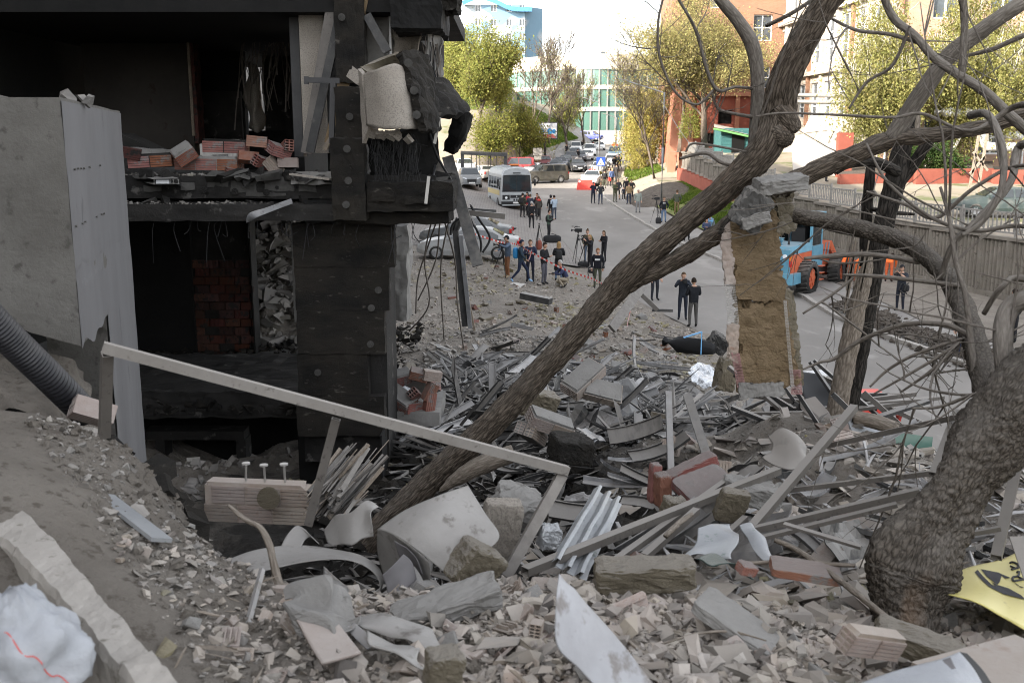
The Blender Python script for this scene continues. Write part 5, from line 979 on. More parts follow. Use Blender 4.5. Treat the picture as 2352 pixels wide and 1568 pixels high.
T0 = [(830, 1262, 9.4, 69.9), (905, 1185, 9.4, 68.4), (985, 1105, 9.4, 66.9), (1090, 1010, 9.3, 64.6), (1200, 900, 9.2, 60.8), (1300, 790, 9.1, 59.3), (1395, 685, 9.0, 62.3), (1450, 622, 8.9, 63.8), (1530, 548, 8.8, 57.8), (1620, 472, 8.7, 57.8), (1700, 402, 8.6, 65.4), (1762, 335, 8.5, 73), (1788, 262, 8.5, 74.5), (1805, 180, 8.4, 68.4), (1850, 85, 8.3, 60.8), (1905, 0, 8.2, 56.2), (1955, -75, 8.1, 53.2), (2090, -330, 8, 40), (2180, -640, 8, 22), (2220, -850, 8, 4)]
c, r_ = limb(T0, 26); mb = MB(); mb.tube(c, r_, 44, True, barkd(.020, 22., 0, 0, .10)); mb.build('trunk', 'bark', lt, True)
B1 = [(1440, 655, 8.95, 40.6), (1480, 632, 8.9, 45.2), (1540, 605, 8.8, 43.7), (1610, 562, 8.7, 42.1), (1690, 506, 8.6, 43.7), (1770, 448, 8.5, 45.2), (1837, 410, 8.4, 45.2), (1940, 365, 8.3, 43.7), (2042, 322, 8.2, 40.6), (2130, 312, 8.1, 34.3), (2277, 290, 8.0, 31.2), (2400, 245, 7.9, 29.6), (2600, 190, 7.9, 20), (2820, 110, 7.9, 4)]
c, r_ = limb(B1, 18); mb = MB(); mb.tube(c, r_, 30, True, barkd(.018, 15., 0, 5)); mb.build('branch', 'bark', lt, True); B1c = c
branch(lt, [(1715, 425, 8.7, 30), (1728, 380, 8.75, 30), (1737, 280, 8.8, 30), (1740, 180, 8.8, 30), (1728, 105, 8.8, 32), (1695, 48, 8.8, 28), (1640, -25, 8.8, 24), (1592, -160, 8.8, 15), (1560, -360, 8.8, 4)], 'barkp', seg=12)
branch(lt, [(2045, 325, 8.2, 42), (2085, 262, 8.15, 40), (2119, 211, 8.1, 40), (2174, 135, 8.0, 38), (2247, 76, 7.9, 36), (2330, 18, 7.8, 34), (2380, -15, 7.8, 28), (2500, -130, 7.8, 16), (2610, -270, 7.8, 4)], 'barkp', seg=14, amp=.006)
ST = [((1790, 250), (1830, 300), 60), ((1790, 310), (1812, 322), 70)]
for a, b, w in ST: branch(lt, [(a[0], a[1], 8.45, w), ((a[0] + b[0]) / 2, (a[1] + b[1]) / 2, 8.4, w * .8), (b[0], b[1], 8.35, w * .45)], 'bark', 'knot', amp=.012, seg=16)
FINE = [[(1735, 205, 8.8, 7), (1690, 200, 8.7, 7), (1650, 208, 8.6, 8), (1625, 165, 8.6, 8), (1598, 70, 8.6, 7), (1556, -5, 8.6, 6)], [(1640, 206, 8.6, 7), (1600, 240, 8.6, 6), (1550, 210, 8.6, 6), (1515, 130, 8.6, 6), (1512, 50, 8.6, 6), (1525, -10, 8.6, 5)], [(1760, 60, 8.5, 9), (1820, 30, 8.3, 9), (1880, -10, 8.2, 8)], [(1737, 270, 8.8, 10), (1690, 262, 8.7, 8), (1650, 250, 8.7, 7), (1636, 215, 8.7, 5)], [(1560, 365, 8.7, 8), (1620, 352, 8.7, 9), (1660, 375, 8.65, 9), (1720, 385, 8.65, 9)], [(1720, 350, 8.5, 5), (1640, 335, 8.3, 6), (1590, 330, 8.3, 6), (1575, 350, 8.3, 4)]]
FL = []
for p in FINE: branch(lt, p, 'twig', 'small_branch', seg=6); FL.append(limb(p, 4)[0])
twigs([B1c[60:], FL[0], FL[1]], 30, .5, .006).build('twigs', 'twig', lt)['kind'] = 'stuff'
branch(lt, [(1010, 1130, 9.2, 10), (1060, 1092, 9.15, 40), (1120, 1062, 9.1, 46), (1180, 1040, 9.1, 44)], 'trunkw', 'broken_limb', amp=.01, seg=14)
# gnarled tree on the right
gt = empty('gnarled_tree', V(2060, 1430, 4.3), 'gnarled old tree trunk leaning right in the near foreground', 'tree')
T1 = [(2070, 1500, 4.25, 215), (2084, 1440, 4.3, 152), (2086, 1385, 4.35, 160), (2092, 1325, 4.4, 208), (2112, 1265, 4.42, 214), (2152, 1195, 4.46, 172), (2195, 1130, 4.5, 152), (2240, 1060, 4.55, 165), (2298, 985, 4.6, 190), (2378, 910, 4.6, 205), (2460, 840, 4.6, 205), (2540, 760, 4.6, 195), (2625, 560, 4.7, 165), (2665, 300, 4.8, 125), (2690, 0, 4.9, 80), (2700, -320, 5, 18)]
c, r_ = limb(T1, 20); mb = MB(); mb.tube(c, r_, 90, True, barkd(.014, 30., .085, 2, .6)); mb.build('trunk', 'bark2', gt, True)
G1 = [(2290, 960, 4.9, 72), (2265, 880, 5.2, 67.2), (2238, 785, 5.6, 59.2), (2205, 690, 6.0, 51.2), (2160, 618, 6.5, 44.8), (2085, 560, 7.0, 43.2), (2000, 532, 7.3, 40), (1910, 512, 7.6, 36.8), (1828, 494, 7.8, 35.2)]
c, r_ = limb(G1, 14); mb = MB(); mb.tube(c, r_, 26, True, barkd(.010, 15., 0, 8)); mb.build('branch', 'bark2', gt, True); G1c = c
GBR = [([(2400, 700, 5.0, 66), (2352, 690, 5.0, 64), (2315, 715, 5.0, 62), (2303, 790, 4.9, 60), (2315, 880, 4.8, 60)], 'barkp'), ([(2243, 905, 5.2, 20), (2236, 840, 5.3, 22), (2228, 770, 5.4, 22), (2218, 680, 5.5, 18), (2195, 600, 5.6, 14), (2180, 500, 5.7, 11), (2160, 430, 5.8, 8)], 'twig'),
 ([(2233, 776, 5.5, 18), (2173, 746, 5.6, 17), (2074, 746, 5.8, 13), (1976, 782, 6.0, 12), (1919, 822, 6.1, 11), (1883, 832, 6.1, 8), (1844, 848, 6.1, 5)], 'twig'), ([(2216, 776, 5.5, 10), (2107, 812, 5.6, 9), (2041, 848, 5.7, 8), (1998, 888, 5.7, 6)], 'twig'), ([(2206, 786, 5.5, 10), (2124, 838, 5.5, 9), (2008, 904, 5.6, 6)], 'twig'), ([(2190, 805, 5.5, 10), (2134, 855, 5.5, 9), (2068, 901, 5.6, 6)], 'twig'),
 ([(2236, 904, 5.1, 11), (2157, 934, 5.1, 9), (2094, 937, 5.1, 6)], 'twig'), ([(2206, 657, 6, 14), (2107, 644, 6.2, 12), (2008, 634, 6.3, 11), (1936, 631, 6.4, 6)], 'twig'), ([(1962, 637, 6.4, 8), (1910, 677, 6.4, 8), (1844, 720, 6.4, 6)], 'twig'), ([(2120, 604, 6.8, 14), (2008, 585, 6.9, 13), (1910, 588, 7, 13), (1847, 594, 7, 9)], 'twig'),
 ([(2028, -10, 7.6, 22), (2054, 44, 7.6, 24), (2101, 82, 7.5, 24), (2145, 132, 7.4, 26), (2203, 173, 7.3, 28), (2262, 211, 7.2, 30), (2330, 275, 7.1, 32), (2400, 330, 7, 34)], 'barkp'), ([(2212, -10, 7.3, 22), (2215, 73, 7.3, 22), (2208, 172, 7.3, 22)], 'barkp'), ([(1911, 44, 7.6, 8), (1969, 70, 7.6, 9), (2042, 79, 7.6, 10), (2116, 100, 7.5, 11)], 'twig'), ([(2215, 129, 7.3, 9), (2277, 114, 7.2, 12), (2345, 85, 7.1, 14), (2400, 70, 7, 15)], 'twig'), ([(2230, 265, 6.5, 26), (2265, 262, 6.2, 24), (2290, 300, 6.0, 24), (2305, 360, 5.9, 22), (2298, 440, 5.8, 20), (2255, 510, 5.8, 18), (2210, 540, 5.8, 10)], 'barkp'),
 ([(2090, 60, 7.2, 9), (2050, 150, 7.3, 9), (1990, 190, 7.4, 8), (1950, 250, 7.4, 6)], 'twig'), ([(2352, 240, 6.8, 20), (2230, 300, 6.9, 9), (2120, 262, 7, 9), (2050, 270, 7, 8), (1940, 265, 7.1, 7), (1800, 260, 7.2, 6), (1735, 268, 7.2, 4)], 'twig'), ([(2352, 380, 6.2, 10), (2240, 430, 6.3, 11), (2150, 500, 6.4, 12), (2080, 470, 6.5, 9), (1990, 440, 6.6, 6)], 'twig'), ([(2352, 330, 6.4, 26), (2320, 420, 6.2, 24), (2250, 500, 6.1, 22), (2190, 560, 6.1, 22), (2160, 640, 6.2, 18)], 'barkp'), ([(2352, 520, 5.9, 12), (2240, 530, 6, 12), (2140, 500, 6.1, 10), (2040, 420, 6.3, 8), (1990, 330, 6.5, 6)], 'twig'), ([(2352, 640, 5.4, 22), (2300, 660, 5.4, 18), (2260, 720, 5.5, 14)], 'barkp')]
GL_ = [G1c]
for k, (p, mt) in enumerate(GBR):
    if p[0][0] >= 2345: p = [(p[0][0] + 190, p[0][1] + 60, 4.9, p[0][3] * 1.1)] + p
    if p[-1][0] >= 2345: p = p + [(p[-1][0] + 150, p[-1][1] + 70, (p[-1][2] + 4.8) / 2, p[-1][3])]
    p = [(q[0], q[1], q[2], q[3] * (.74 if q[3] > 15 else .85)) for q in p]; branch(gt, p, mt, 'branch', seg=8 if p[0][3] < 15 else 14, amp=.004 if p[0][3] > 20 else 0, n=8); GL_.append(limb(p, 6)[0])
twigs(GL_, 42, 1.1, .0085).build('twigs', 'twig', gt)['kind'] = 'stuff'
# splintered trunk with a burnt fork
sp = empty('splintered_tree', V(1900, 1065, 9.9), 'splintered grey trunk with burnt forks standing in the rubble', 'tree')
c, r_ = limb([(1895, 1085, 9.9, 52), (1915, 980, 9.9, 50), (1940, 850, 9.9, 46), (1965, 720, 9.9, 42), (1985, 640, 9.9, 34), (1998, 585, 9.9, 14)], 14); mb = MB(); mb.tube(c, r_, 30, True, barkd(.012, 20.)); mb.build('trunk', 'trunkw', sp)
branch(sp, [(1932, 1040, 10.2, 36), (1965, 860, 10.1, 42), (1990, 720, 10.1, 44), (2020, 560, 10.1, 44), (2052, 430, 10.1, 48), (2072, 340, 10.1, 44), (2088, 250, 10.1, 40)], 'barkd', 'burnt_fork', amp=.012, seg=22, n=12)
branch(sp, [(1985, 620, 10.3, 24), (1990, 500, 10.3, 26), (1997, 420, 10.3, 24), (2000, 360, 10.3, 20)], 'barkd', 'burnt_fork', amp=.008, seg=16); branch(sp, [(2050, 440, 10.1, 30), (2090, 390, 10.1, 26), (2130, 330, 10.0, 24), (2160, 300, 10, 18)], 'barkd', 'burnt_fork', amp=.008, seg=14)
branch(sp, [(2095, 330, 10.1, 30), (2098, 280, 10.1, 30), (2105, 220, 10.1, 12)], 'trunkw', 'split_stub', seg=12); branch(sp, [(2000, 480, 10.2, 10), (2050, 488, 10.2, 10), (2100, 492, 10.2, 6)], 'barkd', 'burnt_stub', seg=8); branch(sp, [(1915, 395, 9.6, 20), (1950, 375, 9.6, 24), (2010, 372, 9.7, 24), (2060, 395, 9.9, 26)], 'barkd', 'burnt_stub', seg=12)
for k in range(14):
    p = V(1960 + rng.uniform(-24, 26), 700 + rng.uniform(-60, 60), 9.75); mb = MB(); mb.beam(p, p + Vector((.05, 0, .28 + .25 * rng.random())), .014, .012); mb.build('splinter', 'trunkw', sp)
# ------------------------------------------------------------------ insulation slab caught on the branch
hi = empty('hanging_insulation', V(1765, 905, 8.35), 'long brown slab of wall insulation hanging from the branch', 'insulation')
def slabp(name, mat, corners, th, amp, seed, n=9, fr=7.):
    mb = MB(); a, b, c_, d = [V(*p) for p in corners]; nu, nv = 44, 26
    def g(i, j):
        p = a.lerp(b, j).lerp(d.lerp(c_, j), i); ed_ = min(i, 1 - i, j * .5, (1 - j) * .5); w = mn.noise_vector(p * 9 + Vector((seed, 2, 0))) + mn.noise_vector(p * 22) * .5
        return p + Vector((w.x, 0, w.z)) * (.05 if ed_ < .02 else .012) * min(1, amp * 40) + Vector((0, mn.noise(p * fr) * amp + mn.noise(p * 31) * amp * .6, 0))
    mb.grid(g, nu, nv, th); return mb.build(name, mat, hi)
slabp('wool_slab', 'insul_o', [(1672, 520, 8.35), (1772, 455, 8.35), (1803, 690, 8.35), (1690, 690, 8.35)], .11, .018, 1, 9, 12.); slabp('wool_slab', 'insul_o', [(1690, 692, 8.36), (1803, 692, 8.36), (1830, 880, 8.36), (1697, 898, 8.36)], .11, .022, 4, 9, 12.)
slabp('render_strip', 'frag', [(1657, 540, 8.3), (1676, 510, 8.3), (1688, 655, 8.3), (1664, 650, 8.3)], .03, .015, 2); slabp('render_strip', 'frag', [(1670, 745, 8.3), (1693, 745, 8.3), (1696, 830, 8.3), (1672, 820, 8.3)], .03, .015, 3); slabp('wool_side', 'insul', [(1790, 660, 8.4), (1818, 665, 8.45), (1842, 880, 8.45), (1812, 880, 8.4)], .06, .015, 6)
slabp('wool_side', 'insul', [(1772, 460, 8.4), (1815, 440, 8.45), (1825, 520, 8.45), (1785, 545, 8.4)], .07, .02, 7); slabp('bottom_strip', 'conc', [(1697, 880, 8.28), (1800, 878, 8.28), (1806, 905, 8.28), (1700, 915, 8.28)], .03, .012, 8)
def netm(name, mat, c4, nu, nv, r):
    mb = MB(); a, b, c_, d = [V(*p) for p in c4]
    for i in range(nu + 1): t = i / nu; mb.tube([a.lerp(b, t), d.lerp(c_, t)], r, 4, False)
    for j in range(nv + 1): t = j / nv; mb.tube([a.lerp(d, t), b.lerp(c_, t)], r, 4, False)
    return mb.build(name, mat, hi)
netm('glass_mesh', 'net', [(1664, 652, 8.3), (1690, 655, 8.3), (1697, 745, 8.3), (1672, 742, 8.3)], 8, 24, .0022); netm('pink_mesh', 'graffnet', [(1690, 470, 8.25), (1760, 412, 8.25), (1748, 445, 8.2), (1712, 520, 8.2)], 18, 18, .0035); netm('pink_mesh', 'graffnet', [(1680, 810, 8.28), (1698, 812, 8.28), (1712, 890, 8.28), (1694, 890, 8.28)], 7, 22, .0035); netm('pink_mesh', 'graffnet', [(1815, 850, 8.3), (1838, 850, 8.3), (1842, 905, 8.3), (1818, 905, 8.3)], 8, 16, .0035); netm('corner_bead', 'net', [(1800, 690, 8.28), (1806, 690, 8.28), (1824, 890, 8.28), (1817, 890, 8.28)], 3, 60, .002)
def rock(name, mat, u, v, Y, d, rot, label, cat, seed=0, amp=.25, parent=None, sub=3):
    bm = bmesh.new(); bmesh.ops.create_cube(bm, size=1); bmesh.ops.subdivide_edges(bm, edges=bm.edges, cuts=11, use_grid_fill=True); mb = MB(); c = V(u, v, Y) if not isinstance(u, Vector) else u; rm = rotm(*rot); D = Vector(d)
    for w in bm.verts:
        p = Vector([w.co[i] * d[i] for i in range(3)]); L = min(d); k = max(abs(w.co.x), abs(w.co.y), abs(w.co.z)); e = sum(1 for i in range(3) if abs(w.co[i]) > .44)
        p = p * (1 - .06 * (e - 1)) + mn.noise_vector(p * (1.4 / L) + Vector((seed, 1, 2))) * L * amp * .55 + mn.noise_vector(p * (4.5 / L) + Vector((seed, 1, 2))) * L * amp * .30 + mn.noise_vector(p * (11 / L)) * L * .05; w.co = c + rm @ p
    bm.verts.index_update(); mb.v = [w.co.copy() for w in bm.verts]; mb.f = [tuple(q.index for q in f.verts) for f in bm.faces]; mb.m = [0] * len(mb.f); bm.free()
    o = mb.build(name, mat, parent); return o if parent is not None else tag(o, label, cat)
rock('concrete_lump', 'dkconc', 1725, 482, 8.15, (.26, .16, .30), (.2, .5, .1), 'grey broken concrete lump wedged between trunk and branch', 'concrete', 1)
rock('concrete_lump', 'conc', 1792, 422, 8.2, (.40, .26, .12), (.1, -.12, .1), 'flat concrete piece lying on top of the branch', 'concrete', 2); rock('concrete_lump', 'conc', 1735, 505, 8.1, (.24, .12, .10), (0, -.3, 0), 'lower concrete shard clinging under the grey lump', 'concrete', 3)
branch(hi, [(1690, 470, 8.5, 14), (1680, 500, 8.5, 18), (1664, 520, 8.5, 20), (1655, 540, 8.5, 14)], 'barkd', 'stick', seg=8)
# ------------------------------------------------------------------ handrail and bent steel tubes
hr2 = empty('handrail', V(240, 985, 4.7), 'dust covered steel handrail with a long sloping top rail', 'handrail')
mb = MB(); mb.hollow(V(236, 797, 4.55), V(1303, 1080, 5.4), .054, .05, .005); mb.build('top_rail', 'rail', hr2)
mb = MB(); mb.hollow(V(246, 812, 4.62), V(240, 1000, 4.8), .05, .05, .004); mb.build('post', 'metal', hr2); mb = MB(); mb.hollow(V(772, 962, 5.0), V(708, 1205, 5.05), .045, .03, .004, up=Vector((0, 1, 0))); mb.build('post', 'metal', hr2); mb = MB(); mb.hollow(V(1290, 1092, 5.4), V(1160, 1326, 4.95), .06, .045, .004, up=Vector((0, 1, 0))); mb.build('post', 'metal', hr2)
TB = [((1205, 1312, 4.85), (1787, 1080, 6.5), .075, .06, 'longest dark steel tube slanting up from the fallen sheet'), ((1395, 1302, 5.0), (1692, 1088, 6.5), .055, .05, 'steel tube lying just behind the longest tube'), ((1480, 1278, 5.2), (1600, 1172, 5.7), .06, .05, 'short steel tube under the longest tube'), ((1722, 1218, 5.4), (1962, 935, 6.6), .07, .06, 'steep steel tube with open square end'), ((1880, 1028, 6.5), (2195, 958, 5.8), .05, .045, 'upper thin tube crossing the steep tube'), ((1788, 1128, 6), (2145, 1085, 5.6), .042, .04, 'middle thin tube crossing the steep tube'), ((1728, 1217, 5.4), (2112, 1128, 5.2), .062, .05, 'wide dusty tube low beside the gnarled trunk'), ((1745, 1236, 5.3), (2060, 1158, 5.15), .06, .03, 'brown flat bar lowest beside the gnarled trunk'), ((1800, 1203, 5.05), (1978, 1256, 4.85), .055, .02, 'flat steel bar pointing down at the gnarled trunk'), ((2142, 1090, 5.45), (2198, 945, 5.95), .055, .05, 'short upright tube with open end left of the gnarled trunk'), ((2288, 1280, 4.75), (2342, 1040, 5.2), .07, .06, 'upright steel post right of the gnarled trunk'), ((2215, 1228, 4.85), (2298, 1213, 4.8), .035, .03, 'thin rail joined to the post right of the trunk'), ((1712, 1190, 5.8), (1600, 1290, 5.2), .05, .05, 'bent steel tube end by the green torn sheet')]
for k, (a, b, w, t, lb) in enumerate(TB): mb = MB(); mb.hollow(V(*a), V(*b), w * .74, t * .74, .003); tag(mb.build('steel_tube', 'metal'), lb, 'tube')
bar('window_strip', V(1535, 900, 9.6), V(1541, 1085, 8.9), .06, .04, 'strip', 'upright pale metal strip standing in the dirt', 'strip'); bar('window_strip', V(1578, 905, 9.6), V(1622, 1042, 9.1), .085, .04, 'strip', 'wide pale metal strip leaning on the dirt mound', 'strip')
# ------------------------------------------------------------------ torn sign sheets
ss = empty('sign_sheet', V(930, 1395, 4.6), 'large torn pale sign sheet curling above the rubble', 'sign sheet')
def shp(net, mat, name, parent=ss, th=.004, amp=.008, fr=3., n=8, seed=0): mb = MB(); rag(mb, net, th, n, amp, fr, seed); return mb.build(name, mat, parent, name != 'crumple')
shp([[(868, 1214, 5.0), (930, 1172, 5.0), (1005, 1140, 5.0), (1075, 1116, 5.05)], [(905, 1228, 4.85), (965, 1196, 4.85), (1040, 1172, 4.9), (1112, 1178, 4.95)], [(955, 1262, 4.75), (1010, 1240, 4.75), (1075, 1222, 4.8), (1146, 1230, 4.85)], [(1000, 1298, 4.7), (1040, 1284, 4.7), (1078, 1272, 4.72), (1112, 1268, 4.75)], [(1045, 1338, 4.65), (1060, 1316, 4.65), (1075, 1300, 4.68), (1092, 1286, 4.7)]], 'sheet', 'main_face')
shp([[(868, 1214, 5.0), (886, 1216, 4.95), (905, 1228, 4.85)], [(868, 1270, 5.12), (905, 1280, 5.0), (955, 1264, 4.75)], [(888, 1335, 5.1), (935, 1345, 4.95), (985, 1300, 4.74)], [(930, 1392, 5.0), (960, 1400, 4.9), (985, 1372, 4.8)]], 'sheet', 'curled_side')
shp([[(516, 1288, 4.75), (520, 1306, 4.65), (530, 1322, 4.55)], [(590, 1262, 4.85), (600, 1285, 4.72), (618, 1308, 4.58)], [(680, 1252, 4.95), (690, 1275, 4.8), (700, 1292, 4.64)], [(770, 1262, 4.95), (782, 1272, 4.82), (792, 1286, 4.66)], [(835, 1278, 4.95), (846, 1290, 4.82), (850, 1306, 4.66)], [(875, 1315, 4.92), (878, 1330, 4.8), (872, 1345, 4.64)], [(862, 1362, 4.9), (856, 1376, 4.78), (846, 1382, 4.62)], [(800, 1345, 4.95), (800, 1372, 4.8), (796, 1392, 4.66)], [(745, 1300, 5.0), (742, 1330, 4.86), (740, 1352, 4.7)]], 'sheet', 'curled_tail')
shp([[(800, 1372, 4.74), (850, 1372, 4.64), (905, 1340, 4.66), (950, 1300, 4.72)], [(800, 1392, 4.64), (862, 1398, 4.54), (925, 1380, 4.56), (968, 1330, 4.68)], [(838, 1400, 4.6), (885, 1410, 4.5), (940, 1400, 4.52), (978, 1368, 4.62)]], 'sheet', 'scooped_edge')
for net in ([[(876, 1318, 4.60), (900, 1296, 4.62), (925, 1270, 4.66)], [(886, 1345, 4.58), (915, 1320, 4.6), (945, 1290, 4.64)], [(890, 1385, 4.5), (920, 1360, 4.52), (955, 1330, 4.62)]], [[(800, 1386, 4.6), (830, 1378, 4.57), (865, 1368, 4.57)], [(812, 1394, 4.56), (842, 1392, 4.52), (880, 1380, 4.52)]], [[(905, 1240, 4.80), (918, 1248, 4.78), (932, 1256, 4.74)], [(920, 1290, 4.82), (938, 1290, 4.78), (955, 1282, 4.72)], [(945, 1340, 4.84), (956, 1330, 4.8), (968, 1318, 4.7)]]): shp(net, 'sheetd', 'dark_print', th=.003)
shp([[(640, 1262, 4.9), (655, 1230, 5.0), (678, 1206, 5.05), (700, 1215, 5.05)], [(690, 1258, 4.92), (700, 1240, 5.0), (715, 1232, 5.05), (735, 1250, 5.0)]], 'sheet', 'upturned_corner', amp=.02)
fl = shp([[(742, 1215, 5.2), (770, 1188, 5.15), (800, 1180, 5.1), (840, 1150, 5.1), (872, 1162, 5.1)], [(752, 1250, 5.15), (780, 1225, 5.1), (808, 1205, 5.05), (838, 1185, 5.05), (850, 1180, 5.0)], [(765, 1262, 5.1), (790, 1255, 5.05), (815, 1250, 5.0), (835, 1235, 5.0), (862, 1230, 5.0)]], 'sheet', 'torn_flap', amp=.03, fr=5)
cp = empty('crumpled_sheet', V(745, 1480, 3.6), 'crumpled grey sheet and tan board twisted together in the rubble', 'sheet')
shp([[(655, 1385, 3.75), (700, 1350, 3.8), (750, 1335, 3.8), (785, 1345, 3.8)], [(670, 1400, 3.65), (715, 1395, 3.6), (765, 1385, 3.7), (822, 1400, 3.7)], [(700, 1430, 3.6), (735, 1440, 3.5), (775, 1430, 3.6), (835, 1412, 3.65)], [(720, 1450, 3.55), (750, 1478, 3.45), (780, 1470, 3.5), (820, 1425, 3.6)]], 'conc', 'crumple', cp, .005, .085, 8, 6, 3)
shp([[(668, 1402, 3.6), (770, 1428, 3.6)], [(705, 1470, 3.45), (795, 1460, 3.5)], [(740, 1525, 3.3), (828, 1500, 3.35)]], 'frag', 'tan_board', cp, .012, .006, 4, 8)
ft = empty('roofing_felt', V(930, 1500, 3.45), 'bent layers of grey roofing felt beside the crumpled sheet', 'felt')
shp([[(812, 1418, 3.75), (870, 1405, 3.75), (930, 1418, 3.7), (975, 1440, 3.65)], [(830, 1432, 3.62), (890, 1436, 3.6), (950, 1450, 3.55), (1010, 1470, 3.5)], [(850, 1442, 3.6), (905, 1462, 3.55), (960, 1480, 3.45), (1030, 1500, 3.35)]], 'sheet', 'upper_layer', ft, .006, .025, 6)
shp([[(835, 1448, 3.55), (900, 1470, 3.5), (970, 1490, 3.4)], [(850, 1475, 3.4), (910, 1500, 3.35), (965, 1512, 3.3)], [(865, 1482, 3.42), (925, 1515, 3.3), (985, 1535, 3.2)]], 'sheet', 'lower_layer', ft, .006, .03, 6, seed=4)
shp([[(790, 1440, 3.6), (815, 1430, 3.6)], [(830, 1480, 3.5), (852, 1462, 3.5)], [(842, 1492, 3.45), (866, 1478, 3.45)]], 'strip', 'bent_strip', ft, .006, .01, 5)
# white board, corrugated sheet, yellow sign, white sheet
mb = MB(); f, a_, b_ = patch([[V(1284, 1318, 3.35), V(1300, 1338, 3.34), V(1318, 1352, 3.33), V(1335, 1375, 3.32)], [V(1276, 1390, 3.2), V(1315, 1400, 3.18), V(1360, 1420, 3.17), V(1395, 1440, 3.16)], [V(1279, 1480, 3.0), V(1340, 1490, 2.98), V(1400, 1500, 2.97), V(1450, 1505, 2.96)], [V(1330, 1535, 2.86), V(1390, 1545, 2.84), V(1440, 1552, 2.83), V(1490, 1558, 2.82)], [V(1400, 1610, 2.7), V(1450, 1615, 2.7), V(1500, 1620, 2.7), V(1545, 1625, 2.7)]], 8); mb.grid(f, a_, b_, .006)
m['scuff'] = M('scuffed_white_board', (.29, .286, .29), (.36, .36, .37), 2.2, (.20, .184, .172), 4, .55, rough=.6, bump=.2, bs=12, bd=.01, st=(3, 1, 1)); tag(mb.build('white_board', 'scuff', None, True), 'scuffed white pointed board standing out of the front rubble', 'board')
mb = MB(); A, B, C_, Dq = V(1368, 1118, 5.9), V(1428, 1158, 5.95), V(1345, 1335, 4.95), V(1262, 1292, 4.95); nrm = (B - A).cross(Dq - A).normalized()
if nrm.y > 0: nrm = -nrm
def zsh(a, b): p = A.lerp(B, a).lerp(Dq.lerp(C_, a), b); w = a * 3 % 1; return p + nrm * (.045 * (1 if .12 < w < .42 else 0) + .02 * mn.noise(p * 5))
mb.grid(zsh, 49, 24, .003); tag(mb.build('corrugated_sheet', 'zinc'), 'dented galvanised trapezoid sheet lying in the rubble', 'metal sheet')
ys = empty('yellow_sign', V(2250, 1390, 4.3), 'yellow sign sheet with dark crest lying beside the gnarled trunk', 'sign')
fy, a_, b_ = patch([[V(2148, 1333, 4.75), V(2225, 1303, 4.85), V(2300, 1285, 4.95), V(2352, 1262, 5.05), V(2440, 1240, 5.2)], [V(2150, 1345, 4.5), V(2240, 1345, 4.5), V(2310, 1352, 4.5), V(2370, 1350, 4.5), V(2440, 1352, 4.5)], [V(2143, 1356, 4.3), V(2235, 1380, 4.2), V(2300, 1415, 4.1), V(2352, 1445, 4.0), V(2440, 1500, 3.9)]], 10)
mb = MB(); mb.grid(fy, a_, b_, .005); mb.build('sheet', 'yellow', ys, True)
def onsign(u, v):  # nearest sign point to a pixel, lifted a little
    best = None
    for i in range(0, 41):
        for j in range(0, 81):
            p = fy(i / 40, j / 80); pu = V(1176, 784, p.y); d = (p - Vector((0, 0, CAMZ))); z = d.y * math.cos(PITCH) - d.z * math.sin(PITCH); uu = 1176 + FPX * d.x / z; vv = 784 - FPX * (d.y * math.sin(PITCH) + d.z * math.cos(PITCH)) / z; e = (uu - u) ** 2 + (vv - v) ** 2
            if best is None or e < best[0]: best = (e, p)
    return best[1] + Vector((0, -.002, .006))
SX = lambda x, y: onsign(2124.6 + x * .2628, 1234.6 + y * .2628)
CR = [[(430, 300), (455, 275), (500, 345), (580, 405), (700, 470), (865, 550), (865, 560), (690, 485), (560, 420), (480, 360)], [(470, 275), (560, 280), (640, 310), (740, 345), (700, 365), (655, 330), (660, 380), (720, 405), (640, 380), (620, 420), (540, 350)], [(560, 395), (640, 410), (740, 440), (840, 495), (865, 545), (780, 505), (700, 470), (620, 430)], [(780, 400), (850, 430), (858, 445), (800, 418)]]
for poly in CR:
    mb = MB(); mb.add([SX(*p) for p in poly], [tuple(range(len(poly)))]); mb.build('crest_print', 'printb', ys)
for pts in ([(735, 228), (770, 225), (805, 245), (800, 262)], [(745, 270), (780, 262), (815, 285), (780, 290), (745, 275)], [(790, 305), (830, 320), (815, 345), (760, 345), (770, 370), (820, 385), (850, 375)], [(800, 350), (845, 360), (855, 385)]):
    mb = MB(); mb.tube(cr([SX(*p) for p in pts], 3), .006, 5); mb.tc = {}; mb.build('script_lettering', 'printb', ys)
mb = MB(); mb.add([V(2318, 1236, 4.4), V(2365, 1232, 4.4), V(2400, 1350, 4.2), V(2352, 1330, 4.2)], [(0, 1, 2, 3)]); mb.grid(lambda a, b: V(2318 + 60 * a + 34 * b, 1232 + 100 * b, 4.38 - .2 * b), 2, 2, .006); tag(mb.build('grey_plate', 'metal'), 'dark grey metal plate leaning over the yellow sign', 'plate')
ws = empty('white_sheet', V(2150, 1560, 2.95), 'curved white printed sheet at the bottom right edge', 'sheet')
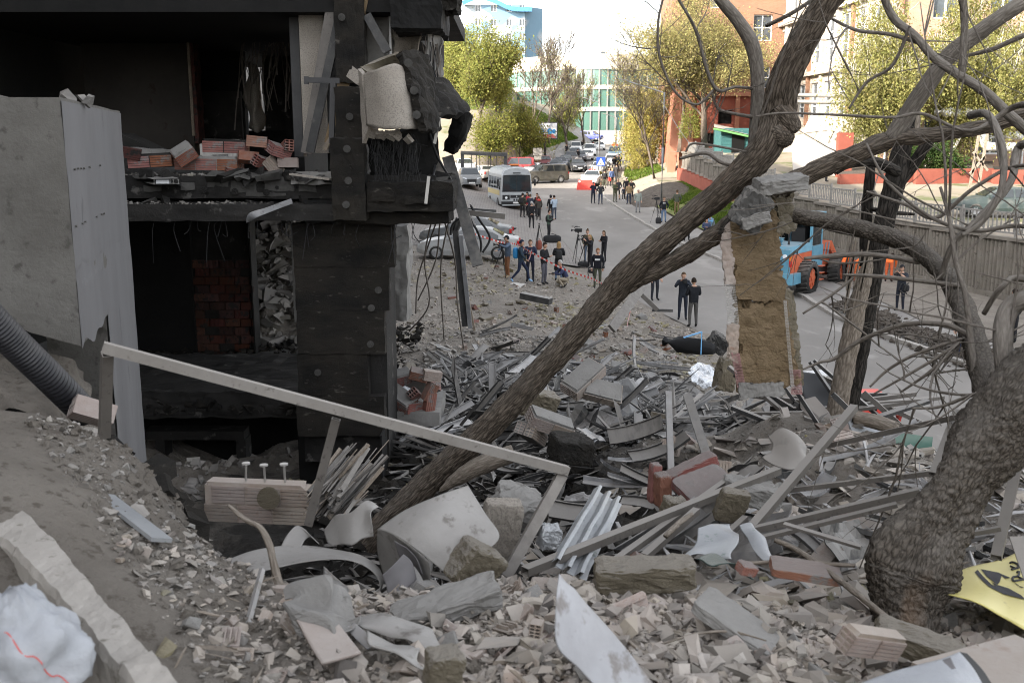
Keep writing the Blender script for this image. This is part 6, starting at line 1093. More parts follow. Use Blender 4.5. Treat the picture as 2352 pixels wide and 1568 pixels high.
shp([[(1960, 1575, 2.9), (2060, 1540, 2.95), (2160, 1515, 3.0), (2205, 1498, 3.05)], [(1960, 1620, 2.75), (2070, 1590, 2.8), (2180, 1560, 2.85), (2240, 1540, 2.95)], [(1980, 1680, 2.6), (2090, 1650, 2.65), (2200, 1620, 2.7), (2270, 1600, 2.8)]], 'bag', 'white_face', ws); shp([[(2205, 1498, 3.05), (2222, 1502, 3.06)], [(2238, 1540, 2.95), (2262, 1545, 2.98)], [(2270, 1600, 2.8), (2300, 1610, 2.85)]], 'black', 'dark_edge', ws); shp([[(2150, 1522, 2.985), (2185, 1510, 3.0)], [(2160, 1545, 2.9), (2196, 1534, 2.93)]], 'sheetd', 'grey_print', ws, .003)
bar('insulation_board', V(2215, 1505, 3.3), V(2400, 1590, 3.0), .5, .06, 'frag', 'tan insulation board under the white printed sheet', 'board', Vector((0, 0, 1)))
# kerb stones and sack, bottom left
kw = empty('stone_kerb', zplane(150, 1300, 4.75), 'row of broad dusty kerb stones along the near left slope', 'kerb')
K = [((-260, 830), (-330, 1010)), ((120, 1222), (28, 1252)), ((352, 1496), (268, 1530)), ((620, 1790), (500, 1850))]
for i in range(3):
    a0, b0 = [zplane(*p, 4.97) for p in K[i]]; a1, b1 = [zplane(*p, 4.97) for p in K[i + 1]]; g = (a1 - a0).normalized() * .012; a0, b0, a1, b1 = a0 + g, b0 + g, a1 - g, b1 - g; mb = MB(); dn = Vector((0, 0, -.34)); of = Vector((0, 0, .012 * (i - 1)))
    def st_(a, b):  # cross-section: right face, chamfer, top, chamfer, left face
        p, q_ = a0.lerp(a1, a), b0.lerp(b1, a); c4 = [p + dn, p + Vector((0, 0, -.03)), p.lerp(q_, .1), p.lerp(q_, .9), q_ + Vector((0, 0, -.03)), q_ + dn]; t = b * 5; k = min(int(t), 4); w = c4[k].lerp(c4[k + 1], t - k) + of; return w + mn.noise_vector(w * 9) * .010 + mn.noise_vector(w * 30) * .004
    mb.grid(st_, 60, 26); n = 26; mb.f += [tuple(range(n)), tuple(range(59 * n + n - 1, 59 * n - 1, -1))]; mb.m += [0, 0]; mb.build('kerb_stone', 'stonecap', kw)
sk = empty('rubble_sack', V(40, 1560, 2.6), 'white woven sack with red thread in the bottom left corner', 'sack')
ctr = V(28, 1500, 2.62)
def sackf(w): p = w.copy(); n1 = mn.noise(p * 2.1 + Vector((4, 1, 0))); n2 = abs(mn.noise(p * 4.3)); n3 = mn.noise(p * 9); n4 = abs(mn.noise(Vector((math.atan2(p.y, p.x) * 3.2, p.z * 1.4, 2)))); return Vector((p.x * 1.02, p.y * .8, p.z * .86)) * (1 + .22 * n1 - .16 * n2 + .012 * n3 - .20 * n4)
mb = MB(); mb.ball(ctr, .23, 64, 44, (1, 1, 1), 0, sackf); mb.build('sack_body', 'bag', sk, True)
mb = MB(); th_ = []
for k in range(26): t = k / 25; a = -1.25 + .9 * t; e = .75 - 1.25 * t + .06 * math.sin(t * 20); w = Vector((math.cos(a) * math.cos(e), math.sin(a) * math.cos(e), math.sin(e))); th_.append(ctr + sackf(w) * .2325)
mb.tube(th_, .0016, 5); mb.tc = {}; mb.build('red_thread', 'redbar', sk)
# sticks and rods
branch(None, [(524, 1160, 4.5, 10), (560, 1190, 4.45, 13), (596, 1210, 4.4, 15), (618, 1250, 4.35, 17), (628, 1290, 4.3, 20), (640, 1335, 4.25, 22), (662, 1392, 4.1, 20), (690, 1440, 4.0, 18)], 'trunkw', 'dead_branch', seg=10, amp=.004); tag(bpy.context.scene.objects[-1] if False else [o for o in COL.objects if o.name.startswith('dead_branch')][-1], 'pale dead branch rising over the torn sign sheet', 'branch')
bar('steel_rod', V(602, 1308, 4.1), V(560, 1468, 3.6), .02, .02, 'strip', 'thin pale rod stuck in the rubble left of the sheet', 'rod'); bar('white_plank', V(236, 1135, 4.6), V(372, 1240, 4.15), .10, .018, 'zinc', 'white plank lying on the near left earth slope', 'plank', Vector((.5, 0, 1)))
for o, pts, lb in (('fallen_stick', [(1780, 1240, 5, 14), (1830, 1262, 4.9, 15), (1900, 1310, 4.6, 16), (1990, 1380, 4.2, 17), (2100, 1470, 3.8, 17)], 'long pale stick lying at the foot of the gnarled trunk'), ('fallen_stick', [(1530, 1230, 5.1, 14), (1560, 1200, 5.3, 15), (1590, 1180, 5.4, 12)], 'short curved stick beside the green torn sheet'), ('fallen_stick', [(1690, 1295, 4.7, 12), (1800, 1290, 4.7, 12), (1965, 1298, 4.6, 11)], 'thin straight stick lying before the gnarled trunk'), ('fallen_stick', [(1520, 1478, 3.5, 8), (1600, 1455, 3.55, 8), (1680, 1450, 3.6, 7), (1760, 1470, 3.5, 5)], 'thin bent twig on the front rubble'), ('fallen_log', [(1960, 958, 9.2, 34), (2010, 968, 9.1, 36), (2062, 985, 9, 34)], 'short pale log on the dark metal heap')):
    k = branch(None, pts, 'trunkw', o, seg=9, amp=.003); tag(k, lb, 'stick' if 'stick' in o else 'log')
sb = empty('splintered_timber', V(770, 1180, 6.6), 'bundle of splintered grey timber lying in the pit', 'timber')
for k in range(120):
    u, v = 700 + rng.random() * 90, 1195 - rng.random() * 70; L = 40 + 120 * rng.random(); a = V(u, v, 6.9 - .4 * rng.random()); b = V(u + L * .62 + rng.uniform(-14, 14), v - L * .72 + rng.uniform(-12, 12), 7.0 + .3 * rng.random()); mb = MB(); w_ = .006 + .034 * rng.random() ** 2.5; mb.beam(a, b, w_, w_ * rng.uniform(.4, .8), up=Vector((rng.random(), rng.random(), rng.random()))); mb.build('splinter', rng.choice(['wood', 'metal', 'dkstrip', 'metal']), sb)
# ------------------------------------------------------------------ rubble
NR = np.random.default_rng(21)
def templates(k, j=.55, seed=2):
    g = np.random.default_rng(seed); c = np.array([(a, b, e) for e in (-.5, .5) for a, b in ((-.5, -.5), (.5, -.5), (.5, .5), (-.5, .5))]); out = []
    for i in range(k):
        t = c * (1 + g.uniform(-j, j, (8, 3))); t[4:, :2] *= g.uniform(.45, 1.); out.append(t)
    return np.array(out)
TPL = templates(24)
BF = np.array(BOXF)
def rotmats(n, g, tilt=1.):
    a = g.uniform(0, 6.283, n); b = g.normal(0, .5 * tilt, n); c = g.normal(0, .5 * tilt, n); ca, sa, cb, sb_, cc, sc_ = np.cos(a), np.sin(a), np.cos(b), np.sin(b), np.cos(c), np.sin(c)
    Z = np.zeros(n); O = np.ones(n); Rz = np.stack([np.stack([ca, -sa, Z], 1), np.stack([sa, ca, Z], 1), np.stack([Z, Z, O], 1)], 1); Rx = np.stack([np.stack([O, Z, Z], 1), np.stack([Z, cb, -sb_], 1), np.stack([Z, sb_, cb], 1)], 1); Ry = np.stack([np.stack([cc, Z, sc_], 1), np.stack([Z, O, Z], 1), np.stack([-sc_, Z, cc], 1)], 1)
    return Rz @ Rx @ Ry
def scatter(name, X, Y, S, mat, label, cat='rubble', asp=(1, .72, .34), lift=.15, tilt=1., Z=None, seed=3):
    n = len(X); g = np.random.default_rng(seed); t = TPL[g.integers(0, len(TPL), n)]; d = S[:, None] * np.array(asp) * g.uniform(.6, 1.35, (n, 3)); v = np.einsum('nij,nkj->nki', rotmats(n, g, tilt), t * d[:, None, :])
    z = (nearz(X, Y) if Z is None else Z) + S * lift; v = v + np.stack([X, Y, z], 1)[:, None, :]
    F = (BF[None] + (np.arange(n) * 8)[:, None, None]).reshape(-1, 4); return tag(npmesh(name, v.reshape(-1, 3), F, mat), label, cat, kind='stuff')
def logs(n, lo, hi, k=1.6): return lo * (hi / lo) ** (NR.uniform(0, 1, n) ** k)
def area(n, x0, x1, y0, y1, f=None):
    X, Y = NR.uniform(x0, x1, n), NR.uniform(y0, y1, n)
    if f is not None: k = NR.uniform(0, 1, n) < f(X, Y); X, Y = X[k], Y[k]
    return X, Y
kl = lambda Y: np.interp(Y, [2.2, 3.0, 3.8, 5.2], [-.62, -1.0, -1.62, -2.7])      # line of the kerb
X, Y = area(44000, -1.7, 3.6, 2.2, 4.7, lambda x, y: np.where(x > kl(y) + .05, np.clip(.28 + (x + .9) * .5, .12, 1), 0)); scatter('brick_chips', X, Y, logs(len(X), .010, .062, 1.5), 'chip', 'carpet of small pale brick chips across the front', tilt=.8)
X, Y = area(7500, -.9, 3.5, 2.3, 4.6, lambda x, y: np.where(x > kl(y) + .25, np.clip(.1 + (x + .8) * .6, .08, 1), 0)); scatter('brick_rubble', X, Y, logs(len(X), .02, .11, 2.3), 'chip', 'heaped broken brick pieces across the front', seed=14, Z=nearz(X, Y) + NR.uniform(0, .05, len(X)), asp=(1, .66, .3), tilt=1.2)
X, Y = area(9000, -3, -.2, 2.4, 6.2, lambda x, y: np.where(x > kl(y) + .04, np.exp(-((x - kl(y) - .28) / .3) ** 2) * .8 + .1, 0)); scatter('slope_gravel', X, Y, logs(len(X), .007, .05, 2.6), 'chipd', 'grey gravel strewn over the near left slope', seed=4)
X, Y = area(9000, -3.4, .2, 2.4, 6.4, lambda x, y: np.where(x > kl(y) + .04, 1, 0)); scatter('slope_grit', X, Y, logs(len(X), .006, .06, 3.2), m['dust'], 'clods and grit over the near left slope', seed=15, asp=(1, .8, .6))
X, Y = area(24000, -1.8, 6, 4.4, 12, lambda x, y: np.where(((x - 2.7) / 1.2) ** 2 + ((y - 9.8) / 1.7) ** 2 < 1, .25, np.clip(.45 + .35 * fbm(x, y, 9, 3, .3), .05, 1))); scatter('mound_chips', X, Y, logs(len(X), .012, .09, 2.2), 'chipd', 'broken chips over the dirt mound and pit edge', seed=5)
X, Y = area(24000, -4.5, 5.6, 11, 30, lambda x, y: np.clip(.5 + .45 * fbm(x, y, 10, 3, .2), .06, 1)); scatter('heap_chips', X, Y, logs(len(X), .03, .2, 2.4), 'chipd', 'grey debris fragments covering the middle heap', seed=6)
X, Y = area(26000, -7, 6.6, 26, 52, lambda x, y: np.where(x < xl(y) - .2, np.clip((51 - y) / 18, .06, 1) * np.clip(.5 + .5 * fbm(x, y, 12, 3, .12), .08, 1), 0)); scatter('field_chips', X, Y, logs(len(X), .03, .17, 2.6), 'chip', 'loose chips over the dusty ground by the reporters', seed=7)
X, Y = area(9000, -5, 6, 12, 46, lambda x, y: np.where(x < xl(y) - .5, np.clip(fbm(x, y, 14, 3, .12), 0, 1), 0)); scatter('wool_litter', X, Y, logs(len(X), .04, .2, 2.), 'wool', 'shreds of yellowish mineral wool over the debris', seed=8, asp=(1, .8, .35))
X, Y = area(3000, -1.5, 6, 3, 13, lambda x, y: np.clip(fbm(x, y, 15, 3, .35) - .1, 0, 1)); scatter('wool_shreds', X, Y, logs(len(X), .015, .08, 2.), 'wool', 'shreds of yellowish wool on the near rubble', seed=9, asp=(1, .8, .4))
X, Y = area(2600, -6.5, -1.7, 12.6, 19, None); scatter('burnt_litter', X, Y, logs(len(X), .03, .16, 2.), m['burnt'], 'charred litter on the burnt lower floor', seed=10, Z=3.02 + 0 * X)
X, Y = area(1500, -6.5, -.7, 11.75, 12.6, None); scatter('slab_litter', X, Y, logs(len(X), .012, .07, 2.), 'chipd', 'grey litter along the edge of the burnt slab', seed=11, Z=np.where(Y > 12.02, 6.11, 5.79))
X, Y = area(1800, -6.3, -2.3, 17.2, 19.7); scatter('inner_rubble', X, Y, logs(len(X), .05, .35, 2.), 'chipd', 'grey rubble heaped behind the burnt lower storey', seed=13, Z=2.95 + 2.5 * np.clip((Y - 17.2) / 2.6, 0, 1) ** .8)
def sticks(name, n, box, lo, hi, mat, label, seed, asp=(1, .05, .03), lift=.12): X, Y = area(n, *box, lambda x, y: np.where((y > 15) & (x > xl(y) - .6), 0, 1)); scatter(name, X, Y, logs(len(X), lo, hi, 1.4), mat, label, 'debris', asp, lift, .7, None, seed)
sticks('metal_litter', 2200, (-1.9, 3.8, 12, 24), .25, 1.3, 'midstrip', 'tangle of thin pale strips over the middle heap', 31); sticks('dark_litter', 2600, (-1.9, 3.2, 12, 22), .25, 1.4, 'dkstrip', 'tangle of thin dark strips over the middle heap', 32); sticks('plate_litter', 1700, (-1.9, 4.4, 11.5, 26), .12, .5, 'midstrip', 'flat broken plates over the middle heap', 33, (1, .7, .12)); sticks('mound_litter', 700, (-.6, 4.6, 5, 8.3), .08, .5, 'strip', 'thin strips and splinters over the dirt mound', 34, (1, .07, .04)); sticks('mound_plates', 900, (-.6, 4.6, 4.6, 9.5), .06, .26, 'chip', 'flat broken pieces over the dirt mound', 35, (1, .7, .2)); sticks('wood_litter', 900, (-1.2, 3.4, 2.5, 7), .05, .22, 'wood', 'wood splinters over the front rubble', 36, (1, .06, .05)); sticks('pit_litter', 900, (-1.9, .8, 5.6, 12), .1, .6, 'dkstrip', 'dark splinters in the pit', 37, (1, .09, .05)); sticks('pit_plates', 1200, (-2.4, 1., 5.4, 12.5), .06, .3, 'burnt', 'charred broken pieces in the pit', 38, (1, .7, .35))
# soil heap edge across the road
X, Y = area(9000, 12.5, 17.5, 27, 39, lambda x, y: np.exp(-((x - xr(y) - .9) / .8) ** 2)); scatter('spoil_heap', X, Y, logs(len(X), .05, .3, 2.), m['soil'], 'dark dug soil heaped along the kerb near the loader', 'soil', seed=12, Z=H(X, Y) + .25 * np.exp(-((X - xr(Y) - .9) / .7) ** 2))
# --- larger pieces, each its own thing
def put(name, me, loc, rot, sc, label, cat, group): o = bpy.data.objects.new(name, me); COL.objects.link(o); o.location = loc; o.rotation_euler = rot; o.scale = sc; return tag(o, label, cat, group)
def chunkme(name, mat, seed, d=(1, .75, .5)):
    r = random.Random(seed); mb = MB(); bm = bmesh.new(); bmesh.ops.create_cube(bm, size=1)
    for v in bm.verts: v.co = Vector((v.co.x * d[0] * r.uniform(.6, 1.2), v.co.y * d[1] * r.uniform(.6, 1.2), v.co.z * d[2] * r.uniform(.6, 1.2)))
    bmesh.ops.bevel(bm, geom=list(bm.edges), offset=.05, segments=1, affect='EDGES'); bmesh.ops.triangulate(bm, faces=[f for f in bm.faces if len(f.verts) > 4])
    for v in bm.verts: v.co += mn.noise_vector(v.co * 4 + Vector((seed, 0, 0))) * .045
    me = bpy.data.meshes.new(name); bm.to_mesh(me); bm.free(); me.materials.append(m[mat]); return me
def shardme(name, mat, seed):   # broken wall of a hollow brick: flat plate with ribs
    r = random.Random(seed); mb = MB(); w = r.uniform(.7, 1); mb.chunk((0, 0, 0), (1, w, .14), None, r, .22)
    for k in range(3): mb.chunk((0, -w * .3 + w * .3 * k, .13), (.85, .07, .18), None, r, .2)
    return mb.data(name, mat)
FR = [chunkme('fragment', 'frag', k) for k in range(10)] + [shardme('shard', 'frag', k) for k in range(6)]
CG = [chunkme('grey_fragment', 'conc', 30 + k) for k in range(6)]
rr = random.Random(33); done = 0; REG = lambda x: 'left of the white board' if x < .3 else 'right of the white board' if x < 1.3 else 'near the gnarled trunk'
while done < 300:
    y = 2.5 + 2.0 * rr.random(); x = -1.3 + 4.4 * rr.random()
    if x < float(kl(y)) + .1 or (x < -.5 and rr.random() < .6): continue
    z = float(nearz(np.array([x]), np.array([y]))[0]); s = .045 + .085 * rr.random() ** 2.2; i = rr.randrange(len(FR)); big = 'larger' if s > .075 else 'small'
    put('brick_fragment', FR[i] if rr.random() < .85 else rr.choice(CG), (x, y, z + s * .2), (rr.gauss(0, .5), rr.gauss(0, .5), rr.random() * 6.3), (s * rr.uniform(.8, 1.4), s, s), '%s dusty brick fragment in the front rubble %s' % (big, REG(x)), 'brick fragment', 'brick fragments in the front rubble'); done += 1
def at(x, y, dz=0.): return Vector((x, y, float(nearz(np.array([x]), np.array([y]))[0]) + dz))
def zone(x, y):
    if y < 12.5: return 'at the edge of the pit' if x < .9 else 'on the dirt behind the corrugated sheet' if x < 1.9 else 'on the dirt mound by the steel tubes'
    if y < 22: return 'in the heap beside the burnt column' if x < -.1 else 'in the heap behind the leaning trunk' if x < 1.5 else 'in the heap near the hanging insulation'
    return 'on the debris before the wrecked car' if x < 1 else 'on the debris between reporters and road'
inm = lambda x, y: ((x - 2.7) / 1.2) ** 2 + ((y - 9.8) / 1.7) ** 2 < 1      # bare crown of the dirt mound
SM = []
for k in range(10):   # bent strips: slightly curved L or U profiles
    mb = MB(); r = random.Random(60 + k); w = r.uniform(.03, .06); hh = r.uniform(.02, .05); bend = r.uniform(-.12, .12); tw = r.uniform(-.4, .4); pr = [(-w, 0), (w, 0), (w, hh)] if k % 2 else [(-w, hh), (-w, 0), (w, 0), (w, hh)]; n = 7
    def sf(a, b):
        i = b * (len(pr) - 1); j = min(int(i), len(pr) - 2); t = i - j; y_, z_ = pr[j][0] * (1 - t) + pr[j + 1][0] * t, pr[j][1] * (1 - t) + pr[j + 1][1] * t; x_ = a - .5; c_, s_ = math.cos(tw * x_), math.sin(tw * x_); return Vector((x_, y_ * c_ - z_ * s_, y_ * s_ + z_ * c_ + bend * x_ * x_ * 2))
    mb.grid(sf, n, len(pr), .006); SM.append((mb.data('strip', 'strip'), mb.data('dark_strip', 'dkstrip')))
for k in range(290):
    if k < 190: y = 12.8 + 11.5 * rr.random() ** 1.1; x = rr.gauss(.2 + (y - 13) * .02, 1.3)
    elif k < 235: y = 17 + 14 * rr.random(); x = rr.uniform(-1, 5)
    else: y = 5.5 + 6 * rr.random(); x = rr.uniform(-.3, 3.2)
    if inm(x, y) or x < -2.2 or (y > 15 and x > float(xl(y)) - .6): continue
    dk = rr.random() < (.68 if y < 19 else .35); L = rr.uniform(.5, 1.9) * (.55 if y < 12 else 1); yaw = rr.gauss(.35, .6) if rr.random() < .75 else rr.random() * 6.3
    put('metal_strip', rr.choice(SM)[dk], at(x, y, .08 + .28 * rr.random() * (.4 if y < 12 else 1)), (rr.gauss(0, .5), rr.gauss(-.1, .28), yaw), (L, rr.uniform(.8, 1.8), 1), '%s %s %s metal strip %s' % ('long' if L > 1.2 else 'short', 'crosswise' if abs(math.cos(yaw)) > .8 else 'slanting', 'dark' if dk else 'pale', zone(x, y)), 'metal strip', 'bent metal strips in the debris')
IB = [chunkme('wool_block', 'insul', 80 + k, (1, .6, .42)) for k in range(6)]; CL = [chunkme('concrete_chunk', 'conc', 90 + k, (1, .7, .5)) for k in range(6)]; BK = [chunkme('charred_block', 'burnt', 100 + k, (1, .6, .35)) for k in range(4)]; RB = [chunkme('red_block', 'redbrick', 110 + k, (1, .5, .35)) for k in range(4)]
for k in range(230):
    t = rr.random()
    if t < .36: y = 12 + 9 * rr.random(); x = rr.uniform(-1.6, 3.4); s = rr.uniform(.15, .5)
    elif t < .8: y = 20 + 24 * rr.random(); x = rr.uniform(-5, float(xl(y)) - .8); s = rr.uniform(.18, .5)
    else: y = 5 + 6.5 * rr.random(); x = rr.uniform(-.2, 3.6); s = rr.uniform(.08, .28)
    if inm(x, y): continue
    q = rr.random(); me, nm, lb = (rr.choice(IB), 'insulation_block', 'yellowish wool block') if q < .42 else (rr.choice(CL), 'concrete_chunk', 'grey concrete chunk') if q < .7 else (rr.choice(BK), 'charred_block', 'charred insulation block') if q < .85 and y < 24 else (rr.choice(RB), 'brick_block', 'dusty red brick block')
    put(nm, me, at(x, y, s * .12), (rr.gauss(0, .3), rr.gauss(0, .3), rr.random() * 6.3), (s, s, s), '%s %s lying %s' % ('large' if s > .3 else 'small', lb, zone(x, y)), nm.split('_')[0] + ' block', 'blocks scattered in the debris')
for k in range(46):
    y = 13 + 24 * rr.random() if k < 30 else 5 + 6 * rr.random(); x = rr.uniform(-1.5, 4) if k < 30 else rr.uniform(0, 3.4)
    if y > 15 and x > float(xl(y)) - .6: continue
    brick(at(x, y, .05), (rr.random() * 3, rr.random() * 3, rr.random() * 6), rr.choice([BD, BDg, BDg, BD2]), 'loose hollow brick %s' % zone(x, y), 'loose hollow bricks in the debris')
PM = []
for k in range(5):
    mb = MB(); f = lambda a, b: Vector((a - .5 + .06 * mn.noise(Vector((b * 3, k, 1))), (b - .5) * .6, .14 * mn.noise(Vector((a * 2.2 + k * 5, b * 2, 3))))); mb.grid(f, 9, 6, .012); PM.append((mb.data('torn_sheet', 'zinc'), mb.data('torn_sheet_dark', 'dkstrip'), mb.data('torn_sheet_pale', 'strip')))
for k in range(60):
    y = 12.6 + 11 * rr.random() if k < 40 else 5.5 + 6 * rr.random(); x = rr.gauss(.6, 1.3) if k < 40 else rr.uniform(0, 3.6); s = rr.uniform(.3, .9) * (.6 if k >= 40 else 1); i = rr.randrange(3)
    if x < -2 or inm(x, y): continue
    put('torn_sheet', rr.choice(PM)[i], at(x, y, .1 + .2 * rr.random()), (rr.gauss(0, .6), rr.gauss(0, .5), rr.random() * 6.3), (s, s, s), '%s torn metal sheet %s' % (['galvanised', 'dark', 'pale grey'][i], zone(x, y)), 'metal sheet', 'torn sheets in the debris')
# --- particular pieces
rock('concrete_slab', 'conc', 1028, 1388, 3.95, (.46, .15, .10), (.25, -.28, .15), 'broken concrete beam lying below the curled sign sheet', 'concrete', 11, .3)
rock('insulation_block', 'insul', 1092, 1300, 4.7, (.24, .16, .22), (.1, .6, .5), 'corner block of wool standing against the sign sheet', 'insulation', 12, .14); rock('insulation_block', 'insul', 1480, 1318, 4.35, (.46, .16, .13), (.05, -.02, .06), 'long block of mineral wool on the rubble edge', 'insulation', 13, .2); rock('insulation_block', 'insul', 1018, 1532, 2.95, (.11, .10, .12), (.1, .1, .4), 'wool block at the bottom edge left of the white board', 'insulation', 14, .15)
rock('insulation_block', 'insul', 1545, 1180, 6.0, (.14, .12, .22), (.1, .1, .2), 'upright wool block below the red slabs', 'insulation', 15, .2); rock('insulation_block', 'insul', 1680, 1160, 5.9, (.18, .08, .22), (.3, .2, .1), 'ribbed wool block leaning on the dirt', 'insulation', 16, .12); rock('insulation_block', 'insul', 2110, 1480, 3.7, (.34, .12, .1), (.2, .25, -.3), 'wool slab at the foot of the gnarled trunk', 'insulation', 17, .2)
rock('insulation_block', 'burnt', 1312, 1030, 8.6, (.36, .3, .22), (.1, .15, .3), 'big charred insulation box right of the leaning trunk', 'insulation', 18, .12); rock('insulation_block', 'insul', 1235, 925, 11.5, (.5, .2, .3), (.3, .3, .6), 'wool block behind the leaning trunk', 'insulation', 19, .2)
rock('plaster_block', 'plas', 1150, 1215, 5.5, (.22, .12, .36), (.1, .12, .2), 'upright plaster faced wool panel behind the sign sheet', 'plaster', 20, .08); rock('plaster_block', 'conc', 1185, 1160, 5.9, (.28, .22, .18), (.4, .3, .2), 'grey crusted lump behind the upright panel', 'plaster', 21, .3); rock('plaster_block', 'zinc', 1262, 1232, 5.2, (.11, .09, .13), (.1, .1, .3), 'white crumbling block beside the leaning post', 'plaster', 22, .3)
for k, (u, v, Y, d, e, lb) in enumerate(((1585, 1078, 7, (.42, .13, .10), (0, -.35, .3), 'long red slab lying on the dirt mound'), (1622, 1118, 6.5, (.40, .3, .07), (.35, -.15, .5), 'flat wide red slab behind the crossing tubes'), (1503, 1108, 6.7, (.07, .09, .28), (0, .06, .2), 'upright red slab left of the wool block'), (1522, 1125, 6.6, (.09, .12, .24), (0, -.05, .3), 'upright grey red slab beside the other upright'), (1850, 1310, 4.6, (.34, .14, .05), (.15, .12, -.1), 'pink red slab before the gnarled trunk'), (1715, 1305, 4.5, (.09, .07, .05), (.2, .3, .4), 'small red brick piece before the torn green sheet'))): rock('red_slab', 'redbrick', u, v, Y, d, e, lb, 'slab', 40 + k, .08)
rock('dust_slab', 'conc', 1690, 1430, 3.7, (.34, .24, .05), (-.1, .45, -.5), 'flat dusty plaster slab in the front rubble', 'slab', 50, .15); rock('concrete_lump', 'conc', 1725, 1130, 6.3, (.36, .25, .14), (.1, .2, .2), 'weathered concrete lump on the dirt mound', 'concrete', 51, .25)
lump(V(1985, 1500, 3.45), (R(15), R(20), R(30)), 2, 1, 1, BDg, 'pair of dusty hollow bricks at the front near the trunk', 'frag', sc=.6); brick(V(1232, 1442, 3.45), (.1, .2, 1.4), BDg, 'two celled brick piece in the front rubble', None, sc=.36); brick(V(2290, 1520, 3.3), (.1, .2, .1), BDg, 'hollow brick at the bottom right by the white sheet', sc=.6)
for k, (u, v, e, s) in enumerate(((1255, 985, (.3, .4, .3), 1.1), (1215, 1010, (.2, .5, 1.2), 1.0), (1340, 880, (.4, -.5, .7), 1.3), (1375, 905, (.9, .3, .2), 1.2))): lump(V(u, v, 10.4 if v > 950 else 13), e, 2, 2, 1, BDg, ['dusty masonry lump right under the leaning trunk', 'small masonry lump beside the leaning trunk foot', 'ribbed masonry lump behind the leaning trunk', 'tilted masonry lump right of the leaning trunk'][k], 'conc', sc=s * .9)
mb = MB(); rag(mb, [[(1610, 1215, 5.3), (1650, 1205, 5.35), (1690, 1200, 5.4)], [(1600, 1245, 5.2), (1650, 1240, 5.2), (1700, 1235, 5.2)], [(1560, 1280, 5.0), (1620, 1275, 5.0), (1690, 1285, 4.9)]], .004, 8, .05, 5, 3); tag(mb.build('torn_foil', 'zinc', None, True), 'torn pale roofing sheet under the crossing tubes', 'metal sheet')
mb = MB(); rag(mb, [[(1700, 1205, 5.3), (1725, 1200, 5.3), (1735, 1215, 5.3)], [(1725, 1250, 5.1), (1745, 1240, 5.1), (1760, 1245, 5.1)], [(1770, 1300, 4.9), (1785, 1295, 4.9), (1795, 1302, 4.9)]], .006, 8, .02, 6, 4); tag(mb.build('bent_gutter', 'zinc', None, True), 'bent grey gutter piece below the steep tube', 'gutter')
m['dkgreen'] = M('dark_green_sheet', (.02, .055, .05), (.04, .085, .075), 4, None, rough=.4, dust=.4); mb = MB(); rag(mb, [[(1600, 1290, 4.9), (1640, 1278, 4.95), (1680, 1300, 4.9)], [(1640, 1300, 4.75), (1690, 1295, 4.75), (1740, 1330, 4.65)]], .005, 8, .03, 6, 5); tag(mb.build('green_sheet', 'dkgreen', None, True), 'dark green torn sheet below the bent gutter', 'sheet')
mb = MB(); rag(mb, [[(1770, 1000, 7.6), (1800, 985, 7.6), (1835, 1005, 7.6)], [(1780, 1040, 7.4), (1815, 1045, 7.3), (1860, 1060, 7.3)], [(1765, 1055, 7.3), (1800, 1070, 7.2), (1850, 1075, 7.2)]], .006, 8, .06, 5, 6); tag(mb.build('folded_sheet', 'metal', None, True), 'folded dusty sheet at the foot of the splintered trunk', 'sheet')
# dark metal heap and things at the road edge
for k in range(34):
    u, v = 1790 + 250 * rr.random(), 905 + 130 * rr.random(); Y = 11.3 - (v - 905) / 130 * 2.6; p = V(u, v, Y); a = rr.gauss(-.35, .35); L = rr.uniform(.5, 1.4); d = Vector((math.cos(a), rr.uniform(-.5, .3), math.sin(a))) * L / 2; mb = MB(); mb.hollow(p - d, p + d, rr.uniform(.04, .09), rr.uniform(.03, .06), .004); dk = rr.random() < .6
    tag(mb.build('window_profile', 'dkstrip' if dk else 'metal'), '%s profile in the heap behind the splintered trunk' % ('dark' if dk else 'grey'), 'profile', 'profiles heaped behind the splintered trunk')
mb = MB(); rag(mb, [[(1842, 855, 11.5), (1890, 862, 11.3), (1920, 885, 11.2), (1935, 915, 11.1)], [(1845, 895, 11), (1890, 910, 10.9), (1940, 935, 10.8), (1965, 950, 10.8)], [(1850, 930, 10.7), (1900, 940, 10.6), (1950, 965, 10.5), (2005, 968, 10.6)]], .008, 8, .02, 3, 7); tag(mb.build('black_sheet', 'black', None, True), 'curved black plastic panel at the road edge', 'panel')
mb = MB(); rag(mb, [[(1845, 852, 11.55), (1878, 850, 11.6), (1905, 852, 11.6)], [(1850, 862, 11.4), (1880, 868, 11.4), (1908, 862, 11.4)]], .01, 6, .01); tag(mb.build('white_lining', 'cloud_w', None, True), 'pale underside strip on top of the black panel', 'panel')
for u, v, c4, lb, mt in ((2000, 985, .5, 'cracked pale glass pane on the dark metal heap', 'zinc'), (2035, 1010, .45, 'second glass pane lying on the dark metal heap', 'ggreen'), (2090, 1030, .5, 'upright greenish glass pane beside the short tube', 'ggreen')): mb = MB(); mb.box(V(u, v, 9.2), (c4, .02, .28), rotm(-.9 if u < 2080 else -.2, .2, .3)); tag(mb.build('glass_pane', mt), lb, 'glass pane')
p = V(1985, 930, 14.5); rbx = empty('road_barrier', p, 'red plastic road barrier behind the black panel', 'barrier')
mb = MB(); mb.prism([(-.3, 0), (.3, 0), (.26, .5), (-.26, .5)], .3, Matrix.Translation(p + Vector((0, .2, -.3))) @ Matrix.Rotation(R(90), 4, 'X')); mb.build('body', 'redbar', rbx); mb = MB(); mb.bb(p + Vector((.05, -.135, -.05)), p + Vector((.15, -.125, .08))); mb.build('recess', 'dark', rbx)
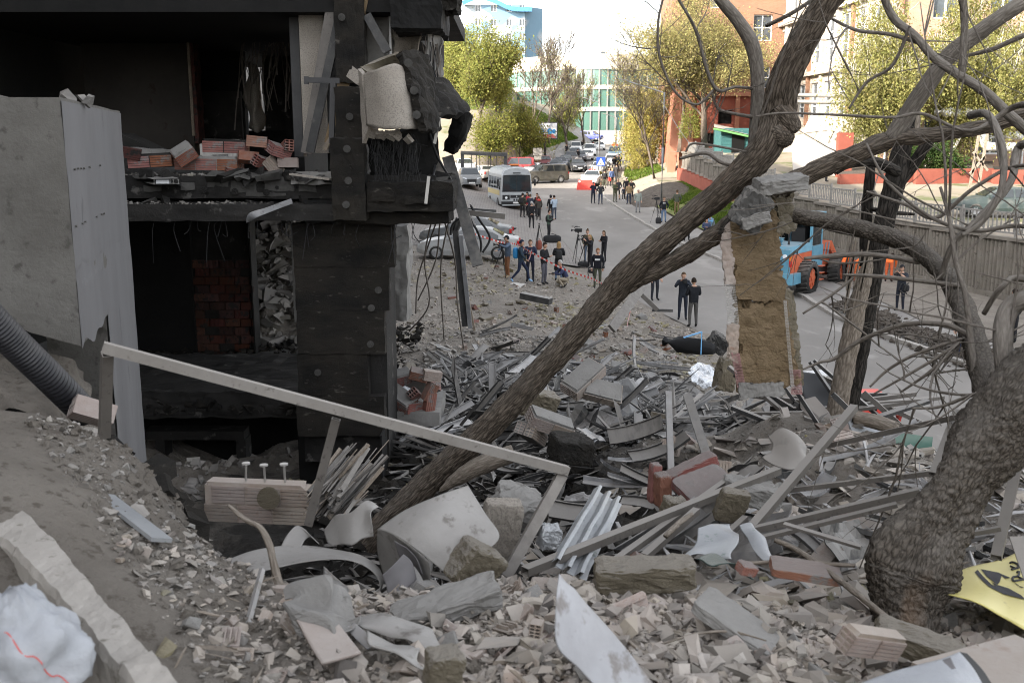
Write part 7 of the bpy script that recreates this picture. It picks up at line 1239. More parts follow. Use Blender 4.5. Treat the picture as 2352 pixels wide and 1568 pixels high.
mb = MB(); p = V(2063, 975, 11); mb.cyl(p + Vector((0, 0, -.12)), p + Vector((0, 0, .12)), .07, 12, 0, .04); tag(mb.build('traffic_cone', 'redbar'), 'small red cone tip behind the dark metal heap', 'cone')
mb = MB(); f = [[(1585, 845, 17), (1610, 832, 17.4), (1640, 850, 17.2)], [(1590, 870, 16.4), (1625, 865, 16.5), (1655, 875, 16.3)], [(1620, 885, 15.9), (1640, 888, 15.8), (1668, 890, 15.8)]]; rag(mb, f, .006, 9, .1, 6, 9); tag(mb.build('foil_sheet', 'foil'), 'crumpled silver foil sheet beside the hanging insulation', 'foil')
rock('wool_roll', 'insul', 1668, 858, 15.6, (.32, .25, .55), (.1, .2, .3), 'yellow wool roll behind the hanging insulation', 'insulation', 61, .2)
cyl = empty('black_cylinder', V(1580, 800, 20), 'black crumpled cylinder lying with a blue strap at the road edge', 'cylinder'); mb = MB(); mb.tube([V(1525, 782, 20.5), V(1560, 790, 20.3), V(1610, 795, 20), V(1640, 800, 19.8)], [.10, .17, .17, .10], 18, True, lambda c, s, L, r: (.06 * mn.noise(Vector((c * 2, s * 2, L * 4))))); mb.tc = {}; mb.build('body', 'black', cyl, True); mb = MB(); mb.beam(V(1570, 775, 19.9), V(1612, 762, 19.9), .07, .02).beam(V(1612, 762, 19.9), V(1610, 815, 19.7), .02, .09); mb.build('strap', 'blufilm', cyl)
rock('tyre_scrap', 'rub', 1650, 788, 20, (.4, .3, .35), (.2, .5, .2), 'dark rubber scrap at the road edge', 'rubber', 62, .2)
bar('black_beam', V(1198, 678, 36.5), V(1265, 692, 36), .35, .22, 'dkstrip', 'black steel channel lying before the reporters', 'beam', Vector((0, 0, 1))); bar('grey_board', V(1477, 655, 33), V(1405, 755, 31), .3, .1, 'metal', 'grey board leaning behind the trunk towards the road', 'board', Vector((0, 1, 0))); bar('grey_board', V(1468, 672, 33), V(1510, 712, 33), .14, .08, 'metal', 'grey strut leaning against the board by the road', 'board'); bar('dark_strip', V(1498, 712, 33.4), V(1545, 713, 33.4), .10, .08, 'dkstrip', 'dark bar lying on the pavement by the road', 'bar')
mb = MB(); a, b, c_, d = V(1143, 664, 40), V(1180, 648, 41), V(1208, 652, 41), V(1188, 664, 39.8); mb.add([a, b, c_, d], [(0, 1, 2, 3)]); mb.add([a, d, V(1186, 669, 39.6)], [(0, 1, 2)]); tag(mb.build('mesh_panel', 'net'), 'pale mesh panel lying before the striding man', 'panel')
# barrier tape
def tape(pts, label, w=.075):
    P = cr([V(*q) for q in pts], 14); mb = MB()
    for i in range(len(P) - 1):
        a, b = Vector(P[i]), Vector(P[i + 1]); e = Vector((0, 0, w / 2)); mb.add([a - e, b - e, b + e, a + e], [(0, 1, 2, 3)], i % 2)
    return tag(mb.build('barrier_tape', ['cloud_w', 'redbar']), label, 'tape')
tape([(1088, 537, 42), (1150, 556, 42), (1188, 562, 42), (1230, 585, 41), (1300, 620, 40), (1360, 640, 39), (1392, 657, 38)], 'red and white barrier tape strung across before the reporters'); tape([(1470, 668, 33), (1452, 700, 33), (1440, 750, 32.5)], 'red and white tape hanging behind the leaning trunk', .12); tape([(1222, 572, 41.6), (1219, 585, 41.6), (1214, 598, 41.6)], 'loose end of barrier tape hanging by the bearded man', .1)
# ------------------------------------------------------------------ vehicles
WH = {}
def wheel(parent, c, ax, r, w, rimm='rim', spokes=6):
    "tyre with a rim; ax is the axle direction outwards"
    c, ax = Vector(c), Vector(ax).normalized(); mb = MB(); a, b, d = frame(ax); n = 20; prof = [(-w / 2, r * .72), (-w / 2, r * .95), (-w / 2 + w * .12, r), (w / 2 - w * .12, r), (w / 2, r * .95), (w / 2, r * .68)]
    mb.grid(lambda i, j: c + ax * prof[int(round(j * 5))][0] + (a * math.cos(i * 6.2832) + b * math.sin(i * 6.2832)) * prof[int(round(j * 5))][1], n, 6, 0, 0, True); t = mb.build('wheel', 'rub', parent, True)
    mb = MB(); mb.cyl(c + ax * (-w * .2), c + ax * (w * .30), r * .66, 16); 
    for k in range(spokes): an = 6.2832 * k / spokes; e = a * math.cos(an) + b * math.sin(an); mb.beam(c + ax * (w * .36) + e * r * .1, c + ax * (w * .33) + e * r * .62, r * .16, .03, up=ax)
    mb.cyl(c + ax * (w * .3), c + ax * (w * .44), r * .16, 10); mb.build('rim', rimm, t); return t
CT = {'sedan': dict(L=4.65, W=1.8, top=[(-2.32, .62), (-2.3, .95), (-1.75, 1.03), (-1.05, 1.38), (-.5, 1.45), (.3, 1.44), (1.05, .98), (2.05, .80), (2.28, .66), (2.33, .45)], belt=.93, rw=.6, cab=(-1.75, 1.08), wx=(-1.38, 1.42), wr=.32),
      'suv': dict(L=4.65, W=1.86, top=[(-2.32, .7), (-2.3, 1.1), (-2.05, 1.55), (-1.6, 1.68), (.2, 1.68), (1.0, 1.12), (2.05, 1.0), (2.28, .82), (2.33, .5)], belt=1.05, rw=.68, cab=(-2.2, 1.05), wx=(-1.4, 1.42), wr=.36),
      'bigsuv': dict(L=4.9, W=1.95, top=[(-2.45, .75), (-2.43, 1.2), (-2.3, 1.75), (-2.0, 1.86), (.35, 1.86), (1.0, 1.25), (2.2, 1.14), (2.42, .95), (2.45, .55)], belt=1.18, rw=.74, cab=(-2.35, 1.05), wx=(-1.45, 1.45), wr=.40),
      'hatch': dict(L=4.1, W=1.74, top=[(-2.05, .65), (-2.03, 1.0), (-1.8, 1.38), (-1.2, 1.48), (.3, 1.47), (1.05, 1.0), (1.85, .82), (2.03, .62), (2.05, .45)], belt=.96, rw=.6, cab=(-1.95, 1.08), wx=(-1.25, 1.3), wr=.31),
      'van': dict(L=4.6, W=1.84, top=[(-2.3, .65), (-2.29, 1.2), (-2.22, 1.78), (-1.9, 1.86), (.45, 1.84), (1.2, 1.15), (2.1, .95), (2.28, .75), (2.3, .45)], belt=1.08, rw=.72, cab=(-2.28, 1.2), wx=(-1.35, 1.4), wr=.33)}
def car(kind, loc, hd, col, label, group=None, sc=1., dusty=.3, cat='car'):
    q = CT[kind]; o = empty('parked_car' if cat == 'car' else 'parked_van', loc, label, cat, group); f = Vector((math.cos(hd), math.sin(hd), 0)); s = Vector((-f.y, f.x, 0)); Z = Vector((0, 0, 1)); B = Vector(loc)
    W_ = lambda x, y, z: B + (f * x + s * y + Z * z) * sc
    zt = lambda x: float(np.interp(x, [p[0] for p in q['top']], [p[1] for p in q['top']])); hw = q['W'] / 2; xs = sorted(set([p[0] for p in q['top']]) | set(np.linspace(-q['L'] / 2, q['L'] / 2, 17))); c0, c1 = q['cab']
    def ring(x):
        e = abs(x) / (q['L'] / 2); w = hw * (1 - .16 * max(0, e - .75) / .25 * max(0, e - .75) / .25); top = zt(x); bl = min(top, q['belt']); lo = .22 + .12 * max(0, e - .85) / .15; rw = hw * q['rw'] / .62 * .62 / (q['W'] / 2) if False else q['rw']
        tw = w * .94 if top <= q['belt'] + .03 else max(rw, w * .94 - (top - q['belt']) * .42)
        return [(-w * .93, lo), (-w, lo + .2), (-w, (lo + bl) / 2 + .08), (-w * .965, bl), (-tw, top - .04 if top > bl + .08 else bl), (-tw * .86, top), (tw * .86, top), (tw, top - .04 if top > bl + .08 else bl), (w * .965, bl), (w, (lo + bl) / 2 + .08), (w, lo + .2), (w * .93, lo)]
    mt = paint('car_paint_%d' % len(bpy.data.materials), col, .3, dusty); mb = MB(); R_ = [ring(x) for x in xs]; n = 12
    vs = [W_(x, y, z) for x, r in zip(xs, R_) for y, z in r]; fs = [(i * n + j, (i + 1) * n + j, (i + 1) * n + j + 1, i * n + j + 1) for i in range(len(xs) - 1) for j in range(n - 1)]; fs += [tuple(range(n)), tuple(range(len(xs) * n - 1, (len(xs) - 1) * n - 1, -1))]; mb.add(vs, fs); mb.build('body', mt, o, True if False else False)
    def gl(name, pts): g = MB(); g.add([W_(*p) for p in pts], [tuple(range(len(pts)))]); return g.build(name, 'glassd', o)
    for sg in (-1, 1):          # side windows split by pillars
        w0 = hw * .95; k = [c0 + .35, (c0 + c1) / 2 - .05, (c0 + c1) / 2 + .03, c1 - .3]
        for a, b in ((k[0], k[1]), (k[2], k[3])):
            pts = []
            for x in np.linspace(a, b, 5): pts.append((x, sg * (hw * .965 + .006), q['belt'] + .03))
            for x in np.linspace(b, a, 5): t = max(q['belt'] + .06, zt(x) - .10); tw = max(q['rw'], hw * .94 - (zt(x) - q['belt']) * .42); u = (t - q['belt']) / max(.05, zt(x) - .04 - q['belt']); pts.append((x, sg * (hw * .965 * (1 - u) + tw * u + .012), t))
            gl('side_window', pts)
        mb = MB(); mb.box(W_(c1 - .25, sg * (hw + .1), q['belt'] + .08), (.14 * sc,) * 3); mb.build('mirror', mt, o)
    top = q['top']; fi = [i for i, p in enumerate(top) if p[0] >= .15 and p[1] > q['belt'] + .25]; xf, xb_ = top[fi[-1]][0], top[fi[-1] + 1][0]; a, b = .12, .95; ws = lambda t: (xf + (xb_ - xf) * t, zt(xf + (xb_ - xf) * t))
    (xa, za), (xe, ze) = ws(a), ws(b); gl('windscreen', [(xa + .02, -q['rw'] * .92, za + .02), (xe + .02, -hw * .86, ze + .02), (xe + .02, hw * .86, ze + .02), (xa + .02, q['rw'] * .92, za + .02)])
    ri = [i for i, p in enumerate(top) if p[1] > q['belt'] + .25][0]; xr1, xr0 = top[ri][0], top[ri - 1][0]; xa, xe = xr1 + (xr0 - xr1) * .1, xr1 + (xr0 - xr1) * .8; gl('rear_window', [(xa - .02, q['rw'] * .88, zt(xa) + .015), (xe - .02, hw * .82, zt(xe) + .015), (xe - .02, -hw * .82, zt(xe) + .015), (xa - .02, -q['rw'] * .88, zt(xa) + .015)])
    fr = q['L'] / 2; hz = zt(fr - .15)
    for sg in (-1, 1):
        mb = MB(); mb.add([W_(fr - .02, sg * hw * .48, hz - .12), W_(fr - .16, sg * hw * .86, hz - .10), W_(fr - .18, sg * hw * .86, hz + .02), W_(fr - .06, sg * hw * .5, hz - .02)], [(0, 1, 2, 3)]); mb.v = [v + f * .03 * sc for v in mb.v]; mb.build('headlight', 'lampw', o)
        mb = MB(); mb.box(W_(-fr + .02, sg * hw * .76, q['belt'] - .16), (.12 * sc, .3 * sc if abs(f.y) < .5 else .12 * sc, .2 * sc)); mb.build('tail_light', 'lampr', o)
        for wx in q['wx']: wheel(o, W_(wx, sg * (hw - .09), q['wr']), s * sg, q['wr'] * sc, .22 * sc)
    mb = MB(); mb.add([W_(fr + .015, -hw * .42, .48), W_(fr + .015, hw * .42, .48), W_(fr - .02, hw * .44, hz - .14), W_(fr - .02, -hw * .44, hz - .14)], [(0, 1, 2, 3)]); mb.build('grille', 'black', o)
    for e in (-1, 1): mb = MB(); mb.add([W_(e * (fr + .025), -.26, .40), W_(e * (fr + .025), .26, .40), W_(e * (fr + .025), .26, .52), W_(e * (fr + .025), -.26, .52)], [(0, 1, 2, 3)]); mb.build('number_plate', 'plate', o)
    return o
D2 = lambda a: R(a)
GC = 'cars parked along the street'
CARS = [('suv', 1078, 430, -82, (.16, .165, .17), 'grey crossover facing us left of the bus'), ('sedan', 1112, 414, 110, (.30, .28, .26), 'beige silver saloon seen from behind next to the bus'), ('sedan', 1066, 398, -80, (.45, .46, .47), 'silver car roof behind the grey crossover'), ('van', 1180, 400, 180, (.20, .02, .025), 'red van parked side on behind the bus'), ('bigsuv', 1250, 420, 205, (.085, .08, .062), 'dark olive off-roader turning across the street'), ('hatch', 1222, 405, -100, (.55, .55, .55), 'small white car behind the off-roader'), ('hatch', 1252, 386, -95, (.16, .025, .03), 'red hatchback behind the off-roader'), ('sedan', 1278, 394, -93, (.05, .06, .08), 'first dark saloon in the left parked row'), ('sedan', 1287, 388, -92, (.10, .11, .13), 'second dark saloon in the left parked row'), ('sedan', 1299, 383, -92, (.03, .035, .05), 'third black saloon in the left parked row'), ('suv', 1311, 378, -91, (.09, .085, .08), 'brown car with raised bonnet in the left row'), ('sedan', 1325, 394, -84, (.02, .022, .026), 'black saloon driving towards us mid street'), ('sedan', 1362, 425, -105, (.58, .58, .58), 'white saloon parked behind the red barrier'), ('sedan', 1377, 401, -98, (.32, .34, .36), 'silver saloon behind the white saloon'), ('sedan', 1380, 390, 80, (.05, .06, .055), 'dark green saloon with lit tail lamp'), ('suv', 1404, 385, 86, (.6, .6, .6), 'white crossover seen from behind beside walkers'), ('van', 1412, 367, -98, (.10, .16, .20), 'blue-green minivan behind the white crossover'), ('van', 1322, 352, -90, (.6, .59, .57), 'white van by the stone wall'), ('van', 1354, 358, -92, (.6, .6, .6), 'white minibus mid street in the far row'), ('sedan', 1347, 368, -92, (.6, .6, .6), 'white saloon in the far row'), ('sedan', 1331, 371, -92, (.035, .04, .05), 'dark saloon beside the man at the far row'), ('suv', 1320, 366, -91, (.4, .42, .43), 'silver estate in the far row'), ('van', 1359, 327, -30, (.03, .05, .28), 'blue van at the far crossing'), ('sedan', 1369, 337, 88, (.07, .075, .065), 'olive car under the willow at the far end'), ('sedan', 1377, 345, -92, (.5, .5, .5), 'silver car under the willow at the far end')]
for k, (ty, u, v, hd, c, lb) in enumerate(CARS): car(ty, G(u, v), D2(hd), c, lb, GC, cat='van' if ty == 'van' else 'car')
car('sedan', Vector((V(2295, 505, 50).x, 50, 2.9)), D2(172), (.03, .045, .045), 'dark car on the terrace behind the railing', GC)
# wrecked dusty saloon beside the reporters, and a second one behind it
w1 = car('sedan', G(1077, 592), D2(178), (.33, .335, .335), 'dusty battered silver saloon beside the reporters', None, 1.0, .9); w2 = car('sedan', G(1072, 562), D2(176), (.10, .105, .11), 'dark dusty saloon behind the battered silver one', None, 1., .8)
# small bus
bl = G(1186, 482); bs = empty('small_bus', bl, 'grey and white old minibus with roof beacon facing the camera', 'bus'); hd = R(-80); f = Vector((math.cos(hd), math.sin(hd), 0)); s = Vector((-f.y, f.x, 0)); Z = Vector((0, 0, 1)); B = bl - f * 3.3
W_ = lambda x, y, z: B + f * x + s * y + Z * z * (1.1 if z > .7 else 1)
def bp(name, mt, pts, th=0.): g = MB(); g.add([W_(*p) for p in pts], [tuple(range(len(pts)))]); return g.build(name, mt, bs)
sec = [(-1.2, .42), (-1.25, .7), (-1.25, 1.55), (-1.17, 2.45), (-1.0, 2.78), (-.6, 2.93), (0, 2.98), (.6, 2.93), (1.0, 2.78), (1.17, 2.45), (1.25, 1.55), (1.25, .7), (1.2, .42)]; XS = [(-3.35, .93), (-3.2, 1), (3.1, 1), (3.25, .985), (3.42, .95)]
mb = MB(); n = len(sec); mb.add([W_(x, y * k_, .42 + (z - .42) * (1 if k_ > .99 else .97 + .03 * (z < 2))) for x, k_ in XS for y, z in sec], [(i * n + j, (i + 1) * n + j, (i + 1) * n + j + 1, i * n + j + 1) for i in range(4) for j in range(n - 1)] + [tuple(range(n)), tuple(range(5 * n - 1, 4 * n - 1, -1))]); mb.build('body', 'busg', bs)
for sg in (-1, 1):
    bp('windscreen', 'glassd', [(3.445, sg * .04, 1.32), (3.445, sg * 1.06, 1.32), (3.445, sg * .98, 2.36), (3.445, sg * .04, 2.40)]); bp('windscreen_frame', 'black', [(3.435, sg * .0, 1.26), (3.435, sg * 1.13, 1.26), (3.435, sg * 1.04, 2.42), (3.435, sg * .0, 2.46)])
    for k in range(4): x0 = 2.4 - 1.35 * k; bp('side_window', 'glassd', [(x0, sg * 1.262, 1.45), (x0 - 1.15, sg * 1.262, 1.45), (x0 - 1.15, sg * 1.20, 2.25), (x0, sg * 1.20, 2.25)][::sg])
    bp('cab_window', 'glassd', [(3.15, sg * 1.262, 1.4), (2.55, sg * 1.262, 1.4), (2.55, sg * 1.2, 2.25), (3.12, sg * 1.2, 2.25)][::sg]); bp('stripe', 'ochre', [(2.9, sg * 1.262, 1.0), (-3.1, sg * 1.262, 1.0), (-3.1, sg * 1.262, 1.35), (2.9, sg * 1.262, 1.35)][::sg])
    mb = MB(); mb.cyl(W_(3.42, sg * .82, .86), W_(3.47, sg * .82, .86), .10, 14); mb.build('headlight', 'lampw', bs); bp('headlight_panel', 'black', [(3.452, sg * .55, .72), (3.448, sg * 1.12, .72), (3.448, sg * 1.12, 1.05), (3.452, sg * .55, 1.05)])
    mb = MB(); mb.box(W_(3.35, sg * 1.45, 1.9), (.14, .14, .5)); mb.build('mirror', 'black', bs); mb = MB(); mb.beam(W_(3.2, sg * 1.2, 2.2), W_(3.35, sg * 1.42, 2.1), .03, .03); mb.build('mirror_arm', 'black', bs)
    for x in (-1.9, 2.0): wheel(bs, W_(x, sg * 1.15, .44), s * sg, .46, .26)
    mb = MB(); mb.beam(W_(3.47, sg * .25, 1.3), W_(3.46, sg * .6, 1.65), .02, .02, up=f); mb.build('wiper', 'black', bs)
bp('grille', 'black', [(3.455, -.5, .84), (3.455, .5, .84), (3.45, .5, 1.04), (3.45, -.5, 1.04)]); mb = MB(); mb.beam(W_(3.46, -1.2, .55), W_(3.46, 1.2, .55), .16, .22); mb.build('bumper', 'black', bs); mb = MB(); mb.beam(W_(3.47, -1.15, .40), W_(3.47, 1.15, .40), .12, .12); mb.build('lower_bumper', 'busg', bs); bp('number_plate', 'plate', [(3.56, -.3, .50), (3.56, .3, .50), (3.56, .3, .62), (3.56, -.3, .62)])
for k, ch in enumerate(((-.28, -.12), (-.07, .09), (.13, .28))): bp('maker_letter', 'black', [(3.462, ch[0], .70), (3.462, ch[1], .70), (3.462, ch[1] - .03, .78), (3.462, ch[0] + .03, .78)])
bp('badge', 'lampw', [(3.462, 0, .89), (3.462, .05, .94), (3.462, 0, .99), (3.462, -.05, .94)]); bp('front_panel', 'busg', [(3.457, -.48, .66), (3.457, .48, .66), (3.455, .48, .82), (3.455, -.48, .82)])
for k in range(8): mb = MB(); x = -2.9 + .8 * k; mb.tube([W_(x, -1.02, 2.78), W_(x, -.6, 2.945), W_(x, 0, 2.995), W_(x, .6, 2.945), W_(x, 1.02, 2.78)], .018, 5); mb.tc = {}; mb.build('roof_rib', 'busg', bs)
mb = MB(); mb.beam(W_(2.4, -.35, 3.12), W_(2.4, .35, 3.12), .2, .12); bc = mb.build('beacon', 'lampo', bs); mb = MB(); mb.beam(W_(2.4, -.3, 3.03), W_(2.4, .3, 3.03), .08, .06); mb.build('beacon_mount', 'black', bs); bp('vent', 'black', [(3.435, -.3, 2.52), (3.435, .3, 2.52), (3.435, .3, 2.6), (3.435, -.3, 2.6)])
# wheel loader
ra, fa = Vector((12.7, 42.5, 0)), Vector((15.0, 45.6, 0)); ax = (fa - ra).normalized(); f = ax; s = Vector((f.y, -f.x, 0)); ld = empty('wheel_loader', (ra + fa) / 2, 'blue and orange wheel loader beside the ribbed wall', 'loader'); B = ra - s * 1.0 + Vector((0, 0, .1))
W_ = lambda x, y, z: B + f * x + s * y + Vector((0, 0, z))
def lb_(name, mt, x0, x1, y0, y1, z0, z1, tap=None):
    mb = MB(); vs = [W_(x, y, z) for z in (z0, z1) for x, y in ((x0, y0), (x1, y0), (x1, y1), (x0, y1))]
    if tap: vs[4:] = [W_(x, y, z1) for x, y in ((x0 + tap[0], y0 + tap[2]), (x1 - tap[1], y0 + tap[2]), (x1 - tap[1], y1 - tap[2]), (x0 + tap[0], y1 - tap[2]))]
    mb.add(vs, [(0, 3, 2, 1), (4, 5, 6, 7), (0, 1, 5, 4), (1, 2, 6, 5), (2, 3, 7, 6), (3, 0, 4, 7)]); return mb.build(name, mt, ld)
for x in (0, 3.85):
    for sg in (-1, 1):
        w = wheel(ld, W_(x, sg * 1.0, .68), s * sg, .72, .52, 'ldor', 8); mb = MB(); c = W_(x, sg * 1.0, .68); a, b, d = frame(s * sg)
        for k in range(22): an = 6.2832 * k / 22; e = a * math.cos(an) + b * math.sin(an); t_ = d.cross(e); mb.beam(c + e * .725 - s * sg * .24 + t_ * .05, c + e * .725 + s * sg * .24 - t_ * .05, .09, .06, up=e)
        mb.build('tread', 'rub', w)
lb_('hood', 'ldor', -1.45, .95, -.78, .78, 1.0, 1.78); lb_('hood_top', 'ldblue', -1.5, .95, -.8, .8, 1.78, 2.12, (.12, 0, .06)); lb_('grille_panel', 'ldblue', -1.56, -1.46, -.76, .76, .95, 2.0); lb_('counterweight', 'ldblue', -1.75, -.75, -1.0, 1.0, .55, 1.0, (.05, 0, .03)); lb_('chassis', 'dsteel', -1.0, 4.3, -.45, .45, .5, 1.0)
mb = MB()
for k in range(12): mb.beam(W_(-1.58, -.42 + .075 * k, 1.05), W_(-1.58, -.42 + .075 * k, 1.55), .02, .03)
mb.build('radiator_slats', 'dsteel', ld)
for sg in (-1, 1):
    mb = MB(); mb.cyl(W_(-1.56, sg * .56, 1.72), W_(-1.62, sg * .56, 1.72), .09, 14); mb.build('lamp', 'lampw', ld); lb_('tail_lamp', 'lampr', -1.6, -1.5, sg * .8 - .05, sg * .8 + .05, 1.3, 1.55); lb_('indicator', 'lampo', -1.6, -1.5, sg * .8 - .05, sg * .8 + .05, 1.56, 1.8)
mb = MB(); mb.cyl(W_(-.55, .3, 2.1), W_(-.55, .3, 2.65), .06, 10); mb.build('exhaust', 'dsteel', ld); mb = MB(); mb.cyl(W_(-.9, .1, 2.1), W_(-.9, .1, 2.32), .09, 12).cyl(W_(-.9, .1, 2.32), W_(-.9, .1, 2.42), .15, 12); mb.build('air_intake', 'ldblue', ld)
for x in (.98, 2.2):
    for y in (-.72, .72): mb = MB(); mb.beam(W_(x, y, 1.9), W_(x + .05, y * .95, 3.25), .1, .1, up=f); mb.build('cab_post', 'ldblue', ld)
lb_('cab_roof', 'ldblue', .85, 2.4, -.82, .82, 3.25, 3.4); lb_('cab_base', 'ldblue', .96, 2.3, -.8, .8, 1.0, 1.95); lb_('seat', 'black', 1.3, 1.75, -.3, .3, 1.95, 2.7)
for y in (-.74, .74): g = MB(); g.add([W_(1.04, y, 1.97), W_(2.16, y, 1.97), W_(2.2, y * .96, 3.22), W_(1.06, y * .96, 3.22)], [(0, 1, 2, 3)]); g.build('cab_glass', 'glassd', ld)
g = MB(); g.add([W_(2.24, -.66, 1.97), W_(2.24, .66, 1.97), W_(2.28, .64, 3.22), W_(2.28, -.64, 3.22)], [(0, 1, 2, 3)]); g.build('cab_glass', 'glassd', ld)
for y in (-.5, .5): mb = MB(); mb.beam(W_(2.5, y, 1.9), W_(4.0, y, 1.75), .16, .42); mb.beam(W_(3.95, y, 1.8), W_(5.2, y, .75), .16, .36); mb.build('lift_arm', 'ldor', ld); mb = MB(); mb.cyl(W_(2.6, y * .6, 1.3), W_(4.2, y * .6, 1.5), .07, 10); mb.build('ram', 'dsteel', ld)
lb_('front_frame', 'ldor', 2.4, 4.2, -.5, .5, .9, 1.7, (0, .3, .05)); mb = MB(); pr = [(5.0, 1.1), (5.15, .45), (5.5, .15), (6.1, .1)]
mb.grid(lambda a, b: W_(float(np.interp(b * 3, range(4), [p[0] for p in pr])), -1.25 + 2.5 * a, float(np.interp(b * 3, range(4), [p[1] for p in pr]))), 6, 7, .05); mb.build('bucket', 'ldor', ld)
for y in (-1.27, 1.27): mb = MB(); mb.add([W_(5.0, y, 1.1), W_(5.15, y, .45), W_(5.5, y, .15), W_(6.1, y, .1), W_(5.6, y, .9)], [(0, 1, 2, 3, 4)]); mb.build('bucket_side', 'ldor', ld)
for k in range(3): mb = MB(); mb.beam(W_(1.5, .95 + .02 * k, .45 + .3 * k), W_(1.9, .95 + .02 * k, .45 + .3 * k), .2, .04); mb.build('step', 'ldor', ld)
mb = MB(); mb.tube([W_(2.5, .8, 1.3), W_(2.5, .85, 2.0), W_(2.9, .85, 2.0), W_(2.9, .8, 1.3)], .025, 6); mb.tc = {}; mb.build('handrail', 'ldblue', ld); mb = MB(); mb.box(W_(2.7, 1.1, 2.9), (.14, .14, .4)); mb.build('mirror', 'black', ld); mb = MB(); mb.add([W_(-1.575, -.1, 1.65), W_(-1.575, .2, 1.65), W_(-1.575, .2, 1.9), W_(-1.575, -.1, 1.9)], [(0, 1, 2, 3)]); mb.build('number_plate', 'plate', ld)
mb = MB(); pb = G(1346, 436); mb.prism([(-.9, 0), (.9, 0), (.75, .95), (-.75, .95)], .45, Matrix.Translation(pb + Vector((0, .2, 0))) @ Matrix.Rotation(R(90), 4, 'X')); rb2 = tag(mb.build('road_barrier', 'redbar'), 'red plastic barrier in front of the white saloon', 'barrier')
for dx in (-.65, .65): mb = MB(); c = pb + Vector((dx, -.26, .78)); mb.cyl(c, c + Vector((0, -.02, 0)), .1, 12); mb.build('reflector', 'cloud_w', rb2)
tb = G(1172, 541); mb = MB(); mb.tube([tb, tb + Vector((0, 0, .42)), tb + Vector((0, 0, .44))], [.30, .37, .40], 22, False).tube([tb + Vector((0, 0, .03)), tb + Vector((0, 0, .4))], [.28, .36], 22); mb.tc = {}; tag(mb.build('plastic_tub', 'black', None, True), 'big black plastic tub behind the reporters', 'tub')
# ------------------------------------------------------------------ people
CM = {}
def cloth(c):
    k = tuple(round(x, 3) for x in c)
    if k not in CM: CM[k] = M('cloth_%d' % len(CM), k, tuple(min(1, x * 1.35 + .004) for x in k), 7., None, rough=.9, bump=.5, bs=16, bd=.02, spec=.1)
    return CM[k]
SKIN = M('skin', (.40, .24, .17), (.46, .28, .20), 6, None, rough=.6, bump=0); HAIRC = {'dark': (.018, .013, .010), 'brown': (.06, .038, .022), 'blond': (.22, .14, .065), 'grey': (.28, .27, .26), 'ginger': (.14, .06, .025)}
def joints(pose):
    J = dict(pel=(0, 0, .96), sp=(0, 0, 1.16), ch=(0, .01, 1.38), nk=(0, .01, 1.50), hd=(0, .03, 1.56))
    for s, t in (('l', -1), ('r', 1)):
        J.update({s + 'sh': (.185 * t, 0, 1.43), s + 'el': (.25 * t, -.02, 1.16), s + 'wr': (.24 * t, .10, .93), s + 'hp': (.10 * t, 0, .93), s + 'kn': (.115 * t, .03, .51), s + 'an': (.125 * t, -.01, .09), s + 'to': (.15 * t, .15, .035)})
    U = lambda **k: J.update(k)
    if pose == 'camera': U(lel=(-.30, .14, 1.25), lwr=(-.10, .30, 1.46), rel=(.30, .14, 1.25), rwr=(.10, .30, 1.48))
    elif pose == 'phone': U(lel=(-.26, .06, 1.17), lwr=(-.06, .26, 1.20), rel=(.26, .06, 1.17), rwr=(.07, .28, 1.22))
    elif pose == 'pockets': U(lel=(-.31, -.06, 1.18), lwr=(-.20, .06, .97), rel=(.31, -.06, 1.18), rwr=(.20, .06, .97))
    elif pose == 'behind': U(lel=(-.29, -.12, 1.17), lwr=(-.04, -.17, 1.0), rel=(.29, -.12, 1.17), rwr=(.05, -.18, 1.0))
    elif pose == 'eyes': U(lel=(-.36, .16, 1.42), lwr=(-.09, .18, 1.64), rel=(.36, .16, 1.42), rwr=(.09, .18, 1.64))
    elif pose == 'ear': U(rel=(.33, .10, 1.26), rwr=(.13, .10, 1.56))
    elif pose == 'reach': U(lel=(-.36, .22, 1.34), lwr=(-.30, .48, 1.46), rel=(.30, .16, 1.22), rwr=(.20, .38, 1.16))
    elif pose == 'walk': U(lkn=(-.11, .26, .53), lan=(-.11, .34, .12), lto=(-.12, .49, .05), rkn=(.11, -.06, .53), ran=(.12, -.38, .16), rto=(.13, -.30, .04), lel=(-.26, -.12, 1.17), lwr=(-.25, -.02, .96), rel=(.26, .10, 1.17), rwr=(.24, .26, 1.02))
    elif pose == 'bend': U(sp=(0, .20, 1.06), ch=(0, .46, 1.08), nk=(0, .58, 1.08), hd=(0, .66, 1.04), lsh=(-.17, .48, 1.12), rsh=(.17, .48, 1.12), lel=(-.2, .56, .84), lwr=(-.15, .66, .62), rel=(.2, .56, .84), rwr=(.15, .68, .62))
    elif pose == 'crouch': U(pel=(0, -.10, .38), sp=(0, -.02, .58), ch=(0, .10, .80), nk=(0, .15, .92), hd=(0, .18, .98), lsh=(-.18, .10, .86), rsh=(.18, .10, .86), lel=(-.24, .24, .64), lwr=(-.08, .44, .62), rel=(.24, .24, .64), rwr=(.08, .46, .64), lhp=(-.10, -.10, .36), rhp=(.10, -.10, .36), lkn=(-.17, .34, .46), lan=(-.14, .08, .10), lto=(-.15, .26, .04), rkn=(.16, .30, .26), ran=(.13, -.14, .16), rto=(.13, .0, .03))
    return {k: Vector(v) for k, v in J.items()}
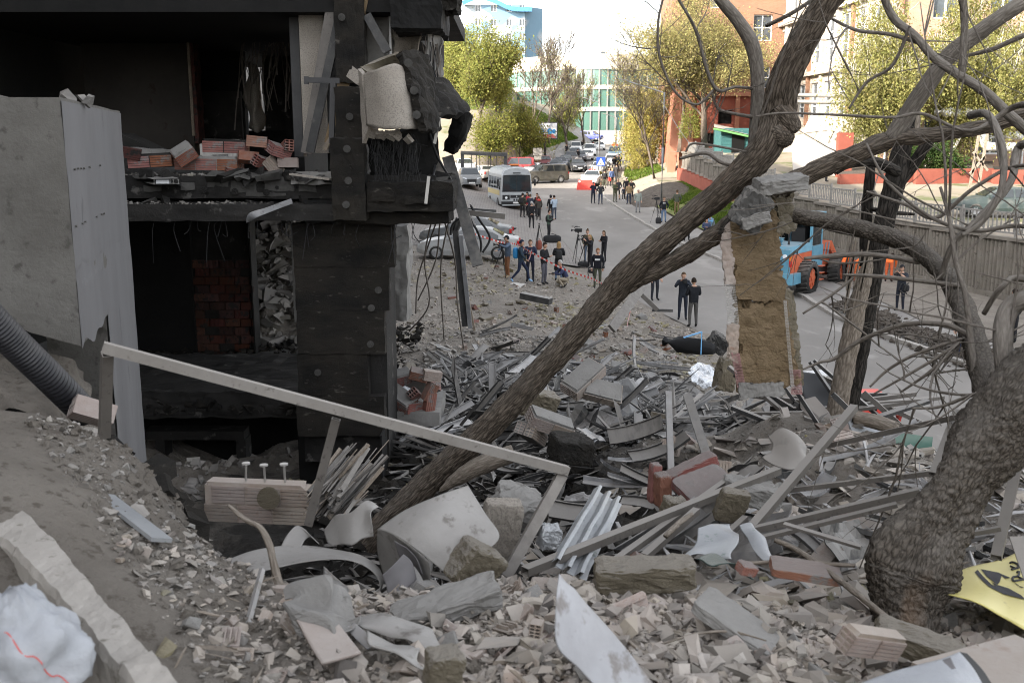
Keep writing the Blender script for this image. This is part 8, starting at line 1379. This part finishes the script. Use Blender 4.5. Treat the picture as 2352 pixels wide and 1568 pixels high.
BONES = [('pel', 'sp'), ('sp', 'ch'), ('ch', 'nk'), ('nk', 'hd')] + [(s + a, s + b) for s in 'lr' for a, b in (('sh', 'el'), ('el', 'wr'), ('hp', 'kn'), ('kn', 'an'), ('an', 'to'))] + [('ch', 'lsh'), ('ch', 'rsh'), ('pel', 'lhp'), ('pel', 'rhp')]
RAD = dict(pel=.150, sp=.148, ch=.165, nk=.058, hd=.055, sh=.078, el=.056, wr=.040, hp=.096, kn=.066, an=.046, to=.040)
def handme():
    mb = MB(); mb.box((0, 0, -.045), (.075, .03, .085), None, 0, 1.)
    for k, (x, L) in enumerate(((-.028, .06), (-.009, .072), (.010, .068), (.028, .052))): mb.tube([(x, 0, -.085), (x, .006, -.085 - L * .5), (x, .022, -.085 - L)], [.010, .0092, .007], 5)
    mb.tube([(.036, .0, -.03), (.055, .012, -.055), (.058, .022, -.085)], [.012, .011, .008], 5); mb.tc = {}; return mb.data('hand', SKIN, (0, 0, 0), True)
HAND = handme()
def headmesh(mb, c, sc=1.):
    def sk(w):
        x, y, z = w; p = Vector((x * .76, y * .92, z * 1.18)); 
        if z < 0: p.x *= 1 + .22 * z; p.y *= 1 + .10 * z
        if y > .55 and abs(x) < .26: p.y += .16 * max(0, 1 - abs(z + .12) / .28) * (1 - abs(x) / .26)     # nose
        if y > .5 and abs(abs(x) - .34) < .2 and .0 < z < .3: p.y -= .07                                       # eye sockets
        if y > .6 and z < -.55: p.y += .06                                                                      # chin
        return p
    mb.ball(c, .108 * sc, 16, 13, (1, 1, 1), 3, sk)
    for s in (-1, 1): mb.ball(c + Vector((s * .085, .0, -.005)) * sc, .03 * sc, 6, 5, (.35, .7, 1.1), 3); mb.ball(c + Vector((s * .034, .092, .018)) * sc, .011 * sc, 6, 4, (1, .5, .7), 5)
    mb.ball(c + Vector((0, .098, -.062)) * sc, .022 * sc, 6, 4, (1.2, .35, .3), 6)
SKC = {}
def skinbody(J, pose, bulk):
    key = (pose, bulk)
    if key in SKC: return SKC[key]
    bm = bmesh.new(); lay = bm.verts.layers.skin.verify(); vd = {}
    for n_, p in J.items():
        w = bm.verts.new(p); r = RAD.get(n_, RAD.get(n_[1:], .05)); tor = n_ in ('pel', 'sp', 'ch'); r *= bulk if (tor or n_[1:] in ('sh', 'el')) else 1; w[lay].radius = (r * (1.12 if tor else 1), r * (.78 if tor else 1)); vd[n_] = w
    vd['pel'][lay].use_root = True
    for a, b in BONES: bm.edges.new((vd[a], vd[b]))
    me = bpy.data.meshes.new('tmp'); bm.to_mesh(me); bm.free(); o = bpy.data.objects.new('tmp', me); COL.objects.link(o); o.modifiers.new('s', 'SKIN'); sb_ = o.modifiers.new('d', 'SUBSURF'); sb_.levels = sb_.render_levels = 2
    dg = bpy.context.evaluated_depsgraph_get(); dg.update(); ev = bpy.data.meshes.new_from_object(o.evaluated_get(dg)); bpy.data.objects.remove(o); bpy.data.meshes.remove(me)
    SKC[key] = ([v_.co.copy() for v_ in ev.vertices], [(tuple(p.vertices), p.center.copy()) for p in ev.polygons]); bpy.data.meshes.remove(ev); return SKC[key]
PR = random.Random(3)
def person(u, v, face, pose, top, leg, label, hair='dark', hs='short', ht=1.76, shoe=(.02, .02, .02), coat=0., hat=None, hood=False, bulk=1., loc=None, group=None, bare=False, skirt=None, sleeve=True):
    J = joints(pose); k = ht / 1.76; loc = G(u, v) if loc is None else Vector(loc)
    EV, EF = skinbody(J, pose, bulk)
    mb = MB(); mb.v = list(EV); pelz = J['pel'].z; names = list(BONES)
    for pv, c in EF:
        best = None
        for a, b in names:
            A, B = J[a], J[b]; t = max(0, min(1, (c - A).dot(B - A) / max(1e-6, (B - A).length_squared))); d = (c - A.lerp(B, t)).length / (RAD.get(a, RAD.get(a[1:], .05)))
            if best is None or d < best[0]: best = (d, a, b, t)
        _, a, b, t = best
        if b[1:] == 'to' or (b[1:] == 'an' and t > .93): mi = 2
        elif b[1:] == 'an': mi = 3 if bare and t > .1 else 1
        elif b[1:] == 'kn': mi = 0 if (coat and t < coat) else 1
        elif (a, b) == ('nk', 'hd') or (b == 'nk' and t > .85): mi = 3
        elif b[1:] == 'wr': mi = 0 if sleeve else 3
        elif a == 'pel' and (b[1:] == 'hp' or t < .12) and pose != 'crouch': mi = 0 if c.z > pelz - .06 else 1
        elif a == 'pel' and b[1:] == 'hp': mi = 1
        else: mi = 0
        mb.f.append(pv); mb.m.append(mi)
    hc = J['hd'] + Vector((0, .02, .095)); headmesh(mb, hc)
    if coat:      # skirt of a long coat
        zb = pelz - .42 * coat * 1.2; mb.grid(lambda a, b: Vector((math.cos(a * 6.2832) * (.17 + .05 * b), math.sin(a * 6.2832) * (.125 + .06 * b), pelz + .08 - (pelz + .08 - zb) * b)), 18, 5, 0, 0, True)
    rz = Matrix.Rotation(face - R(90), 3, 'Z'); mb.v = [loc + rz @ (v_ * k) for v_ in mb.v]
    pe = mb.build('person', [cloth(top), cloth(leg), cloth(shoe), SKIN, SKIN, m['black'], m['redbrick']], None, True, origin=loc); tag(pe, label, 'person', group)
    T = lambda p: loc + rz @ (Vector(p) * k)
    for s in 'lr':        # hands with five fingers
        d = (J[s + 'wr'] - J[s + 'el']).normalized(); h_ = bpy.data.objects.new('hand', HAND); COL.objects.link(h_); h_.parent = pe; q = (rz @ d).to_track_quat('-Z', 'Y'); h_.rotation_euler = q.to_euler(); h_.location = rz @ (J[s + 'wr'] * k) + (rz @ d) * .02; h_.scale = (k,) * 3
    hm = cloth(hat) if hat else cloth(top) if hood else cloth(HAIRC.get(hair, HAIRC['dark'])); hb = MB(); big = 1.16 if (hat or hood) else 1.1
    def cap(a, b):
        t = a * 6.2832; lim = -.15 if not (hs == 'long' or hood) else -.55; front = math.sin(t) > .25; lo = (.42 if front else lim); ph = lo + (1.5708 - lo) * b; w = Vector((math.cos(t) * math.cos(ph) * .80, math.sin(t) * math.cos(ph) * .95, math.sin(ph) * 1.2)); return hc + w * .108 * big + Vector((0, -.008, .004))
    hb.grid(cap, 18, 7, 0, 0, True)
    if hs == 'long' and not hood: hb.grid(lambda a, b: hc + Vector((math.cos(3.4 + a * 2.65) * (.092 + .02 * b), math.sin(3.4 + a * 2.65) * (.10 + .015 * b), .06 - .30 * b)), 10, 5, .012)
    if hs == 'bun': hb.ball(hc + Vector((0, -.03, .15)), .05, 8, 6)
    if hat and hs == 'cap': hb.grid(lambda a, b: hc + Vector(((a - .5) * .16, .09 + .09 * b * math.sin(a * 3.1416), .055 - .012 * b)), 8, 4, .008)
    hb.v = [T(p) for p in hb.v]; hb.build('cap' if hat else 'hood' if hood else 'hair', hm, pe, True); pe['_f'] = face; PP[label] = (loc, rz, k, J, pe)
    return pe
PP = {}
def gear(pe_label, pts, name, mat, label, cat, kind='box', d=(.2, .12, .14), child=False):
    loc, rz, k, J, pe = PP[pe_label]; c = loc + rz @ (Vector(pts) * k); mb = MB()
    if kind == 'box': mb.chunk(c, d, rz, PR, .06); mb.cyl(c + rz @ Vector((0, d[1] * .4, 0)), c + rz @ Vector((0, d[1] * .4 + .16, 0)), d[2] * .38, 12)
    elif kind == 'pack':
        def g(w): return rz @ Vector((math.copysign(abs(w.x) ** .6, w.x) * d[0], math.copysign(abs(w.y) ** .6, w.y) * d[1], math.copysign(abs(w.z) ** .6, w.z) * d[2]))
        mb.ball(c, 1., 14, 10, (1, 1, 1), 0, g)
        for sx in (-.1, .1): mb.tube([c + rz @ Vector((sx, .02, .2)), c + rz @ Vector((sx, .22, .16)), c + rz @ Vector((sx * 1.1, .30, -.05)), c + rz @ Vector((sx, .1, -.2))], .022, 6)
        mb.tc = {}
    elif kind == 'flat': mb.box(c, d, rz)
    if child: return mb.build(name, mat, pe)
    return tag(mb.build(name, mat), label, cat)
bk = (.017, .017, .019); nv = (.022, .028, .05); dk = (.032, .031, .032); gy = (.10, .10, .105); L = {}
E_ = lambda a: R(a)
person(1166, 638, E_(200), 'reach', (.075, .10, .14), (.20, .095, .05), 'cameraman in denim jacket and rust trousers beside a tripod', hs='cap', hat=(.015, .015, .016), shoe=(.3, .24, .17))
person(1196, 649, E_(-10), 'walk', (.022, .035, .05), (.018, .024, .045), 'man with bright blue backpack striding past the tape', hat=(.012, .016, .03), shoe=(.2, .33, .5)); gear('man with bright blue backpack striding past the tape', (0, -.22, 1.24), 'backpack', 'blueb', '', '', 'pack', (.15, .11, .24), True)
person(1218, 647, E_(-95), 'phone', nv, (.016, .018, .028), 'bearded man in navy standing by the tape', 'brown', shoe=bk); gear('bearded man in navy standing by the tape', (.26, -.1, 1.0), 'shoulder_bag', 'insul', '', '', 'pack', (.17, .1, .14), True)
person(1249, 653.5, E_(-30), 'phone', bk, (.085, .085, .10), 'stocky man in black jacket and grey trousers looking down', bulk=1.12)
person(1283, 645, E_(88), 'phone', bk, (.10, .14, .2), 'woman in long black coat seen from behind', 'blond', 'long', 1.70, coat=.9); gear('woman in long black coat seen from behind', (0, -.22, 1.22), 'backpack', 'black', '', '', 'pack', (.14, .10, .2), True)
person(1296, 662, E_(195), 'crouch', (.035, .042, .085), (.25, .215, .165), 'crouching photographer in blue padded jacket and beige trousers', 'grey', bulk=1.1); gear('crouching photographer in blue padded jacket and beige trousers', (0, .50, .64), 'photo_camera', 'black', 'camera held by the crouching photographer', 'camera', 'box', (.15, .08, .10))
person(1372, 663, E_(-100), 'stand', (.013, .014, .018), (.055, .06, .042), 'photographer in dark press vest with helmet at his side', 'ginger', bulk=1.12); P7 = 'photographer in dark press vest with helmet at his side'; gear(P7, (0, .165, 1.30), 'press_patch', 'cloud_w', '', '', 'flat', (.22, .012, .07), True); gear(P7, (-.26, .2, .98), 'photo_camera', 'black', 'long lens camera hanging from the press photographer', 'camera', 'box', (.12, .1, .1)); gear(P7, (.28, .05, .78), 'helmet', 'black', 'dark helmet hanging at the press photographer side', 'helmet', 'pack', (.12, .13, .09))
person(1355, 616, E_(205), 'camera', bk, bk, 'blonde camerawoman in black jacket at her tripod', 'blond', 'long', 1.68); person(1349, 602, E_(250), 'pockets', (.075, .065, .04), (.09, .12, .17), 'woman with hair bun and olive jacket behind the tripod', 'brown', 'bun', 1.7); person(1387, 603, E_(215), 'phone', bk, bk, 'dark haired woman in black behind the press photographer', 'brown', 'long', 1.66)
for a in ((1200, 500, 70, 'pockets', (.045, .042, .03), bk, 'man with dark backpack at the bus corner', 'dark', 'short'), (1212, 497, 200, 'stand', (.32, .03, .04), bk, 'woman in red top by the bus', 'dark', 'long'), (1218, 502, 100, 'phone', (.035, .04, .055), dk, 'man in navy and brown by the bus', 'brown', 'short'), (1221, 525, 92, 'behind', bk, bk, 'white haired man with hands behind his back', 'grey', 'short'), (1237, 507, 110, 'stand', (.05, .045, .04), dk, 'man with red hood round his neck by the bus', 'brown', 'short'), (1234, 499, 230, 'pockets', bk, bk, 'dark haired man facing the group by the bus', 'dark', 'short'), (1265, 504, 110, 'stand', bk, dk, 'hooded person with white print on the back', 'dark', 'hood'), (1273, 505, 120, 'phone', (.30, .36, .43), (.05, .06, .08), 'man in pale blue shirt beside the hooded person', 'dark', 'short'), (1260, 549, -20, 'phone', (.045, .065, .05), bk, 'man in green jacket and black vest looking at his phone', 'dark', 'short')):
    person(a[0], a[1], E_(a[2]), a[3], a[4], a[5], a[6], a[7], a[8], hood=a[8] == 'hood')
gear('man with dark backpack at the bus corner', (0, -.22, 1.25), 'backpack', 'black', '', '', 'pack', (.15, .11, .22), True); gear('hooded person with white print on the back', (0, -.155, 1.30), 'back_print', 'cloud_w', '', '', 'flat', (.2, .01, .22), True); gear('man in green jacket and black vest looking at his phone', (0, -.01, 1.24), 'vest', 'black', '', '', 'pack', (.205, .17, .22), True); gear('man with red hood round his neck by the bus', (0, -.06, 1.5), 'red_hood', 'redbar', '', '', 'pack', (.13, .1, .07), True); gear('man in green jacket and black vest looking at his phone', (0, .33, 1.24), 'phone', 'cloud_w', 'phone held by the man in green jacket', 'phone', 'flat', (.07, .02, .13))
for a in ((1362, 468, -80, 'ear', (.015, .018, .032), (.012, .014, .022), 'police officer in navy with hand raised to ear', 'dark', 'cap', (.02, .022, .035)), (1379, 470, -95, 'behind', (.022, .024, .028), (.02, .028, .05), 'woman in dark jacket beside the police officer', 'blond', 'short', None), (1412, 465, -60, 'phone', (.07, .075, .045), (.075, .075, .05), 'soldier in camouflage standing on the pavement', 'dark', 'cap', (.07, .07, .05)), (1419, 459, -90, 'pockets', (.03, .03, .036), bk, 'man in dark patterned shirt and shorts', 'dark', 'short', None), (1438, 455, -95, 'stand', bk, bk, 'man in white cap and printed black shirt', 'dark', 'cap', (.45, .42, .40)), (1444, 470, 95, 'stand', (.21, .15, .085), (.02, .026, .045), 'man in tan jacket seen from behind', 'brown', 'short', None), (1450, 460, 240, 'pockets', bk, bk, 'man in black leather jacket behind the tan jacket', 'dark', 'short', None), (1465, 489, -90, 'stand', (.21, .235, .215), (.17, .17, .175), 'older man in pale grey jacket and grey trousers', 'grey', 'short', None), (1524, 511, -95, 'pockets', (.014, .015, .02), (.09, .14, .22), 'reporter in dark press sweatshirt and jeans by the lamp', 'brown', 'short', None), (1554, 492, 80, 'pockets', (.06, .065, .05), (.14, .10, .055), 'man in green hooded jacket walking up the grass', 'brown', 'short', None), (1360, 425, -95, 'eyes', (.36, .035, .035), (.03, .04, .07), 'person in red jacket shading eyes behind the barrier', 'dark', 'short', None), (1388, 434, 85, 'stand', bk, (.06, .062, .045), 'man with black backpack walking away past the white saloon', 'dark', 'cap', bk), (1387, 409, 95, 'stand', (.07, .068, .062), dk, 'grey haired man in dark coat walking up the street', 'grey', 'short', None), (1399, 428, -85, 'stand', (.10, .098, .09), bk, 'woman in grey jacket walking beside the blonde', 'brown', 'long', None), (1405, 429, -60, 'stand', (.07, .10, .2), bk, 'blonde woman in blue jacket carrying a red bag', 'blond', 'long', None), (1415, 417, 70, 'walk', dk, dk, 'person with dark backpack behind the blonde woman', 'dark', 'short', None), (1410, 394, 95, 'walk', bk, bk, 'nearer walker in black beside the white crossover', 'dark', 'short', None), (1416, 389, 90, 'stand', dk, dk, 'taller walker in black beside the white crossover', 'grey', 'short', None), (1422, 389, 110, 'walk', (.04, .045, .06), bk, 'walker with dark bag next to the willow', 'dark', 'short', None)):
    person(a[0], a[1], E_(a[2]), a[3], a[4], a[5], a[6], a[7], a[8], hat=a[9], bare='shorts' in a[6])
gear('man with black backpack walking away past the white saloon', (0, -.22, 1.26), 'backpack', 'black', '', '', 'pack', (.16, .11, .22), True); gear('blonde woman in blue jacket carrying a red bag', (.3, .05, .72), 'shopping_bag', 'redbar', 'red shopping bag carried by the blonde woman', 'bag', 'flat', (.3, .1, .36)); gear('reporter in dark press sweatshirt and jeans by the lamp', (0, .15, 1.36), 'press_lettering', 'cloud_w', '', '', 'flat', (.2, .008, .05), True)
person(1432, 460, E_(-90), 'stand', (.02, .022, .03), bk, 'small child in dark clothes among the adults', 'brown', 'short', 1.12, shoe=(.5, .5, .5))
person(1567, 734, E_(-100), 'camera', (.022, .026, .034), (.018, .022, .032), 'cameraman in dark jacket filming on the near pavement edge', 'brown', shoe=bk); gear('cameraman in dark jacket filming on the near pavement edge', (-.06, .30, 1.50), 'video_camera', 'black', 'video camera on the shoulder of the near cameraman', 'camera', 'box', (.14, .26, .16))
person(1591, 752, E_(100), 'phone', (.013, .014, .017), (.06, .058, .055), 'man in black hooded jacket and grey trousers, back turned', 'dark', bulk=1.08); person(1503, 690, E_(-70), 'stand', bk, (.022, .024, .03), 'person half hidden between the leaning trunk and its branch', 'dark'); person(1628, 560, E_(-95), 'stand', (.13, .15, .17), dk, 'bearded man in striped jumper and black cap across the road', 'brown', 'cap', hat=bk, bulk=1.1); gear('bearded man in striped jumper and black cap across the road', (0, .0, 1.34), 'jumper_stripe', 'blufilm', '', '', 'pack', (.215, .155, .035), True); person(1621, 566, E_(-100), 'phone', (.04, .05, .09), nv, 'woman in navy coat before the man in striped jumper', 'brown', 'long', 1.62); person(1577, 553, E_(-90), 'stand', bk, bk, 'person behind the trunk with only the legs showing', 'dark')
person(2066, 714, E_(-140), 'camera', (.022, .025, .032), (.018, .02, .028), 'videographer in dark clothes beyond the splintered trunk', hs='cap', hat=bk, sleeve=False); gear('videographer in dark clothes beyond the splintered trunk', (0, .34, 1.46), 'video_camera', 'black', 'camera raised by the videographer beyond the trunk', 'camera', 'box', (.12, .16, .12)); gear('videographer in dark clothes beyond the splintered trunk', (-.22, .05, .92), 'hip_bag', 'black', '', '', 'pack', (.12, .08, .14), True)
ORG = (.62, .13, .035)
person(2040, 648, E_(60), 'bend', ORG, (.45, .10, .04), 'worker in orange bending beside the ribbed wall', 'dark'); person(1968, 652, E_(40), 'bend', ORG, (.40, .10, .04), 'worker in orange behind the loader bucket', 'dark'); person(1930, 648, E_(60), 'bend', ORG, dk, 'worker in orange vest behind the loader arm', 'dark')
person(2210, 825, E_(-120), 'stand', (.22, .30, .40), nv, 'person in pale blue shirt behind the gnarled branches', 'dark'); person(2322, 790, E_(100), 'stand', dk, bk, 'person in dark clothes right behind the pale limb', 'dark'); person(0, 0, E_(-30), 'bend', nv, dk, 'man bending on the terrace before the grey annexe', 'dark', 'cap', hat=(.06, .05, .03), loc=(V(1898, 402, 66).x, 66, 3.95))
person(1301, 357, E_(-85), 'stand', bk, bk, 'woman in long dark coat walking beside the stone wall', 'brown', 'long', 1.7, coat=.9); person(1337, 345, E_(95), 'walk', bk, bk, 'man in black walking up beside the white van', 'dark'); person(1327, 373, E_(90), 'stand', bk, bk, 'man in black standing between the parked rows', 'dark'); person(1234, 391, E_(-80), 'stand', (.17, .11, .06), dk, 'man in brown coat behind the small white car', 'brown'); person(1409, 352, E_(-90), 'stand', ORG, dk, 'left of two road workers in orange far up the street', 'dark'); person(1415, 352, E_(-90), 'stand', ORG, dk, 'right of two road workers in orange far up the street', 'dark')
# tripods and bags
def tripod(u, v, ht, label, cam_=True, fd=200, spread=.42):
    b = G(u, v); o = empty('camera_tripod', b, label, 'tripod', 'camera tripods'); t = b + Vector((0, 0, ht)); a0 = rng.random() * 6
    for k in range(3):
        a = a0 + k * 2.094; p = b + Vector((math.cos(a) * spread, math.sin(a) * spread, 0)); p.z = h(p.x, p.y); mb = MB(); mid = p.lerp(t, .5); mb.tube([p, mid], [.014, .018], 6).tube([mid, t], [.024, .026], 6); mb.tc = {}; mb.build('leg', 'black', o)
    mb = MB(); mb.cyl(t - Vector((0, 0, .06)), t + Vector((0, 0, .1)), .055, 10); mb.build('head', 'black', o)
    if cam_:
        d = Vector((math.cos(R(fd)), math.sin(R(fd)), 0)); c = t + Vector((0, 0, .2)); vc = empty('video_camera', c, 'video camera mounted on the ' + label, 'camera'); mb = MB(); mb.beam(c - d * .2, c + d * .16, .13, .18); mb.build('body', 'black', vc); mb = MB(); mb.cyl(c + d * .16, c + d * .36, .06, 12, 0, .075); mb.build('lens', 'black', vc); mb = MB(); mb.tube([c - d * .1 + Vector((0, 0, .1)), c - d * .08 + Vector((0, 0, .17)), c + d * .18 + Vector((0, 0, .17)), c + d * .2 + Vector((0, 0, .1))], .018, 6); mb.tc = {}; mb.build('handle', 'black', vc); mb = MB(); mb.cyl(c + d * .1 + Vector((.06, 0, .2)), c + d * .4 + Vector((.06, 0, .2)), .025, 8); mb.build('microphone', 'black', vc)
tripod(1153, 634, 1.15, 'tripod of the denim jacket cameraman', True, 190); tripod(1238, 588, 1.62, 'tall empty tripod with red bag hanging', False); tripod(1327, 606, 1.55, 'big tripod before the women reporters', True, 170); tripod(1343, 612, 1.2, 'smaller tripod at the blonde camerawoman', True, 190); tripod(1507, 512, 1.5, 'tripod beside the press reporter by the lamp', True, 180); tripod(1572, 556, 1.2, 'tripod half hidden behind the leaning trunk', False)
def bagm(u, v, d, mat, label, z=.0): c = G(u, v) + Vector((0, 0, d[2] * .9 + z)); mb = MB(); mb.ball(c, 1., 14, 10, (1, 1, 1), 0, lambda w: Vector((math.copysign(abs(w.x) ** .6, w.x) * d[0], math.copysign(abs(w.y) ** .6, w.y) * d[1], math.copysign(abs(w.z) ** .65, w.z) * d[2]))); mb.tube([c + Vector((-d[0] * .5, 0, d[2] * .9)), c + Vector((0, 0, d[2] * 1.35)), c + Vector((d[0] * .5, 0, d[2] * .9))], .02, 6); mb.tc = {}; tag(mb.build('camera_bag', mat, None, True), label, 'bag')
bagm(1340, 613, (.3, .18, .15), 'black', 'black bag under the smaller tripod'); bagm(1512, 514, (.2, .15, .24), 'black', 'black rucksack under the lamp side tripod'); bagm(1238, 584, (.16, .12, .26), 'redpl', 'red rucksack hanging from the empty tripod', .25); bagm(1268, 580, (.5, .12, .22), 'black', 'black reflector bag beside the stocky man', .55)
bt = G(1131, 599); mb = MB(); mb.tube([bt, bt + Vector((0, 0, .22)), bt + Vector((0, 0, .28)), bt + Vector((0, 0, .33))], [.05, .05, .02, .02], 10); mb.tc = {}; tag(mb.build('water_bottle', 'ggreen', None, True), 'clear plastic water bottle standing by the wrecked car', 'bottle')
# things over the street: cable
mb = MB(); mb.tube(cr([V(1519, 232, 76), V(1600, 345, 72), V(1690, 352, 70), V(1760, 320, 70), V(1900, 300, 74)], 10), .025, 5); mb.tc = {}; tag(mb.build('overhead_cable', 'grail'), 'slack overhead cable from the grey street lamp to the factory', 'cable')
